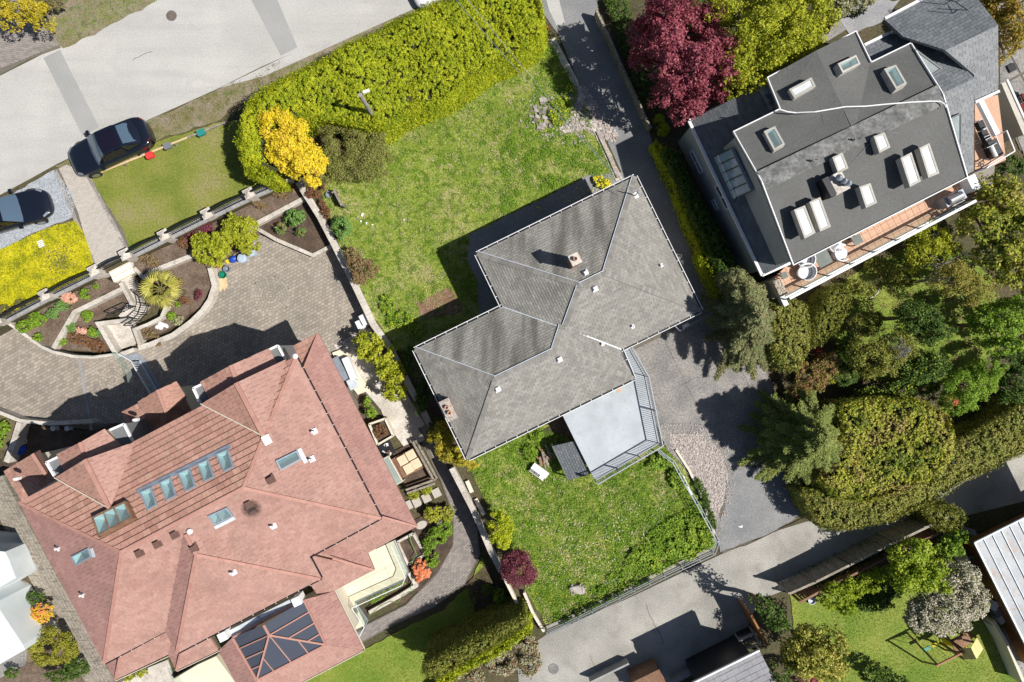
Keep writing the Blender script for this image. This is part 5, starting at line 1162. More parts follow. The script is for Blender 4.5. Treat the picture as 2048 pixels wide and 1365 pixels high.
# wooden fence bottom right along the lane
def fence(label, pts, z0, h, mat, pw=.14, gap=.02, post=2.0, cat='fence', name='wooden_fence', top=True, tk=.025):
    ps = PP(pts, z0+h); t = T(name, label, cat, Vector((sum(p.x for p in ps)/len(ps), sum(p.y for p in ps)/len(ps), z0)))
    tr = MB(); cnt = 0
    for i in range(len(ps)-1):
        a, b = up3(ps[i], z0), up3(ps[i+1], z0); d = (b-a); L = d.length; d.normalize(); n = max(1, int(L/(pw+gap))); ang = math.atan2(d.y, d.x)
        for k in range(n):
            q = a+d*((k+.5)*L/n)
            cnt += 1
            if cnt <= 300: MB().box(q, L/n-gap, tk, h-R.uniform(0, .04), ang).build('plank', mat, t)
        m_ = max(1, round(L/post))
        for k in range(m_+1): MB().box(a+d*(L*k/m_)+Vector((-d.y, d.x, 0))*.06, .09, .09, h+.05, ang).build('post', mat, t)
        if top: tr.bar(up3(a, z0+h), up3(b, z0+h), .12, .035)
    if top: tr.build('top_rail', mat, t)
    return t
fence('tall weathered plank fence shading the lane above the play lawn', [(1578, 1188), (1630, 1165), (1700, 1130), (1790, 1085), (1910, 1028)], 0, 1.7, m_wood)
fence('second inner fence line behind the green garden trees', [(1600, 1205), (1650, 1178), (1720, 1143), (1820, 1092), (1905, 1056)], 0, 1.3, m_woodb, .1, .05)
# bottom centre buildings
BR = T('shed_house', 'dark house at the bottom edge with grey seamed roof and white edge', 'house', P(1460, 1360, 0)); zb = 3.4
fs = [P(1384, 1366, zb), P(1518, 1300, zb), P(1570, 1400, zb+.3), P(1430, 1470, zb+.3)]
mgr = M('grey_roofing', [(.22, .22, .24), (.28, .28, .30)], .8, grain=.15, gsc=10, rough=.7)
deck([fs], BR, mgr, 'roof_deck', .02, .12); tiles_obj(tile_face([Vector(p) for p in fs], .7, .30, .02, .01), 'roof_strip', mgr, BR, 80); m = MB(); m.bar(fs[0], fs[1], .08, .1); m.build('roof_edge', m_white, BR)
MB().prism(PP([(1402, 1378), (1512, 1322), (1560, 1400), (1430, 1470)], zb-.2), 0, zb-.15).build('wall', m_black, BR)
SH = T('orange_shed', 'low shed with an orange-brown slatted roof at the bottom edge', 'shed', P(1290, 1360, 0))
fs = [P(1272, 1366, 1.6), P(1310, 1345, 1.6), P(1324, 1346, 2.2), P(1336, 1372, 2.2), P(1300, 1400, 2.3)]
fs = inset([P(1262, 1366, 1.5), P(1318, 1340, 1.5), P(1338, 1376, 1.5), P(1288, 1402, 1.5)], .96); MB().prism(fs, 0, 1.48).build('wall', m_woodb, SH); tiles_obj(tile_face([P(1260, 1367, 1.5), P(1318, 1339, 1.5), P(1340, 1376, 1.5), P(1288, 1402, 1.5)], 4, .13, .02, .03, 0), 'slat', m_woodb, SH, 40)
wallthing('lane_kerb_wall', 'long grey kerb wall in shade beside the bottom house', 'wall', [(1345, 1366), (1476, 1300)], 0, .5, .22, m_concg)
wallthing('orange_fence', 'narrow orange-brown wooden screen end-on beside the bottom house', 'fence', [(1500, 1226), (1536, 1292)], 0, 2.0, .1, m_woodo)
wallthing('driveway_wall', 'short dark-shadowed wall at the bottom of the lane', 'wall', [(1180, 1366), (1258, 1328)], 0, .7, .10, m_concg)
FR = T('framed_box', 'grey framed box with a dark opening behind the orange screen', 'box', P(1500, 1280, 0)); m = MB(); w = PP([(1478, 1281), (1508, 1266), (1518, 1288), (1488, 1298)], .9)
for k in range(4): m.bar(w[k], w[(k+1) % 4], .1, .1)
m.build('frame_top', m_concg, FR)
for q in w: MB().bar(up3(q, 0), up3(q, .9), .08, .08).build('leg', m_concg, FR)
MB().prism(inset(w, .9), .0, .5).build('dark_lining', m_black, FR)
# bottom left white flat roof
WB = T('white_flat_building', 'white flat-roofed building at the left edge', 'building', P(10, 1280, ZC))
MB().prism(PP([(-200, 1080), (10, 1104), (18, 1120), (32, 1156), (-40, 1200), (-200, 1240)], 1.9), ZC, 1.9).build('upper_roof', M('pale_roof_coating', [(.60, .66, .68), (.70, .74, .76)], .8, grain=.05), WB)
MB().prism(PP([(-200, 1120), (-10, 1206), (46, 1290), (50, 1300), (-20, 1340), (-200, 1420)], 1.6), ZC, 1.6).build('lower_roof', bpy.data.materials['pale_roof_coating'], WB)
# long weathered walkway/wall on the west side of the red house
BW = T('board_wall', 'long weathered grey plank-topped wall west of the pink-roofed house', 'wall', P(110, 1180, ZC))
a, b = P(-8, 958, .4), P(222, 1380, .4); d = (b-a); L = d.length; d.normalize(); n = Vector((-d.y, d.x, 0)); wv = .78
MB().prism([a-n*wv/2, b-n*wv/2, b+n*wv/2, a+n*wv/2], ZC, .36).build('core', m_wood, BW)
for r in range(5):
    s = R.uniform(-1, 0)
    while s < L:
        ln = R.uniform(1.6, 2.6); x0, x1 = max(0, s), min(L, s+ln-.015); s += ln
        if x1-x0 < .2: continue
        o0_, o1_ = -wv/2+wv*r/5+.008, -wv/2+wv*(r+1)/5-.008
        MB().prism([a+d*x0+n*o0_, a+d*x1+n*o0_, a+d*x1+n*o1_, a+d*x0+n*o1_], .35, .40+R.uniform(0, .012)).build('plank', m_wood, BW)
m = MB(); m.prism(PP([(66, 1030), (84, 1020), (98, 1048), (80, 1056)], 1.2), ZC, 1.2); o = m.build('side_box', m_tileW); tag(o, 'small mauve box against the west wall of the pink-roofed house', 'box')

# ================================================================ WALLS AND STAIRS OF THE COURT
def stonewall(label, pts, z0, z1, w, mat=None, blocks=.55, name='planter_wall', cat='wall', split=True):
    ps = PP(pts, z1); t = T(name, label, cat, Vector((sum(p.x for p in ps)/len(ps), sum(p.y for p in ps)/len(ps), z0)))
    MB().prism(strip_poly(ps, w-.03), z0, z1-.05).build('body', mat or m_conc, t)
    L_ = strip_poly(ps, w); n = len(ps)
    for i in range(n-1):
        l0, l1, r1, r0 = L_[i], L_[i+1], L_[2*n-2-i], L_[2*n-1-i]; ln = (l1-l0).length; m_ = max(1, round(ln/blocks))
        for k in range(m_):
            e_ = .004/ln*blocks*2; u0, u1 = k/m_+e_, (k+1)/m_-e_
            MB().prism([lrp(l0, l1, u0), lrp(l0, l1, u1), lrp(r0, r1, u1), lrp(r0, r1, u0)], z1-.06, z1+R.uniform(-.004, .004)).build('coping_stone', mat or m_conc, t)
    return t
stonewall('kinked planter wall dividing the two western flower beds', [(248, 576), (148, 625), (106, 697)], ZC, -.34, .25)
stonewall('curved outer wall of the western planter beds along the ramp', [(18, 648), (58, 676), (82, 694), (104, 704), (144, 713), (186, 715), (232, 709)], ZC, -.15, .16)
stonewall('straight planter wall below the iron-railed boundary, east part', [(297, 546), (385, 511), (512, 448), (612, 395)], ZC, -.32, .26)
stonewall('curved wall wrapping the palm bed along the paved court', [(420, 536), (429, 572), (420, 600), (405, 622), (384, 643), (346, 671), (300, 690), (276, 696)], ZC, -.58, .30)
stonewall('slanting front wall of the triangular rhododendron bed', [(515, 458), (553, 480), (626, 511), (668, 489)], ZC, -.55, .2)
stonewall('short stair wall between palm bed and lower landing', [(279, 690), (268, 660), (296, 649), (322, 636), (332, 612)], ZC, -.35, .18)
stonewall('stepped stair wall left of the lower landing', [(262, 640), (196, 648), (226, 700), (234, 712), (268, 700)], ZC, -.3, .24)
stonewall('short pale wall between upper landing and western bed', [(240, 566), (262, 606), (262, 620)], ZC, -.3, .2)
stonewall('short wall east of the upper stairs', [(268, 536), (286, 556), (300, 546)], ZC, -.3, .2)
EWP = [(596, 364), (640, 434), (666, 484), (710, 571), (746, 648), (780, 696), (820, 776), (838, 806), (862, 856)]
stonewall('long pale retaining wall between the paved court and the grass', EWP, ZC, .18, .36)
stonewall('weathered plank-like wall beside the curved walk, upper part', [(903, 937), (946, 1020), (980, 1100), (1003, 1145)], ZC, .55, .3, m_conc)
stonewall('lower end of the pale wall under the purple shrub', [(1003, 1145), (1030, 1200), (1060, 1262)], ZC, .5, .16, m_creamp)
stonewall('second thin pale wall edge at the south lawn corner', [(1048, 1186), (1066, 1228), (1088, 1264)], -.1, .35, .14, m_creamp)
stonewall('curved wall between ramp and shaded service yard', [(-40, 812), (0, 826), (40, 842), (100, 848), (186, 843)], ZC, -.35, .2)
stonewall('short wall from the ramp corner down to the lawn', [(38, 846), (28, 880), (12, 925)], ZC, -.3, .3)
# balustrade wall with pillars and iron panels
BALP = [(8, 642), (103, 592), (200, 544)]; BALQ = [(262, 512), (338, 474), (423, 432), (506, 392), (582, 359)]
def iron_panel(parent, p, q, z, arch=.18, h=.78):
    d = q-p; L = d.length; d.normalize(); p = p+d*.16; q = q-d*.16; m = MB(); n = 8
    top = [lrp(p, q, k/n)+Vector((0, 0, z+h+arch*math.sin(math.pi*k/n)-p.z)) for k in range(n+1)]
    m.tube(top, .045, 5); m.tube([t_-Vector((0, 0, .14)) for t_ in top], .028, 4); m.tube([up3(p, z+.1), up3(q, z+.1)], .028, 4); m.build('iron_rail', m_black, parent)
    m = MB(); nb = int(L/.14)
    for k in range(1, nb): s = lrp(p, q, k/nb); m.tube([up3(s, z+.1), up3(s, z+h+arch*math.sin(math.pi*k/nb))], .014, 4, False)
    o = m.build('iron_bars', m_black, parent); o['kind'] = 'stuff'
def balustrade(label, pts, zt_=.10):
    ps = PP(pts, zt_); t = T('balustrade_wall', label, 'wall', up3(ps[len(ps)//2], -.5))
    MB().prism(strip_poly(ps, .34), ZB1-.3, zt_-.05).build('wall_body', m_conc, t)
    for i in range(len(ps)-1):
        a, b = ps[i], ps[i+1]; L = (b-a).length; n = max(1, round(L/.8))
        for k in range(n): MB().prism(strip_poly([lrp(a, b, k/n+.004), lrp(a, b, (k+1)/n-.004)], .36), zt_-.05, zt_).build('cap_slab', m_concg, t)
        iron_panel(t, a, b, zt_)
    return ps
p1s = balustrade('grey-capped wall with arched iron railings above the yellow bed', BALP)
p2s = balustrade('grey-capped wall with arched iron railings along the front lawn', BALQ)
lbp = ['stone pillar at the far left end of the railed wall', 'stone pillar between the yellow bed and the pink azalea', 'stone pillar on the left side of the stair opening', 'stone pillar on the right side of the stair opening', 'stone pillar at the middle of the front lawn edge, by the red bush', 'stone pillar above the yellow-green double shrub', 'stone pillar third from the stairs, by the brown twigs', 'end pillar of the railed wall under the golden shrub']
for q, l in zip(p1s+p2s, lbp):
    t = T('stone_pillar', l, 'pillar', up3(q, -.5), 'stone pillars of the railed wall'); ang = math.radians(27)
    MB().box(up3(q, -.7), .42, .42, 1.35, ang).build('shaft', m_conc, t); MB().box(up3(q, .65), .56, .56, .08, ang).build('cap', m_conc, t)
    m = MB(); c = up3(q, .73); rot = Matrix.Rotation(ang, 3, 'Z'); lo = [c+rot @ Vector((x*.24, y*.24, 0)) for x, y in ((-1, -1), (1, -1), (1, 1), (-1, 1))]
    for k in range(4): m.face([lo[k], lo[(k+1) % 4], c+Vector((0, 0, .12))])
    m.build('cap_point', m_conc, t)
# gate railing in the stair opening
t = T('iron_gate', 'arched iron gate panel across the top of the stairs', 'gate', up3(p1s[-1], 0)); iron_panel(t, p1s[-1], p2s[0], 0, .2, .7)
# upper stairs
UST = T('garden_stair', 'white stone stair of five treads going down from the gate', 'staircase', P(238, 545, -.7))
for k in range(5):
    x0, y0 = 214+k*2.6, 540+k*5.2; MB().prism(PP([(x0, y0), (x0+42, y0-21), (x0+45, y0-15.5), (x0+3, y0+5.6)], -.12*k), ZC, -.06-.12*k).build('step', m_white if k % 2 else m_creamp, UST)
LST = T('garden_stair', 'curved lower stair under the black balusters', 'staircase', P(270, 615, -.9))
for k in range(4):
    x0, y0 = 280-k*8, 604+k*9; MB().prism(PP([(x0-14, y0-8), (x0+16, y0+10), (x0+8, y0+19), (x0-22, y0+1)], -.8), ZC, -.72-.07*k).build('step', m_conc, LST)
RLS = T('iron_railing', 'black curved baluster railing round the lower stair', 'railing', P(290, 620, -.6))
rail(RLS, [P(284, 586, -.3), P(294, 596, -.3), P(298, 612, -.3), P(292, 630, -.3), P(280, 642, -.3), P(264, 652, -.3)], -.35, .95, m_black, .8, .13, toph=.05, balr=.022)
RLS2 = T('iron_railing', 'short black railing on the left stair wall with slanted end', 'railing', P(240, 625, -.6))
rail(RLS2, [P(232, 632, -.3), P(248, 624, -.3), P(270, 614, -.3)], -.3, .95, m_black, .8, .13, toph=.05, balr=.022)
# court gate (galvanised) at the ramp
SG = T('sliding_gate', 'pale galvanised sliding gate across the court entrance', 'gate', P(268, 750, ZC)); m = MB()
g0_, g1_, g2_ = P(238, 708, -.1), P(262, 722, -.1), P(302, 790, -.1)
rl_ = MB()
for a, b in ((g0_, g1_), (g1_, g2_)):
    rl_.bar(a, b, .06, .06); rl_.bar(up3(a, ZC+.12), up3(b, ZC+.12), .06, .06); n = int((b-a).length/.11)
    for k in range(n+1): s = lrp(a, b, k/n); MB().bar(up3(s, ZC+.15), s, .035, .035).build('bar', m_flash, SG)
rl_.build('gate_rail', m_flash, SG); s2 = MB(); 
for a, b in ((g0_, g1_), (g1_, g2_)): s2.prism(strip_poly([a, b], .5), ZC+.02, ZC+.05)
s2.build('track', m_bgrey, SG)
# glass screen at the ramp wall
t = T('glass_screen', 'green-tinted glass screen on top of the curved ramp wall', 'screen', P(200, 720, ZC)); gp = PP([(150, 712), (186, 714), (234, 707), (262, 740), (268, 765)], -.1)
for a, b in zip(gp[:-1], gp[1:]): MB().face([a, b, up3(b, .5), up3(a, .5)]).build('glass_pane', m_clear, t)
# fence round the south lawn: twin pipe rails on posts
PFN = T('pipe_fence', 'low twin-pipe metal fence around the south lawn edge', 'fence', P(1300, 1160, 0))
pf = PP([(1094, 1268), (1130, 1253), (1240, 1199), (1330, 1154), (1400, 1121), (1428, 1108), (1437, 1084), (1425, 1064), (1396, 1010), (1372, 970), (1347, 925), (1318, 903)], .9)
MB().prism(strip_poly([up3(p, 0) for p in pf[:7]], .16), -.1, .10).build('kerb', m_lane, PFN)
for off in (-.07, .07):
    m = MB(); sp = strip_poly(pf, abs(off)*2); m.tube(sp[:len(pf)] if off > 0 else sp[len(pf):][::-1], .022, 6); m.build('pipe_rail', m_steel, PFN)
m = MB(); m.tube([up3(p, .5) for p in pf], .022, 6); m.build('pipe_rail', m_steel, PFN)
for a, b in zip(pf[:-1], pf[1:]):
    n = max(1, round((b-a).length/.9))
    for k in range(n): s = lrp(a, b, k/n); MB().tube([up3(s, 0), s], .03, 6).build('post', m_steel, PFN)
# inner plank edging
stonewall('low white-painted retaining edge beside the concrete yard', [(1352, 900), (1378, 940), (1402, 990), (1418, 1040), (1430, 1068)], 0, .14, .12, m_creamp, name='edging_wall')
stonewall('old stone edging between the grass and the side driveway, lower part', [(1196, 262), (1216, 305), (1238, 355)], 0, .16, .22, m_gravel, .4, name='edging_wall')
# fence/hedge wall east of side driveway
fence('narrow grey timber fence along the east side of the side driveway', [(1192, 20), (1212, 60), (1240, 125), (1275, 200), (1300, 255)], 0, .9, m_wood, .12, .02)
m = MB(); wallthing('timber_edge', 'white timber boundary board at the top of the back lawn', 'edging', [(960, 148), (1010, 120), (1080, 82)], 0, .45, .09, m_white)
fence('short weathered plank fence at the left corner of the grass', [(668, 382), (684, 412)], 0, .7, m_wood, .12, .02)
# ================================================================ VEGETATION
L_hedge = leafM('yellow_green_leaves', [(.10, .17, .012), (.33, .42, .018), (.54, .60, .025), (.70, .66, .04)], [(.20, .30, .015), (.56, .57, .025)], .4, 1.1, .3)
L_gold = leafM('golden_leaves', [(.60, .47, .015), (.80, .66, .02), (.86, .76, .04), (.72, .46, .08)], None, .3, 1, .3)
L_olive = leafM('olive_twigs', [(.10, .10, .03), (.19, .19, .05), (.27, .24, .10), (.14, .10, .06)], [(.15, .16, .04), (.22, .18, .09)], .4, 1.2, .2)
L_mag = leafM('magenta_leaves', [(.09, .014, .025), (.25, .04, .08), (.42, .10, .17), (.55, .22, .22)], [(.22, .035, .045), (.44, .12, .15)], .45, .5, .3)
L_purp = leafM('purple_leaves', [(.08, .018, .028), (.20, .045, .07), (.28, .08, .11)], None, .3, 1, .2)
L_yel = leafM('lime_leaves', [(.13, .17, .015), (.32, .37, .02), (.48, .50, .03), (.58, .56, .06)], [(.24, .30, .02), (.50, .50, .04)], .35, .8, .3)
L_green = leafM('fresh_green_leaves', [(.05, .12, .012), (.17, .32, .025), (.30, .48, .04), (.46, .58, .07)], [(.10, .20, .02), (.26, .36, .04)], .35, .9, .3)
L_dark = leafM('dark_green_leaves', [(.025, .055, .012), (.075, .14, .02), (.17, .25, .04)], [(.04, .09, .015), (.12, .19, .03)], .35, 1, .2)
L_rhodo = leafM('rhododendron_leaves', [(.07, .15, .03), (.15, .29, .06), (.25, .40, .12)], None, .3, 1, .2)
L_con = leafM('conifer_needles', [(.07, .11, .02), (.22, .28, .06), (.38, .42, .12)], [(.14, .19, .04), (.32, .34, .10)], .4, .8, .15)
L_conb = leafM('blue_green_needles', [(.06, .10, .03), (.19, .25, .09), (.34, .38, .16), (.30, .20, .12)], None, .3, .8, .15)
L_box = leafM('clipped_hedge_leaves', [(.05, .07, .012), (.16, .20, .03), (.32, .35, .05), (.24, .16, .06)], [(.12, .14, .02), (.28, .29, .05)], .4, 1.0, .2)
L_boxy = leafM('tan_hedge_leaves', [(.06, .09, .012), (.24, .29, .04), (.50, .50, .12), (.36, .26, .12)], [(.12, .17, .02), (.34, .31, .07)], .4, .8, .2)
L_laur = leafM('laurel_leaves', [(.04, .08, .01), (.20, .30, .02), (.62, .60, .06), (.30, .15, .12)], [(.06, .13, .015), (.40, .42, .05), (.34, .20, .12)], .5, .6, .2)
L_red = leafM('brown_red_leaves', [(.14, .05, .03), (.26, .10, .06), (.30, .17, .09), (.16, .13, .04)], None, .3, 1, .2)
L_brn = leafM('dry_brown_leaves', [(.18, .11, .06), (.30, .19, .10), (.38, .26, .14), (.16, .15, .05)], None, .3, 1, .2)
L_scar = leafM('scarlet_leaves', [(.35, .02, .02), (.60, .04, .05), (.45, .03, .08)], None, .3, 1, .25)
L_pink = leafM('pink_blossom', [(.70, .30, .22), (.80, .42, .32), (.85, .55, .42)], None, .3, 1, .3)
L_oran = leafM('orange_blossom', [(.75, .20, .08), (.85, .30, .14), (.80, .38, .22)], None, .3, 1, .3)
L_white = leafM('white_blossom', [(.62, .58, .50), (.75, .70, .62), (.55, .46, .36)], None, .3, 1, .3)
L_sage = leafM('sage_leaves', [(.10, .13, .03), (.26, .28, .10), (.40, .40, .22), (.55, .50, .40)], None, .3, 1, .25)
L_ycov = leafM('yellow_groundcover', [(.16, .22, .012), (.52, .50, .012), (.74, .68, .02), (.34, .38, .02)], [(.16, .20, .01), (.60, .55, .012), (.74, .66, .02)], .5, 1.3, .3)
L_grey = leafM('grey_twigs', [(.10, .10, .10), (.18, .17, .16), (.26, .25, .25)], None, .3, 1, .1)
L_dand = leafM('yellow_flower', [(.75, .60, .02), (.80, .70, .05)], None, .3, 1, .2)
L_dais = leafM('white_flower', [(.70, .68, .55), (.80, .78, .70)], None, .3, 1, .2)
def grass(name, poly, dens, z, h, w, mat):
    W_ = PP(poly, z); return tufts(name, W_, int(area2(W_)*dens), z, h, w, mat)
BL = [(672, 300), (790, 235), (900, 172), (1000, 128), (1086, 82), (1108, 82), (1150, 165), (1200, 268), (1240, 356), (1200, 372), (1180, 352), (940, 470), (935, 520), (955, 560), (960, 650), (840, 780), (790, 690), (720, 585), (670, 470), (645, 395)]
grass('grass', BL, 300, .0, .06, .022, m_tuftb)
grass('grass', [(930, 922), (1088, 855), (1150, 880), (1190, 955), (1335, 895), (1390, 985), (1425, 1070), (1425, 1098), (1250, 1180), (1098, 1250), (1052, 1180), (1000, 1060), (950, 960)], 340, .0, .075, .026, m_tufts)
grass('grass', [(180, 350), (300, 292), (440, 250), (500, 245), (560, 345), (566, 358), (506, 388), (423, 428), (338, 468), (264, 505), (246, 462), (215, 410)], 330, .0, .04, .02, m_tuftf)
grass('grass', [(600, 1365), (727, 1302), (800, 1264), (880, 1227), (936, 1178), (964, 1120), (985, 1160), (1050, 1250), (960, 1330), (900, 1350), (860, 1420), (560, 1430)], 240, ZC+.006, .04, .02, m_tuftg)
grass('grass', [(1582, 1200), (1640, 1180), (1900, 1064), (1945, 1070), (2055, 1365), (2055, 1400), (1700, 1440), (1600, 1350)], 260, .0, .04, .02, m_tuftg)
grass('grass', [(1660, 570), (1800, 490), (1900, 460), (1990, 560), (2000, 700), (1900, 760), (1700, 760), (1660, 660)], 220, .0, .05, .022, m_tufts)
grass('grass', [(100, 60), (112, 88), (190, 60), (260, 28), (330, -4), (300, -20), (110, 20)], 300, .0, .05, .022, m_tufts)
grass('grass', [(440, 240), (480, 215), (520, 200), (500, 245), (300, 296), (240, 330), (300, 282)], 160, .0, .035, .02, m_tuftf)
grass('grass', [(0, 830), (34, 846), (10, 900), (-30, 900)], 200, ZC+.25, .06, .03, m_tuftg)
# flowers in the grass
def flowers(name, poly, n, z, mat, r=.03, cl=6, sp=.25):
    W_ = PP(poly, z); xy = sample_poly(W_, max(3, n//cl)); idx = NR.integers(0, len(xy), n); q = xy[idx]+NR.normal(size=(n, 2))*sp
    k = inpoly(q[:, 0], q[:, 1], W_); q = q[k]
    o = leafmesh(name, np.concatenate([q, NR.uniform(z+.04, z+.11, (len(q), 1))], 1), np.tile([0, 0, 1.], (len(q), 1))+NR.normal(size=(len(q), 3))*.3, r, mat, None, .9); o['kind'] = 'stuff'
flowers('dandelions', [(1190, 360), (1240, 345), (1200, 385), (1040, 440), (1000, 470), (1000, 450), (1100, 400)], 90, 0, L_dand, .035)
flowers('dandelions', [(1040, 1100), (1250, 1050), (1260, 1170), (1100, 1240), (1060, 1180)], 150, 0, L_dand, .03)
flowers('daisies', [(1030, 1020), (1350, 1000), (1400, 1090), (1240, 1170), (1080, 1180)], 420, 0, L_dais, .028, 9, .3)
flowers('daisies', [(700, 320), (1000, 150), (1180, 300), (960, 470), (760, 560)], 260, 0, L_dais, .02, 4, .3)
# loose stones
def stones(name, poly, n, z, r, mat):
    W_ = PP(poly, z); xy = sample_poly(W_, n); mb = MB()
    for x, y in xy:
        s = r*R.uniform(.5, 1.6); a = R.uniform(0, 3.1); mb.box((x, y, z-.005), s, s*R.uniform(.6, 1), s*R.uniform(.4, .7), a)
    o = mb.build(name, mat); o['kind'] = 'stuff'
stones('gravel', [(1338, 868), (1400, 868), (1440, 900), (1456, 950), (1445, 1010), (1430, 1040), (1415, 1000), (1385, 955), (1345, 905)], 5000, .016, .05, m_stone)
stones('gravel', [(0, 406), (70, 364), (112, 340), (150, 400), (146, 432), (100, 450), (0, 498), (-30, 500)], 4500, .006, .045, m_stoneb)
stones('rubble', [(1130, 172), (1168, 172), (1204, 222), (1236, 272), (1232, 285), (1205, 280), (1170, 260), (1120, 268), (1118, 245), (1150, 230)], 1300, .01, .075, m_stone)
stones('rubble', [(1060, 205), (1110, 195), (1125, 250), (1080, 262), (1055, 240)], 70, .0, .15, m_rubble)
stones('rubble', [(1045, 195), (1130, 180), (1150, 240), (1190, 300), (1080, 285), (1040, 250)], 170, .0, .08, m_rubble)
stones('gravel', [(1318, 850), (1400, 845), (1452, 880), (1474, 950), (1462, 1020), (1440, 1060), (1420, 1040), (1405, 1000), (1375, 950), (1332, 900)], 1500, .016, .04, m_stone)
# ---- hedges
HD1 = [(478, 240), (492, 205), (530, 178), (600, 140), (680, 98), (740, 66), (815, 30), (860, 4), (960, -20), (1068, -16), (1088, 30), (1086, 70), (1040, 95), (985, 126), (930, 158), (880, 190), (820, 222), (750, 250), (690, 245), (640, 235), (560, 230), (520, 260), (500, 330), (545, 350), (510, 352), (482, 310)]
hedge('tall_hedge', 'huge yellow-green cypress hedge along the street above the back lawn', HD1, 0, 3.0, L_hedge, .048, 4.0, .28, 2.0, .5, clump=.13, soft=.45)
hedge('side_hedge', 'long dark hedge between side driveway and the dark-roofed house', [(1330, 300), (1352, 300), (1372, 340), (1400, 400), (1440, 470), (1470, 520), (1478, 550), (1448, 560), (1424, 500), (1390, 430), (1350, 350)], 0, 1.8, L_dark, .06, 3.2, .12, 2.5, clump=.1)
hedge('side_hedge', 'thin yellow-green hedge strip beside the shaded driveway', [(1308, 286), (1332, 300), (1352, 352), (1392, 432), (1426, 502), (1446, 560), (1440, 600), (1418, 560), (1398, 500), (1372, 430), (1340, 350)], 0, 1.3, L_hedge, .06, 2.8, .14, 2.5, clump=.12)
hedge('lane_hedge', 'broad tan and green clipped hedge running along the lane', [(1608, 985), (1700, 985), (1800, 960), (1900, 890), (1990, 850), (2060, 800), (2120, 800), (2100, 880), (2040, 912), (1960, 950), (1880, 995), (1790, 1040), (1700, 1057), (1645, 1056)], 0, 2.2, L_boxy, .055, 3.6, .14, 2.2, clump=.09)
hedge('garden_hedge', 'big rounded clipped mass of dark and yellow laurel', [(1690, 815), (1760, 795), (1840, 805), (1895, 830), (1916, 875), (1908, 920), (1870, 960), (1800, 985), (1740, 1010), (1680, 1000), (1640, 960), (1680, 900)], 0, 3.0, L_laur, .07, 3.6, .26, 1.6, clump=.12, soft=.5)
hedge('clipped_shrub', 'pointed oval clipped hedge block below the terrace', [(1640, 625), (1655, 590), (1685, 568), (1702, 590), (1695, 630), (1670, 665), (1640, 690), (1622, 680)], 0, 2.0, L_box, .05, 3.6, .1, 2.5, clump=.08)
hedge('clipped_shrub', 'brown-green clipped shrub block under the terrace corner', [(1545, 605), (1585, 598), (1612, 610), (1622, 650), (1620, 700), (1590, 740), (1560, 720), (1545, 670)], 0, 2.6, L_boxy, .055, 3.6, .14, 2.2, clump=.09)
hedge('lane_hedge', 'small clipped hedge end at the right end of the plank fence', [(1850, 1020), (1905, 1016), (1932, 1034), (1925, 1058), (1890, 1064), (1870, 1050)], 0, 2.0, L_box, .055, 3.6, .12, 2.2, clump=.09)
hedge('boundary_hedge', 'dark clipped hedge mass shading the grass south of the pink roof', [(845, 1350), (850, 1335), (940, 1288), (1000, 1258), (1050, 1236), (1052, 1250), (1005, 1284), (928, 1326), (870, 1362)], ZC, 2.6, L_box, .055, 3.6, .1, 2.2, clump=.09)  # darker leaves carry the shade on this hedge mass
hedge('sunlit_edge', 'yellow leaf strip standing for the sunlit edge of the boundary hedge', [(872, 1366), (930, 1332), (1006, 1290), (1056, 1254), (1062, 1264), (1012, 1300), (936, 1344), (885, 1375)], ZC, 2.2, L_hedge, .055, 3.4, .1, 2.2, clump=.09)  # sunlit edge of the boundary hedge, sunlight put into yellow leaves
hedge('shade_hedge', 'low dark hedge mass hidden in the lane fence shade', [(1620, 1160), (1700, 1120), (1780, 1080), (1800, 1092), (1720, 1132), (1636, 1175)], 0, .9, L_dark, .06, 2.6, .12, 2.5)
# ---- trees and shrubs.  plant(name,label,cat,blobs,h,mat,...)
plant('golden_shrub', 'brilliant golden-yellow shrub at the left end of the big hedge', 'shrub', [(560, 250, 44, 42, 20), (590, 285, 52, 58, 35), (618, 325, 44, 50, 30), (575, 310, 38, 45, 30)], 3.6, L_gold, leaf=.075, cover=4.5, clump=.16, lump=.3, zmin=-.1)
plant('olive_shrub', 'dull olive-brown twiggy shrub between hedge and back lawn', 'shrub', [(705, 290, 72, 64, -30), (740, 325, 52, 48, 0), (680, 240, 50, 34, 0), (660, 330, 34, 40, 0)], 2.2, leafM('olive_green_leaves', [(.12, .15, .03), (.26, .29, .06), (.38, .40, .10), (.20, .15, .08)], None, .3, 1, .25), leaf=.045, cover=1.5, clump=.22, lump=.35)
plant('yew_shrub', 'dark green rounded end of the hedge in shade at the lawn corner', 'shrub', [(505, 300, 32, 58, 8)], 3.2, L_hedge, leaf=.065, cover=4, clump=.15, lump=.25)
plant('red_maple', 'large magenta-red leafed tree right of the side driveway', 'tree', [(1335, 40, 52, 44, 0, .5), (1300, 100, 42, 38, 0, -.5), (1330, 125, 40, 44, 0, .9), (1395, 60, 46, 40, 0, -.4), (1420, 115, 44, 42, 10, .5), (1345, 185, 44, 36, -10, 0), (1425, 175, 38, 36, 0, -.6), (1285, 70, 28, 30, 0, -.9), (1375, 222, 36, 24, 0, -.9), (1385, 140, 34, 34, 0, 1.1)], 7.0, L_mag, leaf=.08, cover=4.2, clump=.2, lump=.38, freq=3.4, thick=.4)
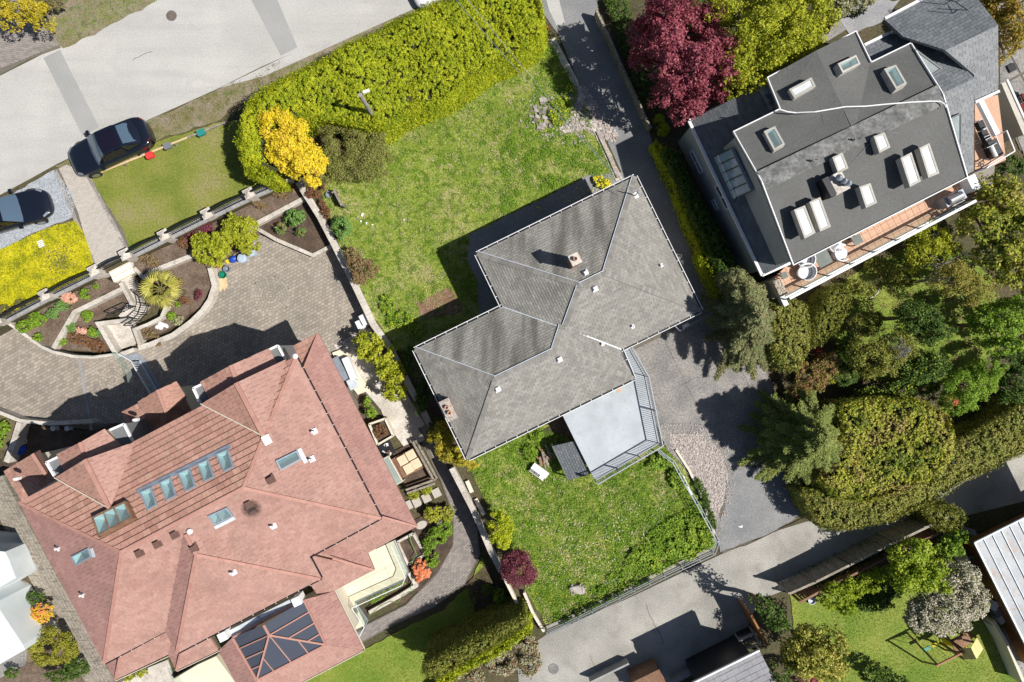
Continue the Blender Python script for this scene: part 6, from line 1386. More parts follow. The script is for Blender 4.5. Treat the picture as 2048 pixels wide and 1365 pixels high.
plant('lime_tree', 'wide yellow-green tree behind the dark-roofed house', 'tree', [(1540, 30, 60, 44, 0, .5), (1495, 85, 52, 44, 0, .2), (1570, 85, 50, 42, 0, 0), (1470, 150, 40, 38, 0, -.6), (1440, 30, 48, 40, 0, -.4), (1515, 150, 34, 26, 0, -.8), (1605, 40, 44, 46, 0, -.2), (1490, 195, 28, 22, 0, -1), (1600, 110, 30, 26, 0, -.9), (1540, 120, 34, 26, 0, .1), (1455, 185, 26, 22, 0, -.8)], 8.0, L_yel, leaf=.065, cover=3.0, clump=.2, lump=.38, freq=3.2, thick=.4)
plant('olive_tree', 'brownish-green drooping tree at the top edge right of the lime tree', 'tree', [(1700, 8, 40, 34, 0), (1665, 20, 26, 26, 0)], 4.0, L_sage, leaf=.07, cover=3.6, clump=.18)
plant('scarlet_shrub', 'small scarlet-red maple by the dark house at the top', 'shrub', [(1645, 52, 17, 19, 0)], 1.6, L_scar, leaf=.06, cover=3.5, clump=.13)
plant('autumn_tree', 'yellow and orange-leafed tree at the top right corner', 'tree', [(1985, 15, 50, 40, 0), (2005, 60, 32, 42, 0), (1998, 100, 24, 28, 0)], 5.5, leafM('amber_leaves', [(.16, .16, .02), (.36, .33, .04), (.50, .38, .06), (.42, .20, .06)], None, .3, 1, .25), leaf=.07, cover=3.2, clump=.2, lump=.35)
for x, y, r_, l in ((1318, 240, 11, 'upper one of two small round yellow-green bushes below the red tree'), (1326, 260, 14, 'lower one of two small round yellow-green bushes below the red tree')):
    plant('round_bush', l, 'shrub', [(x, y, r_, r_, 0)], .9, L_hedge, leaf=.045, cover=4, clump=.06, lump=.1)
plant('ivy_bank', 'dark ivy and brush under the red tree along the timber fence', 'shrub', [(1235, 20, 24, 40, 20), (1260, 90, 20, 50, 25), (1290, 180, 22, 50, 25), (1400, 20, 40, 40, 0)], .8, L_dark, leaf=.06, cover=2.4)
plant('laurel_tree', 'bright lime-green magnolia-like tree row east of the pink-roofed house, upper clump', 'tree', [(735, 685, 28, 26, 0), (760, 710, 30, 30, 30), (728, 705, 18, 16, 0)], 2.6, L_yel, z0=ZC, leaf=.10, cover=2.8, clump=.14, lump=.3)
plant('laurel_tree', 'bright lime-green tree in the same row, lower clump by the steps', 'tree', [(785, 745, 26, 30, 20), (790, 785, 24, 24, 0), (770, 740, 20, 22, 0)], 2.6, L_yel, z0=ZC, leaf=.10, cover=2.8, clump=.14, lump=.3)
plant('evergreen_magnolia', 'lime-green shrub left of the tool pile in the terrace beds', 'shrub', [(425, 498, 42, 30, -20), (403, 508, 20, 18, 0)], 1.9, L_yel, z0=ZB2, leaf=.085, cover=3.2, clump=.12, lump=.3)
plant('evergreen_magnolia', 'taller lime-green shrub right of its twin beside the court corner', 'shrub', [(478, 462, 44, 32, -20), (498, 488, 22, 22, 0), (450, 478, 22, 22, 0)], 2.1, L_yel, z0=ZB2, leaf=.085, cover=3.2, clump=.12, lump=.3)
plant('bamboo_clump', 'spiky yellow-green shrub at the west corner of the grey roof', 'shrub', [(900, 893, 34, 40, 10), (930, 920, 26, 16, -20), (888, 862, 18, 20, 0)], 2.2, leafM('spiky_leaves', [(.16, .20, .02), (.42, .42, .03), (.58, .50, .04), (.50, .34, .05)], None, .3, 1, .3), z0=-.2, leaf=.11, cover=2.8, asp=.25, clump=.2, lump=.45, freq=4)
plant('rounded_conifer', 'dark olive rounded conifer beside the weathered wall', 'shrub', [(1000, 1058, 27, 40, 5)], 2.4, L_hedge, z0=-.1, leaf=.055, cover=4, clump=.1, lump=.15)
plant('purple_shrub', 'dome of dark purple-red leaves at the lawn corner', 'shrub', [(1038, 1138, 38, 42, 10)], 2.0, L_purp, leaf=.05, cover=4, clump=.09, lump=.12)
plant('rhododendron', 'grey-green rhododendron in the triangular bed, upper clump', 'shrub', [(588, 437, 19, 17, 0), (602, 432, 12, 12, 0)], .9, L_rhodo, z0=ZB2+.1, leaf=.08, cover=3, clump=.09, lump=.25)
plant('rhododendron', 'small rhododendron with reddish leaves in the triangular bed, lower clump', 'shrub', [(562, 458, 11, 13, 0), (602, 466, 10, 10, 0)], .8, L_rhodo, z0=ZB2+.1, leaf=.07, cover=3, clump=.08, lump=.25, extra=[('red_leaves', L_red, .05, .15)])
plant('lawn_shrub', 'round green shrub at the wall edge of the back lawn', 'shrub', [(685, 455, 22, 26, 0)], 1.2, L_rhodo, leaf=.07, cover=3, clump=.1, lump=.3)
plant('brown_shrub', 'brown and green straggly shrub leaning over the court wall', 'shrub', [(725, 545, 32, 30, 30), (705, 515, 18, 20, 0)], 1.4, L_brn, leaf=.055, cover=2.4, clump=.18, lump=.4)
plant('brown_shrub', 'reddish brush in the corner below the golden shrub', 'shrub', [(632, 385, 20, 14, 20), (650, 420, 10, 24, 20)], .6, L_red, leaf=.05, cover=2, clump=.14, lump=.4)
# terrace planting
tp = [(52, 652, 20, 13, 'leafy light green shrub pair at the far left of the west bed', L_green, .75, ZB1), (74, 640, 17, 16, 'brighter green mound beside the far-left shrub', L_green, .8, ZB1), (104, 629, 13, 12, 'dark green mound left of the pink azalea', L_rhodo, .7, ZB1), (127, 612, 15, 12, 'green mound directly below the pink azalea', L_rhodo, .7, ZB1),
      (76, 676, 10, 9, 'small olive mound near the ramp wall', L_green, .5, ZB1), (170, 588, 10, 11, 'green mound right of the pink azalea', L_green, .7, ZB1), (192, 574, 7, 6, 'tiny green mound with pale flowers near the stair wall', L_green, .4, ZB1),
      (174, 632, 11, 12, 'bright green mound at the top of the lower west bed', L_green, .7, ZB2), (143, 656, 10, 11, 'dark green mound beside the kinked wall', L_rhodo, .6, ZB2), (186, 664, 11, 11, 'green mound among red twigs in the lower west bed', L_green, .6, ZB2), (125, 683, 10, 9, 'pale green mound at the bottom of the lower west bed', L_green, .5, ZB2), (200, 667, 7, 8, 'small dark shrub beside the stepped stair wall', L_rhodo, .5, ZB2),
      (342, 632, 10, 9, 'small green mound in the palm bed near the court', L_green, .5, ZB2), (355, 642, 13, 9, 'pale grey-green mound by the ornamental stone', L_sage, .4, ZB2), (355, 608, 8, 7, 'tiny olive tuft behind the palm', L_green, .3, ZB2)]
for x, y, rx, ry, l, mt, h_, z_ in tp:
    plant('bedding_shrub', l, 'shrub', [(x, y, rx, ry, 20)], h_, mt, z0=z_, leaf=.055, cover=3, clump=.07, lump=.3, group='small shrubs in the terraced beds')
plant('azalea', 'salmon-pink azalea in the west terraced bed under the pillar', 'shrub', [(140, 597, 16, 12, -10)], .6, L_green, z0=ZB1, leaf=.05, cover=2.4, clump=.07, extra=[('blossom', L_pink, .05, .85)])
plant('azalea', 'small faded pink azalea in the lower west bed', 'shrub', [(163, 662, 12, 7, 0)], .4, L_red, z0=ZB2, leaf=.045, cover=2.4, clump=.07, extra=[('blossom', L_pink, .04, .5)])
for x, y, rx, ry, l, mt, z_ in ((170, 684, 36, 12, 'low rust-red twiggy shrubs along the bottom of the lower west bed', L_red, ZB2), (196, 693, 24, 12, 'rusty ground shrub beside the stepped stair wall foot', L_red, ZB2), (300, 520, 22, 12, 'olive-brown low shrub near the stair pillar', L_brn, ZB1), (366, 485, 15, 12, 'orange-red shrub below the front lawn pillar', L_red, ZB1), (384, 476, 14, 13, 'dark red shrub right of the orange-red one', L_purp, ZB1),
                        (412, 455, 18, 13, 'dark purple-brown shrub shaded in the railed bed', L_purp, ZB1), (556, 385, 24, 11, 'tan twiggy shrub at the right end of the railed bed', L_brn, ZB1), (584, 378, 10, 10, 'orange-brown tuft by the end pillar', L_brn, ZB1), (520, 410, 18, 7, 'thin tan twigs in the middle of the railed bed', L_brn, ZB1), (370, 602, 12, 9, 'dark red shrub behind the palm trunk', L_red, ZB2),
                        (360, 565, 10, 10, 'sparse grey brush in the palm bed middle', L_brn, ZB2), (300, 668, 17, 9, 'ochre moss-like shrub at the bottom of the palm bed', L_brn, ZB2), (318, 690, 6, 5, 'tiny ochre tuft on the court side of the palm bed', L_brn, ZB2), (398, 590, 9, 12, 'dark brush at the curved end of the palm bed', L_purp, ZB2)):
    plant('twiggy_shrub', l, 'shrub', [(x, y, rx, ry, -20)], .45, mt, z0=z_, leaf=.045, cover=1.9, clump=.1, lump=.4, group='rusty low shrubs in the terraced beds')
plant('bed_shrub', 'yellow-edged leafy clump in the shady corner by the ramp wall', 'shrub', [(8, 858, 14, 14, 0), (-5, 880, 16, 16, 0)], .7, L_green, z0=ZC+.25, leaf=.06, cover=3)
# yellow groundcover
gcp = [(0, 500), (100, 454), (150, 442), (168, 470), (184, 520), (186, 545), (150, 564), (103, 586), (50, 612), (8, 632), (-40, 655), (-60, 530)]
Wg = PP(gcp, .12); xy = sample_poly(Wg, 34000); f1 = sn(xy, 1.3, 31); hole = np.exp(-((xy[:, 0]-P(118, 520).x)**2+(xy[:, 1]-P(118, 520).y)**2)/.9)
keep = NR.uniform(0, 1, len(xy)) > hole*.65; xy = xy[keep]; f1 = f1[keep]
o = leafmesh('groundcover', np.concatenate([xy, (.10+.05*f1+NR.uniform(-.06, .06, len(xy)))[:, None]], 1), NR.normal(size=(len(xy), 3))*.5+np.array([0, 0, 1]), .045, L_ycov, None, .6); o['kind'] = 'stuff'
plant('olive_bush', 'small dark bush at the lower left end of the yellow bed', 'shrub', [(10, 622, 18, 13, 0), (42, 608, 12, 9, 0)], .7, L_olive, leaf=.05, cover=2.4)
# windmill palm
TPM = T('windmill_palm', 'fan palm with golden fronds in the right terraced bed', 'palm', P(322, 578, ZB2)); tp0 = P(322, 580, ZB2); tpt = P(322, 578, 1.7)
MB().tube([up3(tpt, ZB2), up3(tpt, .2), tpt], [.16, .14, .12], 9).build('trunk', m_bark, TPM)
L_palm = leafM('palm_frond_green', [(.16, .20, .03), (.42, .40, .06), (.62, .54, .16)], None, .3, 1, .25)
for k in range(18):
    a_ = k*2.39996; u = (k+.5)/18; el_ = 1.1-1.5*u; ln = R.uniform(.62, .82); d = Vector((math.cos(a_)*math.cos(el_), math.sin(a_)*math.cos(el_), math.sin(el_)))
    hub = tpt+d*ln*.75; s = Vector((-math.sin(a_), math.cos(a_), 0)); m = MB(); m.tube([tpt, hub], .012, 4, False)
    for j in range(13):
        th_ = -1.25+2.5*j/12; bd = (d*math.cos(th_)+s*math.sin(th_)).normalized(); e_ = hub+bd*ln*.95*(.75+.25*math.cos(th_))+Vector((0, 0, -.12-.2*u)); w = s*math.cos(th_)*.034-d*math.sin(th_)*.034
        mid = hub.lerp(e_, .5)+Vector((0, 0, .04)); m.face([hub, mid-w, e_, mid+w])
    m.build('frond', L_palm, TPM)
# garden east of the grey house
conifer('drooping_conifer', 'large drooping blue-green conifer beside the concrete yard', (1508, 655, 88, 118, 10), 7.0, L_conb, nb=100, leaf=.075, top=(1520, 625))
conifer('spreading_conifer', 'wide feathery yellow-green conifer at the yard corner', (1625, 895, 112, 116, -20), 6.0, L_con, nb=150, leaf=.075, top=(1650, 880))
plant('mossy_tree', 'rose-brown and green tree top beside the drooping conifer', 'tree', [(1480, 590, 42, 42, 0), (1462, 560, 30, 26, 0)], 4.6, L_conb, leaf=.07, cover=3.2, clump=.15, asp=.35)
plant('spotty_shrub', 'multi-coloured shrub patch between the two conifers', 'shrub', [(1620, 760, 34, 30, 0), (1650, 735, 30, 30, 0), (1600, 790, 26, 20, 0)], 2.0, leafM('mixed_leaves', [(.10, .12, .02), (.26, .28, .04), (.36, .26, .12), (.30, .05, .06)], None, .3, 1, .2), leaf=.055, cover=2.8, clump=.15, lump=.4)
plant('juniper_ring', 'twisted yellow-green pine shrub with gaps beside the conifers', 'shrub', [(1668, 745, 20, 24, 0)], 1.4, L_yel, leaf=.06, cover=1.5, clump=.1, lump=.5, asp=.3)
plant('crimson_shrub', 'small crimson flowering shrub left of the dark garden', 'shrub', [(1635, 706, 12, 12, 0)], 1.2, L_scar, leaf=.04, cover=.8, clump=.1)
plant('garden_tree', 'dark olive tree in the middle of the shady garden', 'tree', [(1745, 715, 56, 45, 0), (1790, 690, 38, 36, 0)], 4.0, L_box, leaf=.06, cover=2.2, clump=.18, lump=.35)
plant('silver_shrub', 'silvery grey-blue twiggy shrub in the shady garden', 'shrub', [(1783, 695, 20, 26, 20)], 4.3, L_grey, leaf=.045, cover=1.6, clump=.12, lump=.35, asp=.25)
plant('garden_tree', 'dark brownish-green tree above the silvery shrub', 'tree', [(1825, 635, 50, 38, -20), (1862, 662, 34, 28, 0)], 4.2, L_dark, leaf=.06, cover=2.2, clump=.2, lump=.4)
plant('laurel_garden_tree', 'large yellow-spotted evergreen tree under the terrace end', 'tree', [(1990, 400, 62, 44, -25), (1950, 450, 48, 48, 0), (2030, 470, 50, 60, 0), (2020, 540, 44, 40, 0), (1985, 510, 40, 36, 0)], 5.0, L_laur, leaf=.09, cover=3.2, clump=.18, lump=.35, thick=.4)
plant('light_tree', 'airy yellow-green tree just below the terrace railing', 'tree', [(1850, 470, 42, 34, -20), (1835, 510, 36, 32, 0), (1890, 500, 30, 24, 0)], 3.4, L_yel, leaf=.055, cover=1.4, clump=.24, lump=.5)
plant('airy_tree', 'sparse yellow-brown tree with visible grey branches', 'tree', [(1900, 555, 44, 40, 0), (1945, 585, 26, 26, 0)], 4.6, leafM('sparse_leaves', [(.14, .15, .02), (.34, .32, .05), (.44, .34, .10)], None, .3, 1, .25), leaf=.05, cover=1.6, clump=.28, lump=.5, bark=m_barkg, trunkr=.09)
plant('green_tree', 'bright mid-green maple at the right edge', 'tree', [(1985, 650, 46, 44, 0), (2010, 620, 34, 34, 0), (2000, 690, 26, 20, 0)], 4.4, L_green, leaf=.07, cover=3, clump=.18, lump=.4)
plant('green_tree', 'deep green feathery maple above the lane hedge', 'tree', [(1930, 770, 56, 34, 10), (1965, 745, 40, 30, 0), (1905, 800, 36, 26, 0)], 3.6, L_green, leaf=.065, cover=3, clump=.16, lump=.4, asp=.35)
plant('red_shrub', 'orange-red shrub tucked between the maple and the laurel mass', 'shrub', [(1900, 800, 17, 15, 0)], 1.4, L_oran, leaf=.05, cover=1.6, clump=.12, lump=.4)
plant('dark_shrub', 'dark mixed shrub behind the rounded laurel mass', 'shrub', [(1740, 790, 40, 18, 0), (1800, 780, 44, 18, 0), (1850, 770, 30, 20, 0)], 1.8, L_dark, leaf=.06, cover=2.8, clump=.16, extra=[('yellow_leaves', L_yel, .05, .06)])
plant('dark_shrub', 'dark shrubbery at the far right edge above the lane hedge', 'shrub', [(2030, 770, 40, 50, 0), (2020, 720, 36, 30, 0)], 3.0, L_dark, leaf=.06, cover=2.8, clump=.18)
plant('dark_shrub', 'dark shrub row under the shady lawn near the stone steps', 'shrub', [(1700, 700, 26, 30, 0), (1690, 745, 24, 30, 0)], 1.8, L_dark, leaf=.055, cover=2.8, clump=.16)
plant('corner_shrub', 'green leafy shrub by the outside stair in the terrace corner', 'shrub', [(1975, 350, 30, 14, -25), (2020, 330, 30, 20, -25)], 1.2, L_dark, leaf=.06, cover=2.6, clump=.15)
# bare branches tree
BT = T('bare_branch_tree', 'bare dark-branched little tree over the sunlit patch', 'tree', P(1885, 525, 0)); m = MB(); b0 = P(1885, 528, 2.2); m.tube([up3(b0, 0), b0], [.07, .05], 6); m.build('trunk', m_barkg, BT); m = MB()
for k in range(16):
    a_ = R.uniform(-.6, 1.0)+(math.pi if k % 3 == 0 else 0); ln = R.uniform(.8, 1.9); e_ = b0+Vector((math.cos(a_)*ln, math.sin(a_)*ln, R.uniform(.2, .9))); m.tube([b0, b0.lerp(e_, .5)+Vector((0, 0, .1)), e_], [.03, .02, .006], 4, False)
    for j in range(3): s = b0.lerp(e_, R.uniform(.4, .9)); aa = a_+R.uniform(-.8, .8); m.tube([s, s+Vector((math.cos(aa)*.4, math.sin(aa)*.4, .1))], [.01, .004], 4, False)
m.build('branches', m_barkg, BT)
# bottom right garden
plant('maple_tree', 'bright green maple in the middle of the play lawn border', 'tree', [(1815, 1110, 46, 44, 0), (1835, 1150, 40, 40, 0), (1860, 1135, 30, 20, 20), (1800, 1160, 28, 26, 0), (1870, 1165, 24, 24, 0)], 4.2, leafM('maple_leaves', [(.09, .17, .015), (.24, .38, .02), (.40, .50, .04), (.50, .54, .06)], None, .3, 1, .3), leaf=.08, cover=3.2, clump=.16, lump=.4)
plant('maple_shrub', 'smaller bright green shrub by the garden wall corner', 'shrub', [(1890, 1092, 32, 26, 0), (1905, 1072, 18, 20, 0)], 2.4, L_green, leaf=.085, cover=2.6, clump=.14, lump=.4)
plant('maple_shrub', 'lime-green shrub at the left end of the play lawn border', 'shrub', [(1672, 1190, 30, 28, 0), (1700, 1178, 24, 24, 0), (1738, 1160, 24, 26, 0), (1690, 1215, 20, 14, 0)], 2.0, leafM('lime_shrub_leaves', [(.10, .17, .015), (.28, .38, .02), (.44, .52, .03)], None, .3, 1, .3), leaf=.075, cover=2.8, clump=.14, lump=.4)
plant('dark_fern_shrub', 'dark green undergrowth between lime shrub and maple', 'shrub', [(1745, 1205, 42, 20, 0), (1768, 1180, 28, 24, 0)], 1.0, L_dark, leaf=.07, cover=2.6, clump=.14)
plant('blossom_tree', 'round whitish-blossomed tree beside the swing frame', 'tree', [(1900, 1175, 54, 50, 0), (1880, 1220, 62, 48, 0), (1840, 1230, 40, 34, 0), (1930, 1200, 40, 46, 0)], 4.2, L_sage, leaf=.06, cover=3.4, clump=.16, lump=.25, extra=[('blossom', L_white, .035, .38)])
plant('yellow_tree', 'yellow-green mottled tree at the bottom beside the dark house', 'tree', [(1615, 1290, 50, 44, 0), (1640, 1320, 52, 42, 0), (1590, 1310, 36, 40, 0), (1660, 1275, 30, 24, 0)], 4.4, leafM('mottled_leaves', [(.08, .12, .02), (.26, .30, .04), (.52, .47, .08), (.64, .56, .14)], None, .3, 1, .3), leaf=.08, cover=3.2, clump=.16, lump=.35)
plant('plum_shrub', 'purple-leafed shrub at the bottom edge below the mottled tree', 'shrub', [(1610, 1358, 30, 14, 0)], 2.4, L_mag, leaf=.06, cover=3, clump=.13)
plant('dark_round_shrub', 'dark round shrub at the bottom of the play lawn', 'shrub', [(1755, 1352, 38, 18, 0), (1790, 1362, 24, 14, 0)], 1.8, L_dark, leaf=.065, cover=3, clump=.13)
plant('small_conifer', 'narrow dark conifer shrub leaning right of the maple', 'shrub', [(1888, 1115, 14, 30, 40)], 1.4, L_box, leaf=.05, cover=2.6, clump=.12)
plant('hidden_tree', 'dark tree standing at the lower right of the lane fence end', 'tree', [(1545, 1235, 26, 26, 0), (1515, 1200, 20, 20, 0)], 4.8, L_dark, leaf=.08, cover=1.8, clump=.22, lump=.5)
plant('shed_tree', 'loose dark tree top beside the bottom house roof', 'tree', [(1548, 1345, 26, 22, 0), (1530, 1365, 20, 18, 0)], 4.5, L_dark, leaf=.08, cover=1.5, clump=.24, lump=.5)
# lower left garden of the pink-roofed house
plant('border_shrub', 'green leafy mound in the flower border beside the curved walk', 'shrub', [(868, 1075, 26, 20, 30), (890, 1060, 16, 20, 0), (862, 1110, 14, 30, 20)], .8, L_green, z0=ZC, leaf=.055, cover=3, clump=.1)
plant('border_shrub', 'mixed brown and yellow shrubs at the top of the flower border', 'shrub', [(868, 1028, 24, 16, 0), (895, 1028, 12, 18, 0)], .8, L_brn, z0=ZC, leaf=.05, cover=2.6, clump=.1, extra=[('yellow_leaves', L_yel, .05, .3)])
plant('azalea', 'vivid orange azalea beside the glass-railed patio', 'shrub', [(845, 1138, 20, 17, -30), (838, 1155, 10, 8, 0)], .9, L_green, z0=ZC, leaf=.05, cover=2.4, clump=.08, extra=[('blossom', L_oran, .055, .9)])
plant('yellow_bush', 'left one of two small yellow bushes by the paving slabs', 'shrub', [(827, 990, 12, 10, 0)], .6, L_yel, z0=ZC, leaf=.05, cover=3, clump=.07)
plant('yellow_bush', 'right one of two small yellow bushes by the paving slabs', 'shrub', [(853, 981, 12, 10, 0)], .6, L_yel, z0=ZC, leaf=.05, cover=3, clump=.07)
plant('green_shrub', 'green shrub by the brown planter box east of the pink roof', 'shrub', [(742, 825, 11, 14, 30), (735, 805, 8, 12, 0)], 1.0, L_green, z0=ZC, leaf=.06, cover=3, clump=.08)
plant('green_shrub', 'low green plants along the patio glass', 'shrub', [(755, 1195, 22, 7, 28), (790, 1175, 26, 6, 28)], .5, L_green, z0=ZC, leaf=.05, cover=2.2, clump=.08)
plant('small_tree', 'thin dark twiggy sapling casting a shadow on the grass', 'tree', [(945, 1205, 10, 10, 0)], 1.4, L_dark, z0=ZC, leaf=.05, cover=.6, clump=.1)
for x, y, r_, l, mt in ((1000, 1192, 14, 'bright green round bush in the tree bed by the wall', L_green), (983, 1243, 13, 'yellow-green round bush low in the tree bed', L_green), (1008, 1240, 14, 'sage-coloured round bush right of the yellow-green one', L_sage), (975, 1180, 10, 'dark small bush at the top of the tree bed', L_dark), (1018, 1212, 9, 'tiny sage tuft against the pale wall', L_sage)):
    plant('round_bush', l, 'shrub', [(x, y, r_, r_, 0)], .9, mt, z0=ZC, leaf=.055, cover=3, clump=.07)
plant('bank_shrub', 'mixed flowering bank below the boundary hedge at the bottom', 'shrub', [(1000, 1320, 40, 30, -25), (940, 1345, 34, 22, -25), (1050, 1285, 28, 20, -25), (1060, 1320, 24, 34, 0)], 1.0, L_sage, z0=-.4, leaf=.06, cover=2.8, clump=.12, extra=[('red_leaves', L_red, .05, .12), ('blossom', L_white, .03, .08)])
plant('leaning_weeds', 'broad-leaved green weeds in the east corner of the south lawn', 'shrub', [(1395, 1065, 26, 36, 20), (1365, 1100, 34, 22, -20), (1300, 1125, 40, 16, -25), (1320, 925, 26, 16, 0), (1355, 960, 18, 26, 20)], .45, L_yel, leaf=.06, cover=1.7, clump=.14, lump=.4, extra=[('green_leaves', L_green, .06, .5)])
plant('climber', 'dark ivy strip behind the pipe fence', 'shrub', [(1405, 985, 10, 34, 28), (1420, 1030, 9, 34, 22), (1250, 1185, 60, 8, 27), (1160, 1228, 50, 8, 27)], .4, L_dark, leaf=.05, cover=2, clump=.1)
plant('leafy_weeds', 'bright weeds beside the small brick patio', 'shrub', [(800, 640, 30, 18, 20), (775, 610, 16, 26, 10), (830, 660, 22, 14, 0)], .4, L_green, leaf=.05, cover=1.8, clump=.14, extra=[('flower', L_dand, .03, .03)])
plant('leafy_weeds', 'yellow-flowered weeds at the north corner of the grey house', 'shrub', [(1205, 365, 22, 12, -25)], .4, L_green, leaf=.05, cover=2, clump=.12, extra=[('flower', L_dand, .04, .3)])
plant('leafy_weeds', 'weeds around the rubble pile at the lawn edge', 'shrub', [(1115, 225, 22, 34, 10), (1140, 190, 14, 22, 0)], .35, L_green, leaf=.045, cover=1.3, clump=.14, extra=[('flower', L_dand, .03, .08)])
plant('leafy_weeds', 'dense green tufts at the deck west side', 'shrub', [(1075, 870, 18, 16, 0), (1060, 905, 16, 18, 0)], .5, L_green, leaf=.05, cover=1.6, clump=.14)
plant('dark_undergrowth', 'dark undergrowth in the shade between grey house and court wall', 'shrub', [(850, 790, 20, 40, -20), (870, 860, 16, 30, -20), (815, 720, 16, 30, -20)], .5, L_dark, z0=-.02, leaf=.055, cover=1.8, clump=.15)
# top-left and lower-left
plant('yellow_tree', 'yellow-leafed tree at the top left corner over the brick drive', 'tree', [(45, 18, 48, 30, 0), (80, 28, 26, 26, 0), (20, 40, 24, 18, 0)], 3.6, leafM('yellow_leaves_a', [(.30, .28, .02), (.56, .48, .03), (.66, .48, .05)], None, .3, 1, .3), leaf=.06, cover=2.2, clump=.2, lump=.45)
plant('verge_shrub', 'olive shrub at the top edge beside the yellow tree', 'shrub', [(110, 6, 22, 18, 0)], 1.4, L_olive, leaf=.05, cover=2.6, clump=.14)
plant('left_shrub', 'big rounded olive-green shrub at the lower left edge', 'shrub', [(105, 1295, 52, 40, -10)], 2.0, L_box if False else leafM('olive_round_leaves', [(.12, .14, .02), (.30, .30, .03), (.42, .38, .05)], None, .3, 1, .2), z0=ZC, leaf=.055, cover=3.6, clump=.12, lump=.2)
plant('left_shrub', 'orange and yellow shrub beside the white flat roof', 'shrub', [(85, 1225, 26, 20, 20)], 1.4, L_gold, z0=ZC, leaf=.055, cover=2.6, clump=.12, extra=[('orange_leaves', L_oran, .05, .2)])
plant('left_shrub', 'dark shrub above the orange one by the white flat roof', 'shrub', [(68, 1195, 24, 14, 0)], 1.0, L_dark, z0=ZC, leaf=.055, cover=2.6, clump=.12)
plant('left_shrub', 'dark shadowy shrubs under the rounded olive shrub', 'shrub', [(150, 1335, 36, 20, 20), (120, 1350, 30, 14, 0), (25, 1345, 14, 10, 0)], 1.0, L_dark, z0=ZC, leaf=.06, cover=2.6, clump=.12)
plant('left_shrub', 'small yellow-green bush at the bottom between the pink roofs', 'shrub', [(258, 1352, 16, 10, 0), (285, 1345, 10, 10, 0)], .8, L_yel, z0=ZC, leaf=.06, cover=2.6, clump=.1)

# clumps of broad-leaved weeds and darker turf that break up the lawns
def weed_clumps(name, poly, nc, per, r, leaf, mat, z=0, h=.12):
    W_ = PP(poly, z); ctr = sample_poly(W_, nc); rr = r*NR.uniform(.4, 1.5, nc); idx = NR.integers(0, nc, nc*per)
    q = ctr[idx]+NR.normal(size=(nc*per, 2))*rr[idx][:, None]*.5; k = inpoly(q[:, 0], q[:, 1], W_); q = q[k]; n = len(q)
    o = leafmesh(name, np.concatenate([q, NR.uniform(z+.02, z+h, (n, 1))], 1), NR.normal(size=(n, 3))*.5+np.array([0, 0, 1.]), leaf, mat, None, .55); o['kind'] = 'stuff'
L_weed = leafM('weed_leaves', [(.07, .16, .012), (.17, .32, .025), (.30, .46, .04)], None, .3, 1, .25)
L_straw = leafM('dead_straw', [(.48, .40, .22), (.62, .54, .34)], None, .3, 1, .1)
SL_ = [(935, 925), (1088, 858), (1150, 885), (1192, 960), (1335, 898), (1388, 985), (1425, 1070), (1422, 1096), (1250, 1178), (1100, 1248), (1054, 1180), (1000, 1060), (952, 960)]
weed_clumps('weeds', SL_, 420, 55, .26, .035, L_weed); weed_clumps('straw', SL_, 160, 26, .22, .03, L_straw, h=.1)
weed_clumps('weeds', BL, 420, 42, .28, .03, L_weed, h=.1); weed_clumps('straw', BL, 420, 24, .28, .028, L_straw, h=.08)
weed_clumps('weeds', [(1100, 90), (1112, 85), (1200, 265), (1240, 356), (1170, 352), (1060, 400), (1000, 440), (1000, 300), (1060, 180)], 200, 60, .3, .035, L_weed, h=.12)
weed_clumps('weeds', [(1300, 1060), (1400, 1000), (1428, 1090), (1250, 1176), (1180, 1190)], 150, 60, .3, .05, L_green, h=.3)
weed_clumps('fallen_leaves', [(1650, 560), (1800, 480), (1990, 560), (2000, 720), (1900, 780), (1660, 760)], 260, 30, .3, .035, L_brn, h=.06)
weed_clumps('moss_tufts', [(110, 330), (175, 303), (300, 240), (430, 182), (505, 146), (560, 122), (560, 165), (458, 214), (298, 284), (190, 343)], 160, 24, .25, .025, L_olive, h=.04)
plant('garden_tree', 'tall dark tree crowding the right edge beside the maple', 'tree', [(2062, 650, 34, 50, 0), (2064, 560, 34, 44, 0)], 4.2, L_laur, leaf=.08, cover=2.4, clump=.18)
plant('garden_tree', 'dark green tree between the silvery shrub and the deep green maple', 'tree', [(1850, 735, 44, 34, 0), (1815, 745, 34, 28, 0)], 3.4, L_dark, leaf=.065, cover=3, clump=.18, extra=[('yellow_leaves', L_yel, .05, .04)])
plant('garden_shrub', 'spiky olive shrub between clipped block and dark tree', 'shrub', [(1720, 650, 24, 26, 0), (1745, 640, 22, 20, 0)], 1.5, L_box, leaf=.055, cover=2.6, clump=.14)
plant('garden_shrub', 'low green shrub hugging the terrace foot in shade', 'shrub', [(1780, 545, 60, 18, -27), (1720, 575, 30, 14, -27)], 1.2, L_box, leaf=.055, cover=2.4, clump=.14)
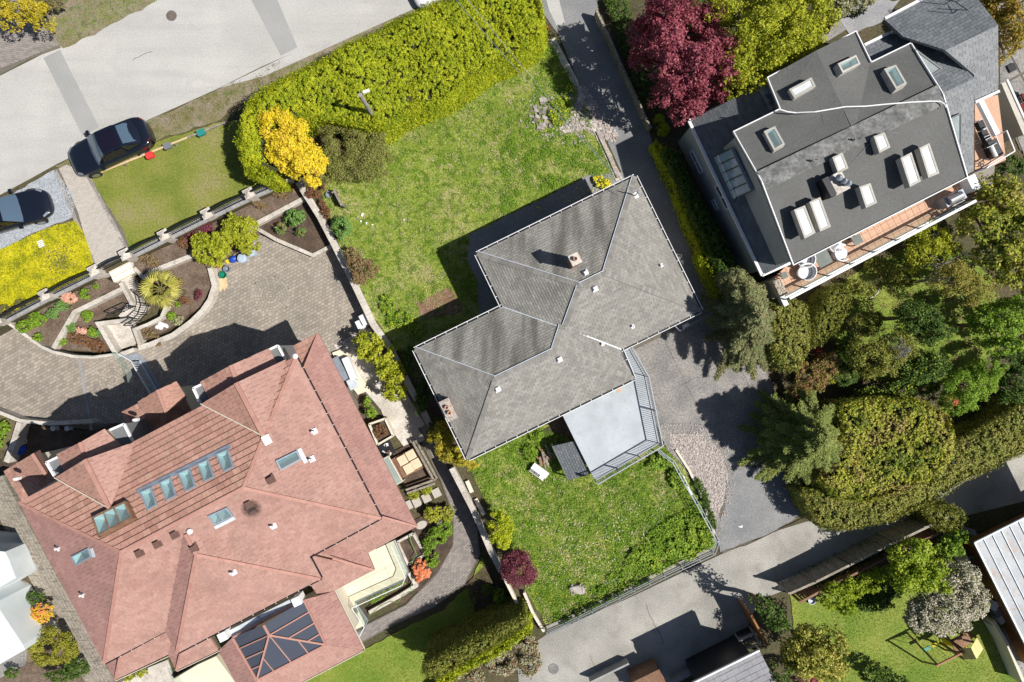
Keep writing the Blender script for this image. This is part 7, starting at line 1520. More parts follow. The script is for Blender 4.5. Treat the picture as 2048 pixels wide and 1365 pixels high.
# ================================================================ VEHICLES
m_car = M('dark_blue_car_paint', [(.006, .008, .016)], grain=0, rough=.18, spec=.6, coat=1.0)
m_carw = M('white_car_paint', [(.78, .78, .80)], grain=0, rough=.2, spec=.5, coat=1.0)
m_cglass = M('car_glass', [(.07, .11, .16)], grain=0, rough=.04, spec=1.0)  # raised blue base colour stands for sky reflected in the glass
m_croof = M('glass_roof', [(.008, .007, .016)], grain=0, rough=.1, spec=.7)
m_tyre = M('tyre_rubber', [(.02, .02, .02)], grain=0, rough=.9)
m_rim = M('alloy', [(.45, .46, .48)], grain=0, rough=.3, metal=.8)
m_lamp = M('headlamp_glass', [(.20, .23, .27)], grain=0, rough=.08, spec=.9)
m_tail = M('tail_lamp', [(.07, .004, .006)], grain=0, rough=.15, spec=.8)
def car(name, label, px, py, deg, Lc, Wc, Hc, paint, fast=1.0, glassroof=True, z=0.0):
    """deg: heading of the car's nose, px/py: its centre at 0.8 m"""
    c = P(px, py, .8); t = T(name, label, 'car', (c.x, c.y, z)); a = math.radians(deg); ca, sa = math.cos(a), math.sin(a)
    def Wd(x, y, zz): return Vector((c.x+x*ca-y*sa, c.y+x*sa+y*ca, z+zz))
    h = Lc/2
    # stations front -> rear : x, half width, belt height, centre height
    S = [(h, .30, .50, .52), (h*.985, .58, .60, .64), (h*.93, .77, .70, .76), (h*.82, .90, .78, .86), (h*.60, .97, .84, .93), (h*.42, .98, .90, .99), (h*.2, .98, .95, 1.0), (0, .98, .97, 1.02), (-h*.25, .98, .98, 1.03), (-h*.5, .985, 1.0, 1.05), (-h*.68, .98, 1.01, 1.06), (-h*.82, .92, 1.0, 1.05), (-h*.92, .80, .96, 1.0), (-h*.98, .62, .85, .88), (-h, .36, .60, .62)]
    wy = Wc/2; mb = MB(); rows = []
    for x, w, bz, cz in S:
        bz *= Hc/1.6; cz *= Hc/1.6; w *= wy
        pr = [(-w*.86, .22), (-w*.99, .34), (-w, .58 if bz > .6 else bz*.7), (-w*.975, bz*.93), (-w*.9, bz), (-w*.6, bz+(cz-bz)*.7), (0, cz), (w*.6, bz+(cz-bz)*.7), (w*.9, bz), (w*.975, bz*.93), (w, .58 if bz > .6 else bz*.7), (w*.99, .34), (w*.86, .22)]
        rows.append(len(mb.v)); mb.v += [tuple(Wd(x, y, zz)) for y, zz in pr]
    n = 13
    for r in range(len(rows)-1):
        for k in range(n): mb.f.append((rows[r]+k, rows[r]+(k+1) % n, rows[r+1]+(k+1) % n, rows[r+1]+k))
    mb.f.append(tuple(range(rows[0], rows[0]+n))[::-1]); mb.f.append(tuple(range(rows[-1], rows[-1]+n)))
    b = mb.build('body', paint, t, True); md = b.modifiers.new('s', 'SUBSURF'); md.levels = 1; md.render_levels = 2
    # greenhouse
    k = Hc/1.6; yb, yt = wy*.86, wy*.66; xw0, xw1, xr1, xr0 = h*.40, h*.08, -h*.42*fast, -h*.80; zb0, zb1, zt_ = .93*k, 1.0*k, Hc
    def quadstrip(nm, pts, mat, sm=False, th=.012):
        pane([Wd(*q) for q in pts], t, mat, nm, th)
    zroof = zt_; xm = (xw1+xr1)/2
    # windscreen in three facets (curved)
    def grid(nm, rows_, mat):
        g_ = MB(); nn_ = len(rows_[0])
        for r_ in rows_: g_.v += [tuple(Wd(*q)) for q in r_]
        for i in range(len(rows_)-1):
            for j in range(nn_-1): g_.f.append((i*nn_+j, i*nn_+j+1, (i+1)*nn_+j+1, (i+1)*nn_+j))
        return g_.build(nm, mat, t, True)
    grid('windscreen', [[(xw0-.10*(j*j), j*yb*.98, zb0+.02) for j in (-1, -.6, 0, .6, 1)], [((xw0+xw1)/2-.07*j*j, j*(yb+yt)/2, (zb0+zroof)/2+.06) for j in (-1, -.6, 0, .6, 1)], [(xw1-.04*j*j, j*yt, zroof-.04*j*j) for j in (-1, -.6, 0, .6, 1)]], m_cglass)
    grid('roof_panel', [[(xw1-.04*j*j, j*yt, zroof-.04*j*j) for j in (-1, -.6, 0, .6, 1)], [(xm, j*yt*1.02, zroof+.02-.05*j*j) for j in (-1, -.6, 0, .6, 1)], [(xr1, j*yt*.98, zroof-.02-.05*j*j) for j in (-1, -.6, 0, .6, 1)]], paint)
    if glassroof: grid('sunroof', [[(xw1-.10, j*yt*.8, zroof+.006-.04*j*j*.64) for j in (-1, 0, 1)], [(xm, j*yt*.82, zroof+.036-.05*j*j*.6) for j in (-1, 0, 1)], [(xr1+.12, j*yt*.8, zroof+.0-.05*j*j*.6) for j in (-1, 0, 1)]], m_croof)
    grid('rear_window', [[(xr1, j*yt*.98, zroof-.02-.05*j*j) for j in (-1, -.6, 0, .6, 1)], [((xr0+xr1)/2+.03*j*j, j*(yb*.86+yt)/2, (zb1+zroof)/2+.09) for j in (-1, -.6, 0, .6, 1)], [(xr0+.12*j*j, j*yb*.82, zb1+.08) for j in (-1, -.6, 0, .6, 1)]], paint)
    grid('rear_glass', [[(xr1-.05, j*yt*.80, zroof-.01-.03*j*j) for j in (-1, 0, 1)], [((xr0+xr1)/2, j*(yb*.8+yt)/2*.84, (zb1+zroof)/2+.105) for j in (-1, 0, 1)], [(xr0+.16, j*yb*.60, zb1+.125) for j in (-1, 0, 1)]], m_cglass)
    for s in (-1, 1):
        fm = MB(); pts = [(xw0-.10, yb*.98, zb0+.02), (xw1-.04, yt, zroof-.05), (xr1, yt*.98, zroof-.08), (xr0+.1, yb*.84, zb1+.06)]
        fm.face([Wd(x, y*s, zz) for x, y, zz in pts]); fm.build('side_frame', paint, t)
        for x0, x1 in ((.04, .36), (.40, .72)):
            lo = [(xw0-.2)+((xr0+.3)-(xw0-.2))*q for q in (x0, x1)]; tp = [xw1-.04+(xr1-xw1)*q*1.15 for q in (x0, x1)]
            pane([Wd(lo[0], (yb*.985+.012)*s, zb0+.05), Wd(lo[1], (yb*.96+.012)*s, zb0+.07), Wd(tp[1], (yt*1.04+.012)*s, zroof-.10), Wd(tp[0], (yt*1.05+.012)*s, zroof-.09)], t, m_croof, 'side_window', .005)
        m = MB(); m.box(Wd(xw0-.28, (wy+.08)*s, .92*k), .16, .22, .13, a); m.build('mirror', paint, t)
        for xx in (h*.62, -h*.60):
            q = Wd(xx, (wy-.10)*s, .34); ax = Vector((-sa, ca, 0)); w_ = MB()
            w_.tube([q-ax*.11, q-ax*.09, q+ax*.09, q+ax*.11], [.30, .345, .345, .30], 20); wt = w_.build('wheel', m_tyre, t); w2 = MB(); w2.tube([q+ax*.10*s, q+ax*.118*s], [.22, .20], 14); w2.build('rim', m_rim, wt)
        pane([Wd(h*.92, wy*.70*s, .72*k), Wd(h*.80, wy*.87*s, .79*k), Wd(h*.80, wy*.78*s, .83*k), Wd(h*.90, wy*.60*s, .775*k)], t, m_lamp, 'headlight', .03)
        pane([Wd(-h*.95, wy*.66*s, .93*k), Wd(-h*.89, wy*.80*s, .99*k), Wd(-h*.91, wy*.60*s, 1.0*k), Wd(-h*.96, wy*.5*s, .93*k)], t, m_tail, 'taillight', .03)
    return t
car('parked_car', 'dark blue coupe-style suv parked half on the verge', 217, 293, 26+180-2, 4.75, 1.95, 1.52, m_car)
car('parked_car', 'dark blue sedan on the gravel pad, cut by the left edge', 10, 426, 17, 4.75, 1.86, 1.42, m_car, glassroof=False)
car('parked_car', 'white car peeking in at the top edge beside the hedge', 900, -46, 206, 4.6, 1.86, 1.45, m_carw, z=0)
# ================================================================ STREET OBJECTS
t = T('manhole_cover', 'round cast-iron manhole cover in the street', 'manhole cover', P(343, 32, 0)); q = P(343, 32, 0)
MB().lathe(q, [(.30, .0), (.30, .012), (.27, .014)], 28).build('rim', m_plast, t); m = MB()
for k in range(-4, 5): w = math.sqrt(max(.01, .26**2-(k*.055)**2)); m.bar(q+Vector((-w, k*.055, .012)), q+Vector((w, k*.055, .012)), .022, .010)
MB().lathe(q, [(.27, .0), (.27, .016), (.1, .017)], 28).build('lid', m_iron, t); m.build('lid_ribs', m_iron, t)
t = T('manhole_cover', 'round concrete-set manhole cover at the bottom of the lane', 'manhole cover', P(1107, 1338, 0)); q = P(1107, 1338, .006)
MB().lathe(q, [(.26, 0), (.26, .014), (.22, .015)], 24).build('lid', m_slab, t); MB().lathe(q, [(.30, 0), (.30, .008), (.27, .009)], 24).build('rim', m_plast, t)
# low timber guard rail with coloured covers
t = T('timber_rail', 'low pale timber rail along the front lawn edge behind the car', 'rail', P(320, 300, 0)); m = MB(); r0, r1 = P(190, 350, .35), P(455, 244, .35)
for a, b in ((0, .36), (.363, .70), (.703, 1)): s = MB(); s.bar(lrp(r0, r1, a), lrp(r0, r1, b), .10, .06); s.build('rail_board', m_woodl if b < .9 else m_wood, t)
for k in range(6): q = lrp(r0, r1, .02+.19*k); MB().bar(up3(q, 0), up3(q, .35), .08, .08).build('post', m_wood, t)
m_redp = M('red_paint', [(.62, .05, .04)], grain=.1); m_teal = M('teal_paint', [(.02, .22, .20)], grain=.1)
for x, y, mt, l in ((299.5, 311, m_redp, 'red plastic cover laid over the timber rail'), (335, 292, m_plast, 'grey bucket-like cover over the timber rail'), (402, 265.5, m_teal, 'teal plastic cover over the shaded end of the timber rail')):
    q = P(x, y, .42); m = MB(); m.prism([q+Matrix.Rotation(math.radians(23), 3, 'Z') @ Vector((dx, dy, 0)) for dx, dy in ((-.22, -.12), (-.18, -.17), (.18, -.17), (.22, -.12), (.22, .12), (.18, .17), (-.18, .17), (-.22, .12))], .30, .47)
    o = m.build('rail_cover', mt); tag(o, l, 'cover', 'covers along the timber rail')
# utility pole rising out of the hedge
t = T('utility_pole', 'wooden utility pole with a lamp arm rising out of the tall hedge', 'utility pole', P(775, 268, 0)); pb = Vector((P(775, 268, 0).x, P(775, 268, 0).y, 0)); pt = P(720, 190, 5.7)
pb = Vector((pt.x, pt.y, 0)); MB().tube([pb, pt], [.14, .10], 10).build('pole', m_barkg, t); m = MB(); m.tube([pt-Vector((0, 0, .3)), pt+Vector((.15, .12, -.1)), P(731, 184, 5.75)], .035, 6); m.build('lamp_arm', m_steel, t)
MB().box(P(733, 184, 5.7), .32, .13, .09, .3).build('lamp_head', m_white, t)
def sag(a, b, s, n=14): return [a.lerp(b, k/n)-Vector((0, 0, s*4*(k/n)*(1-k/n))) for k in range(n+1)]
wz = P(912, -4, 7.5)
for k, (a, b, l) in enumerate(((P(905, -8, 7.5), P(1268, 387, 4.6), 'upper one of two thin overhead service wires to the grey roof'), (P(930, -8, 7.2), P(1270, 390, 4.5), 'lower one of two thin overhead service wires to the grey roof'))):
    o = MB().tube(sag(a, b, .5), .011, 4).build('overhead_wire', m_steel); tag(o, l, 'wire', 'overhead service wires')
# sign-like plate in the yellow bed
t = T('slatted_box', 'small white slatted utility lid in the yellow groundcover', 'utility box', P(82, 488, 0)); q = P(82, 488, .16); MB().box(up3(q, 0), .36, .42, .14, .4).build('casing', m_plast, t)
for k in range(4): MB().box(q+Matrix.Rotation(.4, 3, 'Z') @ Vector((0, -.15+.10*k, 0)), .32, .06, .03, .4).build('slat', m_white, t)
# ================================================================ COURT OBJECTS
m_blue = M('blue_plastic', [(.02, .07, .42)], grain=.05, rough=.4); m_pblue = M('pale_blue_cover', [(.36, .44, .56), (.44, .52, .62)], 3, grain=.1); m_gp = M('green_plastic', [(.01, .20, .13)], grain=.05, rough=.4)
def bin_(name, label, px, py, r, h, mt, cat='bucket', z=ZC, lid=None):
    t = T(name, label, cat, P(px, py, z)); q = P(px, py, z+h); q = up3(q, z); m = MB(); m.lathe(q, [(r*.8, 0), (r, h), (r*.93, h), (r*.74, .03)], 18); m.build('body', mt, t)
    if lid: MB().lathe(q, [(r*1.05, h-.01), (r*1.05, h+.03), (r*.6, h+.06)], 18).build('lid', lid, t)
    else: m = MB(); m.tube([q+Vector((math.cos(a_)*r, math.sin(a_)*r, h)) for a_ in np.linspace(0, 6.28, 19)], .014, 5); m.build('rim', mt, t)
    return t
bin_('tub', 'pale blue round covered tub on the court beside the planter wall', 502, 504, .26, .5, m_pblue, 'tub', lid=m_pblue)
bin_('tub', 'second pale blue round covered tub next to the blue bag', 484, 517, .25, .5, m_pblue, 'tub', lid=m_pblue)
bin_('bucket', 'grey bucket with dark inside beside the green one', 453, 538, .18, .32, m_steel)
bin_('bucket', 'small maroon pot beside the grey bucket', 437, 532, .11, .2, m_redp)
bin_('green_tub', 'green plastic tub on the court next to cardboard', 445, 550, .2, .24, m_gp, 'tub')
t = T('blue_bag', 'crumpled blue bag under the lime-green shrub', 'bag', P(467, 519, ZC)); q = P(467, 519, ZC+.1); m = MB()
m.lathe(up3(q, ZC), [(.22, 0), (.26, .12), (.18, .25), (.05, .32)], 9, 1.2, .8, .4); m.build('bag_body', m_blue, t); MB().box(P(457, 524, ZC), .2, .22, .14, .5).build('yellow_cloth', L_dand, t)
t = T('cardboard', 'torn flattened cardboard lying on the court paving', 'cardboard', P(444, 571, ZC)); q = PP([(433, 560), (452, 554), (456, 574), (451, 577), (449, 582), (446, 577), (441, 584), (437, 580)], ZC+.06); MB().prism(q, ZC+.03, ZC+.06).build('sheet', m_woodl, t)
t = T('pool_equipment', 'white and grey wall-side equipment cabinet in the court shade', 'cabinet', P(735, 645, ZC)); MB().box(P(737, 640, ZC), .5, .62, .95, math.radians(-62)+1.57).build('cabinet', m_white, t); MB().box(P(726, 650, ZC), .42, .5, .75, A26).build('side_unit', m_white, t); MB().box(P(721, 658, ZC), .3, .3, .5, A26).build('motor', m_plast, t)
t = T('wall_bracket', 'pair of pale square vents leaning on the court wall', 'vent', P(716, 590, ZC)); 
for dy in (0, 9): MB().box(P(715+dy*.5, 586+dy, ZC), .22, .2, .3, math.radians(-62)).build('vent_box', m_conc, t)
# objects by the north-west porch
t = T('blue_toy', 'bright blue crumpled toy or tarp in the shaded corner', 'tarp', P(38, 900, ZC)); q = up3(P(38, 900, ZC+.2), ZC)
for dx, dy, s in ((-.18, .1, .3), (.15, .05, .36), (0, -.15, .3)): MB().lathe(q+Vector((dx, dy, 0)), [(s*.5, 0), (s*.6, .12), (s*.35, .3)], 8).build('fold', m_blue, t)
t = T('hose_ring', 'coiled pale hose ring lying in the shaded yard', 'hose', P(48, 882, ZC)); m = MB()
for r_ in (.16, .19): m.tube([P(48, 882, ZC+.05)+Vector((math.cos(a_)*r_, math.sin(a_)*r_, r_*.2)) for a_ in np.linspace(0, 6.28, 20)], .014, 5)
m.build('coil', m_creamp, t)
for x, l in ((108, 'left small pale ornament below the ramp wall in shade'), (136, 'right small pale ornament below the ramp wall in shade')):
    t = T('garden_ornament', l, 'ornament', P(x, 857, ZC), 'ornaments below the ramp wall'); q = up3(P(x, 857, ZC+.2), ZC); m = MB(); m.lathe(q, [(.14, 0), (.07, .12), (.15, .3), (.11, .32)], 12); m.build('urn', m_flash, t); m = MB(); m.tube([q+Vector((.16+math.cos(a_)*.09, math.sin(a_)*.09, .12)) for a_ in np.linspace(0, 6.28, 14)], .018, 5); m.build('ring', m_flash, t)
t = T('garden_rock', 'pale rough ornamental rocks in the palm bed', 'rocks', P(325, 655, ZB2))
for dx, dy, s in ((-5, 2, .16), (0, 0, .2), (5, -2, .14), (11, 0, .13)):
    q = P(322+dx, 652+dy, ZB2); m = MB(); m.lathe(q, [(s, 0), (s*1.05, s*.4), (s*.7, s*.8), (s*.2, s)], 7, 1.2, .8, R.uniform(0, 3)); m.build('rock', m_white, t)
# ---- east side of the pink-roofed house: patios
CPAT = setting('side_terrace', [(664, 706), (690, 696), (712, 738), (740, 780), (716, 790), (700, 770)], ZC+.25, m_cream, .3)
t = T('long_planter', 'long white box bench along the east terrace with blue stone top', 'bench', P(690, 735, ZC)); m = MB(); a, b = P(688, 716, ZC+.9), P(706, 758, ZC+.9); m.bar(up3(a, ZC+.25), up3(b, ZC+.25), .38, .5); m.build('box', m_white, t); m = MB(); a, b = P(668, 716, ZC+.5), P(692, 760, ZC+.5); m.bar(up3(a, ZC+.25), up3(b, ZC+.25), .45, .3); m.build('stone_top', m_bgrey, t)
t = T('plant_stand', 'glass-topped side table at the lower end of the white bench', 'table', P(705, 768, ZC)); MB().box(P(703, 766, ZC+.2), .5, .5, .04, A26).build('lower_shelf', m_clear, t); q = P(705, 768, ZC+.6); MB().box(q, .5, .6, .03, A26).build('table_top', m_flash, t)
for dx, dy in ((-.2, -.22), (.2, -.22), (.2, .22), (-.2, .22)): MB().bar(up3(q, ZC+.2)+Vector((dx, dy, 0)), q+Vector((dx, dy, 0)), .03, .03).build('leg', m_steel, t)
setting('shrub_bed', [(706, 786), (722, 776), (748, 812), (760, 836), (740, 845)], ZC+.06, m_soil, .1)
t = T('planter_box', 'square white-rimmed planter box with brown twigs', 'planter', P(758, 860, ZC)); w = PP([(738, 849), (770, 838), (786, 872), (755, 890)], ZC+.7)
for k in range(4): MB().prism(strip_poly([w[k], w[(k+1) % 4]], .11), ZC, ZC+.7).build('side', m_creamp, t)
MB().prism(inset(w, .9), ZC, ZC+.5).build('soil', m_soild, t)
plant('planter_twigs', 'dark brown twigs growing in the square white-rimmed planter', 'shrub', [(762, 863, 15, 16, 0)], .6, L_red, z0=ZC+.4, leaf=.05, cover=1.6, clump=.08)
setting('side_steps_paving', [(756, 806), (800, 800), (850, 880), (812, 900), (790, 870), (770, 840)], ZC+.04, m_conc, .1)
setting('deck_pit', [(784, 905), (826, 884), (868, 958), (822, 985), (808, 968)], ZC+.05, m_soild, .1)
PW = T('timber_surround', 'weathered timber frame round the sunken seating patio', 'surround', P(840, 930, ZC)); w = PP([(826, 884), (868, 960), (812, 980)], ZC+.55)
for a, b in ((w[0], w[1]), (w[1], w[2])):
    for o_ in (0, .2): d = (b-a).normalized(); n = Vector((-d.y, d.x, 0))*o_; s = MB(); s.bar(a+n, b+n, .11, .1); s.build('beam', m_wood, PW)
for q in w: MB().bar(up3(q, ZC), q, .1, .1).build('post', m_wood, PW)
SO = T('cushion_table', 'brown wooden lounger with four beige square cushions', 'lounger', P(815, 925, ZC)); ang = math.radians(26); q = up3(P(815, 928, ZC+.5), ZC); rt_ = Matrix.Rotation(ang, 3, 'Z')
MB().box(q+Vector((0, 0, .12)), 1.35, 1.25, .18, ang).build('frame', m_woodb, SO)
for dx in (-.6, .6):
    for dy in (-.55, .55): MB().box(q+rt_ @ Vector((dx, dy, 0)), .08, .08, .14, ang).build('leg', m_woodb, SO)
MB().box(q+rt_ @ Vector((-.66, 0, .2)), .1, 1.25, .35, ang).build('backrest', m_woodb, SO)
m_cush = M('beige_cushion', [(.66, .52, .36), (.72, .58, .42)], 3, grain=.1)
for dx, dy in ((-.2, .3), (.36, .36), (-.1, -.28), (.42, -.22)):
    m = MB(); m.box(q+rt_ @ Vector((dx, dy, .31)), .52, .54, .12, ang+.05); o = m.build('cushion', m_cush, SO); bv = o.modifiers.new('b', 'BEVEL'); bv.width = .035; bv.segments = 2
t = T('wood_table', 'narrow glass-topped table in a pale frame under the pink eave', 'table', P(785, 940, ZC)); m = MB(); a, b = P(768, 918, ZC+.75), P(796, 968, ZC+.75); m.bar(up3(a, ZC+.70), up3(b, ZC+.70), .5, .04); m.build('table_top', m_clear, t); m = MB(); w = strip_poly([a, b], .56)
for k in range(4): m.bar(up3(w[k], ZC+.68), up3(w[(k+1) % 4], ZC+.68), .06, .06)
m.build('frame', m_creamp, t)
for k in range(4): MB().bar(up3(w[k], ZC), up3(w[k], ZC+.68), .05, .05).build('leg', m_creamp, t)
t = T('barbecue_clutter', 'black and white clutter on a framed shelf beside the lounger', 'shelf', P(778, 900, ZC)); MB().box(P(772, 895, ZC+.1), .75, 1.0, .06, A26).build('shelf', m_black, t)
for k in range(7): q = P(766+R.uniform(0, 18), 888+R.uniform(0, 26), ZC+.2); MB().box(q, R.uniform(.1, .3), R.uniform(.06, .2), .1, R.uniform(0, 3)).build('item', R.choice([m_white, m_black, m_woodb, m_flash]), t)
for x, y, l in ((822, 1013, 'paving slab nearest the pink roof in the row of four'), (833, 1004, 'second paving slab from the pink roof'), (852, 995, 'third paving slab from the pink roof'), (872, 985, 'farthest paving slab in the row, beside the grey walk')):
    if x == 822: x, y = 815, 1010
    o = MB().box(P(x+1, y+1, ZC), .46, .50, .06, A26).build('paving_slab', m_paverl); tag(o, l, 'paving slab', 'stepping slabs beside the yellow bushes')
for x, y, r_, l in ((843, 1050, 10, 'round stone slab at the corner of the pink roof'), (884, 1050, 13, 'round stone slab beside the curved walk')):
    o = MB().lathe(P(x, y, ZC), [(r_*.028, 0), (r_*.028, .05), (r_*.02, .06)], 14, 1.2, .8, .5).build('round_slab', m_paverl); tag(o, l, 'stone slab', 'round stone slabs')
# cream patio with glass railing
CPW = PP([(785, 1083), (700, 1100), (700, 1130), (628, 1183), (680, 1285), (728, 1258), (737, 1241), (711, 1203), (812, 1158), (818, 1144), (791, 1082)], ZC+.45)
CP = MB().prism(CPW, ZC-.1, ZC+.45).build('cream_patio', m_joint); CP['kind'] = 'structure'
pieces_obj(flat_pieces(PP([(790, 1080), (700, 1100), (700, 1130), (628, 1183), (680, 1283), (727, 1258), (736, 1241), (710, 1204), (811, 1158), (817, 1144)], ZC+.45), ZC+.45, 1.2, 1.2, A26, .012, .02, 0, .001), ZC+.45, 'tile', m_cream, CP, 60)
GR = T('glass_railing', 'frameless glass railing with white rim round the cream patio', 'railing', P(780, 1170, ZC)); gp = PP([(789, 1082), (816, 1144), (810, 1159), (711, 1204), (736, 1241), (727, 1258), (714, 1272)], ZC+.45); m = MB()
for a, b in zip(gp[:-1], gp[1:]):
    n = max(1, round((b-a).length/1.2))
    for k in range(n): c0, c1 = lrp(a, b, k/n+.01), lrp(a, b, (k+1)/n-.01); MB().face([c0, c1, up3(c1, ZC+1.4), up3(c0, ZC+1.4)]).build('glass_pane', m_clear, GR)
    m.bar(up3(a, ZC+1.4), up3(b, ZC+1.4), .035, .03)
m.build('top_rail', m_white, GR); m = MB()
for a, b in zip(gp[:-1], gp[1:]): m.bar(up3(a, ZC+.46), up3(b, ZC+.46), .05, .05)
m.build('base_rail', m_bgrey, GR)
for x, y, l in ((692, 1202, 'brown potted plant nearest the patio corner'), (710, 1224, 'brown dried potted plant near the patio end')):
    plant('potted_plant', l, 'potted plant', [(x, y, 7, 6, 0)], .45, L_brn, z0=ZC+.45, leaf=.04, cover=2, clump=.05)
# second pale patio bottom left + walls
PB = setting('lower_patio', [(395, 1330), (432, 1313), (470, 1365), (480, 1400), (380, 1400), (345, 1360)], ZC+.45, m_cream, .4)
setting('lower_walk', [(225, 1365), (335, 1320), (350, 1365), (350, 1410), (220, 1410)], ZC+.02, m_conc, .1)
t = T('glass_balustrade', 'glass balustrade around the pale lower-left patio', 'railing', P(400, 1350, ZC)); gp = PP([(360, 1352), (372, 1385), (392, 1400)], ZC+.5)
for a, b in zip(gp[:-1], gp[1:]): MB().face([a, b, up3(b, ZC+1.4), up3(a, ZC+1.4)]).build('glass_pane', m_clear, t)
# raised bed right of the patio
RB = T('raised_bed', 'stone-edged square bed with garden hose beside the cream patio', 'raised bed', P(822, 1100, ZC)); w = PP([(795, 1085), (826, 1068), (850, 1110), (816, 1130)], ZC+.3)
for k in range(4): MB().prism(strip_poly([w[k], w[(k+1) % 4]], .14), ZC, ZC+.3).build('edging_stone', m_conc, RB)
MB().prism(inset(w, .92), ZC, ZC+.2).build('soil', m_soild, RB)
o = MB().tube([P(x, y, ZC+.5 if y < 1140 else ZC+.3) for x, y in ((820, 1070), (822, 1085), (830, 1100), (833, 1110), (826, 1120), (822, 1140), (824, 1165), (820, 1178), (832, 1180), (818, 1184), (806, 1190), (796, 1205), (780, 1203), (760, 1212), (748, 1224), (738, 1232))], .025, 5).build('garden_hose', L_rhodo); tag(o, 'pale green garden hose winding from the bed to the walk', 'hose')
stonewall('low concrete kerb of the narrow bed below the glass railing', [(738, 1226), (762, 1213), (800, 1192), (832, 1172), (818, 1146)], ZC, ZC+.3, .22, m_conc, name='bed_kerb')
# ---- south lawn objects
t = T('white_cabinet', 'discarded white cabinet lying on its back in the grass', 'cabinet', P(1078, 945, 0)); ang = math.radians(-36); q = P(1080, 942, .35); rt_ = Matrix.Rotation(ang, 3, 'Z'); q = up3(q, 0)
MB().box(q, 1.0, .36, .36, ang).build('carcass', m_white, t)
for k in range(3): MB().box(q+rt_ @ Vector((-.34+.32*k, -.26, .02)), .28, .16, .28, ang).build('drawer', m_plast if k < 2 else m_white, t)
MB().box(q+rt_ @ Vector((0, -.36, 0)), 1.0, .03, .3, ang).build('side_panel', m_creamp, t)
t = T('lumber_pile', 'heap of broken brown and grey boards above the white cabinet', 'lumber pile', P(1092, 915, 0))
for k in range(16): q = P(1090+R.uniform(-11, 11), 914+R.uniform(-16, 16), .05+.02*k); MB().box(q, R.uniform(.3, .8), R.uniform(.06, .14), .03, R.uniform(-1.4, -.6)).build('board', R.choice([m_wood, m_woodb, m_brick]), t)
t = T('tree_stump', 'rotten tree stump with red-brown heart in the south lawn', 'stump', P(1155, 1183, 0)); q = up3(P(1155, 1181, .3), 0); m = MB(); 
prof = [(.34, 0), (.30, .15), (.27, .26), (.22, .24)]; m.lathe(q, prof, 13, 1.35, .8, -.2); m.v = [(x+R.uniform(-.06, .06), y+R.uniform(-.05, .05), z+R.uniform(-.05, .07)) for x, y, z in m.v]; m.build('bark_ring', m_rubble, t); MB().lathe(q, [(.2, .16), (.12, .22)], 9, 1.4, .8, -.2).build('heartwood', m_brick, t)
for k in range(9): a_ = R.uniform(0, 6.28); MB().box(q+Vector((math.cos(a_)*.42, math.sin(a_)*.26, 0)), .16, .06, .2*R.random()+.05, a_).build('splinter', m_barkg, t)
t = T('plank', 'white plank half hidden in the weeds by the fence', 'plank', P(1372, 960, 0)); MB().bar(P(1366, 952, .15), P(1384, 990, .15), .1, .04).build('board', m_white, t)
for pts, l, z_ in (([(951, 998), (968, 1030)], 'pale plank beside the leafy lawn edge, upper', .1), ([(934, 962), (944, 985)], 'pale plank beside the spiky shrub', .12)):
    t = T('plank', l, 'plank', P(*pts[0], 0)); MB().bar(P(*pts[0], z_), P(*pts[1], z_), .22, .05).build('board', m_creamp, t)
t = T('wire_screen', 'small grey wire trellis lying in the south lawn', 'trellis', P(1215, 1168, 0)); m = MB()
for k in range(7): m.bar(P(1200+k*6, 1172-k*2.6, .05), P(1204+k*6, 1182-k*2.6, .05), .012, .012); 
for k in range(4): m.bar(P(1200+k*1.5, 1172+k*3, .06), P(1238+k*1.5, 1155+k*3, .06), .012, .012)
m.build('mesh', m_steel, t)
t = T('white_litter', 'scattered white paper scraps in the back lawn', 'litter', P(722, 432, 0))
for x, y, s in ((725, 430, .12), (722, 443, .07), (733, 447, .08), (745, 450, .06), (808, 440, .06)): MB().box(P(x, y, .06), s*1.6, s, .02, R.uniform(0, 3)).build('scrap', m_white, t)
t = T('stone_bench', 'pale concrete blocks at the far end of the hedge base', 'concrete block', P(975, 142, 0))
for x, y in ((973, 141), (982, 136)): MB().box(P(x, y, 0), .3, .42, .35, .3).build('block', m_conc, t)
t = T('white_bucket', 'white bucket and cloth beside the white boundary board', 'bucket', P(1006, 130, 0)); MB().lathe(P(1006, 130, 0), [(.13, 0), (.16, .3), (.14, .3), (.12, .04)], 14).build('body', m_white, t)
t = T('hydrant', 'small red and white marker post at the drive edge by the hedge', 'marker post', P(1094, 62, 0)); MB().lathe(P(1094, 62, 0), [(.08, 0), (.08, .45), (.03, .52)], 10).build('post', m_redp, t)
t = T('standpipe', 'rusty post and basin at the corner of the court wall', 'standpipe', P(661, 391, 0)); MB().lathe(P(660, 391, 0), [(.16, 0), (.2, .22), (.17, .22), (.14, .05)], 12).build('basin', m_steel, t); MB().bar(P(666, 386, .0), P(666, 386, .7), .08, .08).build('post', m_wood, t)
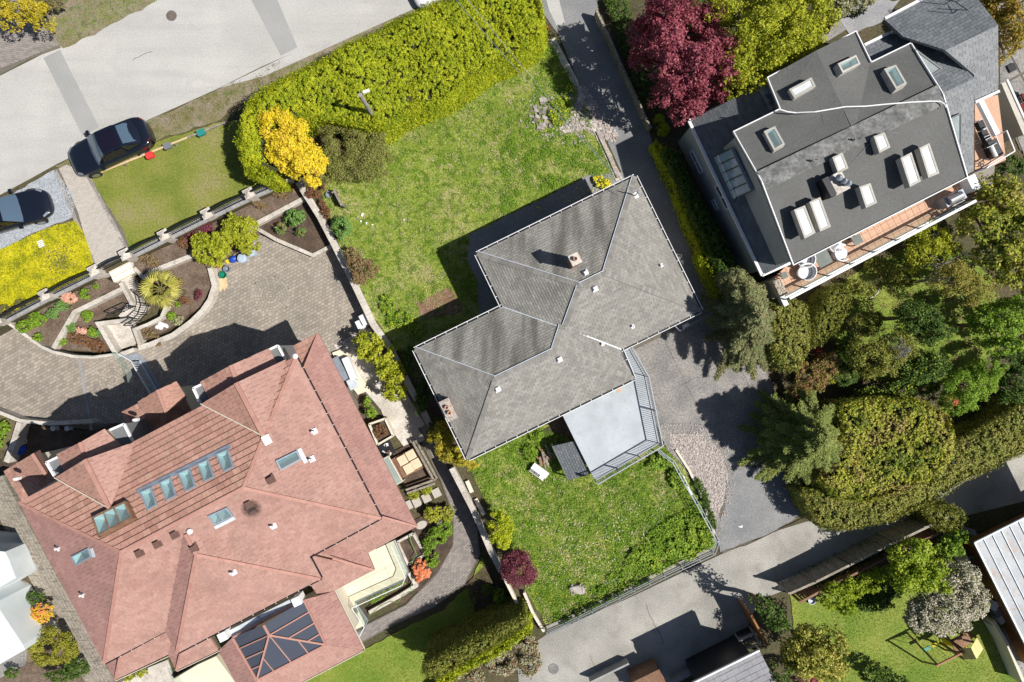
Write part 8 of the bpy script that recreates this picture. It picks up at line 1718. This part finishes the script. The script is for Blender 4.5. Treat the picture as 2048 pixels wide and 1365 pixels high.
# ---- terrace furniture of the dark-roofed house
m_wick = M('white_plastic_seat', [(.76, .76, .78)], grain=.04, rough=.35); zt_ = 2.72
def armchair(px, py, deg, label):
    t = T('armchair', label, 'armchair', P(px, py, zt_), 'white armchairs on the terrace'); q = up3(P(px, py, zt_+.4), zt_); a = math.radians(deg); n = 12; m = MB(); rows = []
    for (r, zz, op) in ((.26, .0, 0), (.34, .22, 0), (.42, .45, .0), (.46, .78, 0), (.42, .79, 0), (.36, .45, 0)):
        base = len(m.v); rows.append(base)
        for k in range(n+1): th = -2.2+4.4*k/n; hz = zz if zz < .5 else .45+(zz-.45)*(.55+.45*math.cos(th*.7)); m.v.append(tuple(q+Vector((-math.cos(a+th)*r*1.0, -math.sin(a+th)*r, hz))))
    for i in range(len(rows)-1):
        for k in range(n): m.f.append((rows[i]+k, rows[i]+k+1, rows[i+1]+k+1, rows[i+1]+k))
    m.build('shell', m_wick, t, True); MB().lathe(q, [(.28, .0), (.35, .30), (.36, .40), (.30, .43)], 16, 1.05, .95, a).build('seat', m_wick, t); return t
armchair(1610, 545, 200, 'angular white armchair nearest the terrace west end'); armchair(1680, 507, 10, 'white armchair right of the large grey table'); armchair(1668, 490, 20, 'white armchair half under the roof edge beyond the table'); armchair(1608, 520, 160, 'white armchair mostly hidden under the roof edge by the table')
def table(px, py, sx, sy, h, label, deg=27.5):
    t = T('terrace_table', label, 'table', P(px, py, zt_)); q = up3(P(px, py, zt_+h), zt_); a = math.radians(deg); rt_ = Matrix.Rotation(a, 3, 'Z'); MB().box(q+Vector((0, 0, h-.04)), sx, sy, .04, a).build('table_top', m_stain, t)
    for dx in (-1, 1):
        for dy in (-1, 1): MB().box(q+rt_ @ Vector((dx*(sx/2-.05), dy*(sy/2-.05), 0)), .05, .05, h-.04, a).build('leg', m_black, t)
m_stain = M('slate_top', [(.16, .18, .17), (.20, .22, .21)], 3, grain=.1)
table(1646, 516, .72, .82, .72, 'large square grey table between the white armchairs'); table(1715, 480, .48, .48, .5, 'grey side table against the roof edge further right'); table(1569, 551, .30, .32, .45, 'small grey side table at the terrace west end')
t = T('flower_trough', 'white flower trough full of pale blossom at the terrace end', 'planter', P(1553, 575, zt_)); a, b = P(1546, 562, zt_), P(1560, 592, zt_); m = MB(); m.bar(a, b, .42, .4); m.build('trough', m_creamp, t)
Wt = strip_poly([up3(a, 0), up3(b, 0)], .4); xy = sample_poly(Wt, 1300); leafmesh('blossom', np.concatenate([xy, (zt_+.42+NR.uniform(0, .12, 1300))[:, None]], 1), NR.normal(size=(1300, 3))*.5+np.array([0, 0, 1]), .035, L_white, t, .8)
t = T('gas_grill', 'stainless gas grill with rounded lid at the east end of the terrace', 'grill', P(1905, 400, zt_)); q = up3(P(1912, 396, zt_+.8), zt_); a = math.radians(27)
MB().box(q, 1.1, .5, .75, a).build('cabinet', m_steel, t); d = Vector((math.cos(a), math.sin(a), 0)); m = MB(); m.tube([q+d*-.42+Vector((0, 0, .82)), q+d*.3+Vector((0, 0, .82))], .22, 14); m.build('lid', m_rim, t); m = MB(); n_ = Vector((d.y, -d.x, 0)); m.tube([q-d*.4+n_*.3+Vector((0, 0, .85)), q+d*.3+n_*.3+Vector((0, 0, .85))], .02, 6); m.build('handle', m_rim, t)
t = T('storage_box', 'white storage box in the terrace corner behind the grill', 'box', P(1932, 370, zt_)); MB().box(P(1930, 372, zt_), .45, .8, .7, A26).build('box', m_white, t)
for x, y, l in ((1960, 252, 'upper stacked dark chair on the east patio'), (1967, 270, 'middle dark sling chair on the east patio'), (1974, 284, 'lower dark sling chair on the east patio')):
    t = T('sling_chair', l, 'chair', P(x, y, 2.4), 'dark chairs on the east patio'); q = up3(P(x, y, 2.8), 2.4); a = A26; rt_ = Matrix.Rotation(a, 3, 'Z'); MB().box(q+Vector((0, 0, .4)), .5, .48, .03, a).build('seat', m_black, t); m = MB(); c4 = [q+rt_ @ Vector((-.27, s*.24, .42)) for s in (-1, 1)]; b4 = [q+rt_ @ Vector((-.36, s*.24, .85)) for s in (-1, 1)]; m.face([c4[0], c4[1], b4[1], b4[0]]); m.build('backrest', m_black, t)
    for s in (-1, 1):
        f = MB(); f.tube([q+rt_ @ Vector((-.25, s*.27, 0)), q+rt_ @ Vector((-.28, s*.27, .62)), q+rt_ @ Vector((.25, s*.27, .62)), q+rt_ @ Vector((.25, s*.27, 0))], .018, 6); f.build('side_frame', m_flash, t)
t = T('rolled_mat', 'dark box with a white rolled top on the east patio', 'box', P(1985, 300, 2.4)); MB().box(P(1978, 302, 2.4), .5, .9, .5, A26).build('box', m_black, t); m = MB(); m.tube([P(1982, 292, 2.95), P(1992, 314, 2.95)], .10, 10); m.build('roll', m_white, t)
t = T('bicycle', 'dark bicycle lying at the edge of the east patio', 'bicycle', P(1962, 328, 2.4))
for x, y in ((1955, 334), (1969, 326)):
    q = P(x, y, 2.75); m = MB(); m.tube([q+Vector((math.cos(a_)*.28, math.sin(a_)*.14, math.sin(a_)*.2)) for a_ in np.linspace(0, 6.28, 20)], .018, 5); m.build('wheel', m_black, t)
m = MB(); m.tube([P(1955, 334, 2.75), P(1961, 326, 2.95), P(1966, 322, 3.0), P(1969, 326, 2.75), P(1961, 332, 2.75), P(1961, 326, 2.95)], .018, 5); m.build('frame', m_black, t); m = MB(); m.tube([P(1966, 318, 3.1), P(1968, 326, 3.1)], .015, 5); m.build('handlebar', m_black, t)
for x, y, l in ((2025, 20, 0), ): pass
m_dred = M('dark_red_fabric', [(.16, .03, .03)], grain=.2)
for x, y, l in ((2038, 220, 'upper dark red cushion chair at the right edge'), (2042, 200, 'dark red chair further up at the right edge')):
    t = T('red_chair', l, 'chair', P(x, y, .05), 'dark red chairs at the right edge'); q = P(x, y, .05); MB().box(q+Vector((0, 0, .38)), .5, .5, .1, A26).build('seat', m_dred, t); MB().box(q+Vector((.22, .11, .4)), .08, .5, .45, A26).build('backrest', m_dred, t)
    for dx in (-.2, .2):
        for dy in (-.2, .2): MB().box(q+Vector((dx, dy, 0)), .04, .04, .38, 0).build('leg', m_black, t)
# wooden pallets/steps north of the dark-roofed house
PD = T('pallet_deck', 'pale wooden slatted deck strip north of the dark-roofed house', 'deck', P(1590, 110, .3)); a, b = P(1525, 145, .3), P(1640, 88, .3); d = (b-a); L = d.length; d.normalize(); n = Vector((-d.y, d.x, 0))
k = 0
while k*.13 < L: q = a+d*(k*.13); MB().prism([q-n*.35, q+d*.11-n*.35, q+d*.11+n*.4, q+n*.4], .2, .3).build('slat', m_woodl if k > 25 else m_woodb, PD); k += 1
m = MB(); m.bar(a-n*.2+Vector((0, 0, -.2)), b-n*.2+Vector((0, 0, -.2)), .08, .1); m.bar(a+n*.2+Vector((0, 0, -.2)), b+n*.2+Vector((0, 0, -.2)), .08, .1); m.build('joists', m_woodb, PD)
setting('north_path', [(1640, 92), (1700, 55), (1730, 30), (1800, -10), (1840, -40), (1780, -40), (1640, 60), (1560, 110), (1500, 150), (1500, 175), (1560, 150)], .01, m_slab, .1)
setting('backyard_paving', [(1700, 70), (1770, 40), (1800, 0), (1720, 0), (1680, 40)], .02, m_concg, .1)
# garden steps in the shady garden
GS = T('stone_steps', 'three dark stone steps in the shady garden', 'steps', P(1705, 640, 0))
for k in range(4): MB().prism(PP([(1690+k*8, 640-k*4), (1697+k*8, 636-k*4), (1710+k*8, 662-k*4), (1703+k*8, 666-k*4)], .1*k), -.05, .08+.08*k).build('step', m_slab, GS)
o = MB().tube([P(x, y, .04) for x, y in ((1740, 597), (1750, 592), (1757, 584), (1759, 577))], .02, 5).build('garden_hose', m_white); tag(o, 'short white hose arc lying on the shady lawn', 'hose')
# ---- swing set
SWG = T('swing_set', 'wooden swing set with yellow slide canopy on the play lawn', 'swing set', P(1850, 1300, 0)); zz = 2.1; q0, q1 = P(1872, 1332, zz), P(1928, 1304, zz)
m = MB(); m.tube([q0, q1], .055, 8); m.build('beam', M('red_timber', [(.42, .20, .13)], grain=.2), SWG)
d = (q1-q0).normalized(); n = Vector((-d.y, d.x, 0))
for q in (q0+d*.1, q1-d*.1):
    for s in (-1, 1): m = MB(); m.tube([q, up3(q+n*s*.9, 0)], .05, 7); m.build('leg', m_woodb, SWG)
for u, w in ((.3, .35), (.62, .35)):
    s = lrp(q0, q1, u)
    for e_ in (-.18, .18): m = MB(); m.tube([s+d*e_, s+d*e_-Vector((0, 0, 1.5))], .012, 4); m.build('rope', m_steel, SWG)
    MB().box(s-Vector((0, 0, 1.53)), .42, .18, .04, math.atan2(d.y, d.x)).build('seat', m_gp if u < .5 else L_dand, SWG)
m_yf = M('yellow_fabric', [(.62, .52, .22), (.68, .58, .28)], 3, grain=.05, rough=.6)
c0, c1, c2, c3 = P(1936, 1296, 2.1), P(1954, 1314, 2.0), P(1967, 1300, 1.9), P(1954, 1277, 2.0); rdg0, rdg1 = P(1940, 1300, 2.7), P(1956, 1276, 2.7)
m = MB(); e0, e1, f0, f1 = P(1921, 1297, 1.9), P(1927, 1319, 1.9), P(1942, 1296, 2.75), P(1953, 1319, 2.75)
m.face([e0, e1, f1, f0]); m.build('canopy_side', m_yf, SWG); m = MB(); m.face([f0, f1, P(1967, 1298, 2.0), P(1954, 1276, 2.0)]); m.build('canopy_side', m_yf, SWG)
for q in (e0, e1, P(1965, 1298, 2.0), P(1954, 1278, 2.0)): MB().bar(up3(q, 0), up3(q, 1.95), .09, .09).build('tower_post', m_woodb, SWG)
MB().prism([up3(v, 0) for v in (e0, e1, P(1965, 1298, 2.0), P(1954, 1278, 2.0))], 1.15, 1.22).build('platform', m_woodb, SWG)
m = MB(); m.tube([P(1935, 1290, 1.2), P(1905, 1282, .7), P(1886, 1278, .12)], .05, 6); m.build('slide_edge', L_dand, SWG)
m = MB(); a, b, c = P(1932, 1292, 1.2), P(1905, 1286, .55), P(1884, 1282, .1)
for p_, q_ in ((a, b), (b, c)): m.bar(p_, q_, .42, .03)
m.build('slide', L_dand, SWG)
t = T('play_tower_frame', 'timber climbing frame behind the swing set by the blossom tree', 'climbing frame', P(1915, 1262, 0)); 
for x, y in ((1890, 1262), (1915, 1250), (1930, 1270), (1902, 1284)): MB().bar(P(x, y, 0), up3(P(x, y, 1.4), 1.4), .08, .08).build('post', m_woodb, t)
w = [up3(P(x, y, 1.4), 1.3) for x, y in ((1890, 1262), (1915, 1250), (1930, 1270), (1902, 1284))]
for k in range(4): m = MB(); m.bar(w[k], w[(k+1) % 4], .08, .08); m.build('crossbar', m_woodb, t)
t = T('air_unit', 'white outdoor unit and crates beside the orange wall', 'equipment', P(1982, 1218, 0)); MB().box(P(1975, 1205, 0), .5, .35, .6, 1.1).build('unit', m_white, t); MB().box(P(1985, 1220, 0), .4, .4, .5, .6).build('crate', m_concg, t); MB().box(P(1992, 1234, 0), .3, .5, .4, .6).build('crate', m_white, t)
t = T('lattice_panel', 'diamond lattice panel leaning near the white garden wall', 'trellis', P(1970, 1250, 0)); m = MB(); a, b = P(1958, 1228, 1.0), P(1985, 1252, 1.0)
for k in range(7): q = lrp(a, b, k/6); m.bar(q-Vector((0, 0, .9)), q, .03, .02)
for zq in (.15, .4, .65, .95): m.bar(up3(a, zq), up3(b, zq), .03, .02)
m.build('slats', m_wood, t)
t = T('grey_basin', 'small grey round basin at the left corner of the play lawn', 'basin', P(1622, 1200, 0)); MB().lathe(P(1622, 1200, 0), [(.18, 0), (.22, .15), (.19, .15), (.15, .04)], 14).build('bowl', m_steel, t)
o = MB().prism(PP([(1476, 1054), (1486, 1051), (1484, 1056)], .012), .0, .018).build('white_scrap', m_white); tag(o, 'white scrap of paper on the asphalt patch', 'litter')
# cracks in the lane
def crack(pts, z, w, label):
    ps = PP(pts, z); q = []
    for a, b in zip(ps[:-1], ps[1:]):
        for k in range(4): q.append(lrp(a, b, k/4)+Vector((R.uniform(-.03, .03), R.uniform(-.03, .03), 0)))
    q.append(ps[-1]); o = MB().prism(strip_poly(q, w), z-.006, z+.001).build('crack', m_soild); o['kind'] = 'structure'
crack([(1292, 1208), (1300, 1232), (1312, 1255), (1323, 1272), (1326, 1290)], .008, .025, '')
crack([(1455, 1100), (1490, 1092), (1540, 1068), (1600, 1040), (1640, 1018)], .018, .05, '')
crack([(1480, 690), (1500, 740)], .018, .02, ''); crack([(1180, 1310), (1195, 1350)], .008, .02, '')
crack([(770, 30), (800, 22), (808, 30)], .006, .02, ''); crack([(265, 120), (290, 108), (305, 104)], .006, .02, '')
# windows in the house walls
def wall_windows(parent, poly, z0, z1, every=2.6, w=1.1, sides=None):
    c_ = sum(poly, Vector())/len(poly); n_ = len(poly)
    for i in range(n_):
        if sides is not None and i not in sides: continue
        p, q = up3(poly[i], 0), up3(poly[(i+1) % n_], 0); L_ = (q-p).length; d_ = (q-p).normalized(); o_ = Vector((d_.y, -d_.x, 0))
        if o_.dot((p+q)/2-up3(c_, 0)) < 0: o_ = -o_
        k_ = int(L_/every)
        for j in range(k_):
            m_ = p+d_*(L_*(j+.5)/k_); a_, b_ = m_-d_*w/2, m_+d_*w/2; fr = MB()
            for zz in (z0, z1): fr.bar(up3(a_+o_*.03, zz), up3(b_+o_*.03, zz), .07, .07)
            for s_ in (a_, b_, m_): fr.bar(up3(s_+o_*.03, z0), up3(s_+o_*.03, z1+.07), .06, .06)
            wf_ = fr.build('window', m_white, parent); g_ = MB(); g_.face([up3(a_+o_*.012, z0), up3(b_+o_*.012, z0), up3(b_+o_*.012, z1), up3(a_+o_*.012, z1)]); g_.build('pane', m_dglass, wf_)
wall_windows(GH, inset(list(ca_), .90), 1.2, 2.4); wall_windows(GH, inset(list(cb_), .90), 1.2, 2.4)
wall_windows(DH, [P(1476, 270, 6), P(1564, 226, 6), P(1541, 166, 6), P(1704, 74, 6), P(1736, 134, 6), P(1815, 98, 6), P(1922, 350, 6), P(1590, 520, 6)], 3.2, 5.0, 2.4, 1.5, (3, 5, 6))
wall_windows(RH, inset(list(cor), .83), 4.4, 5.5, 3.0, 1.2); wall_windows(RH, inset(list(cor), .83), ZC+.9, ZC+2.2, 3.0, 1.2)
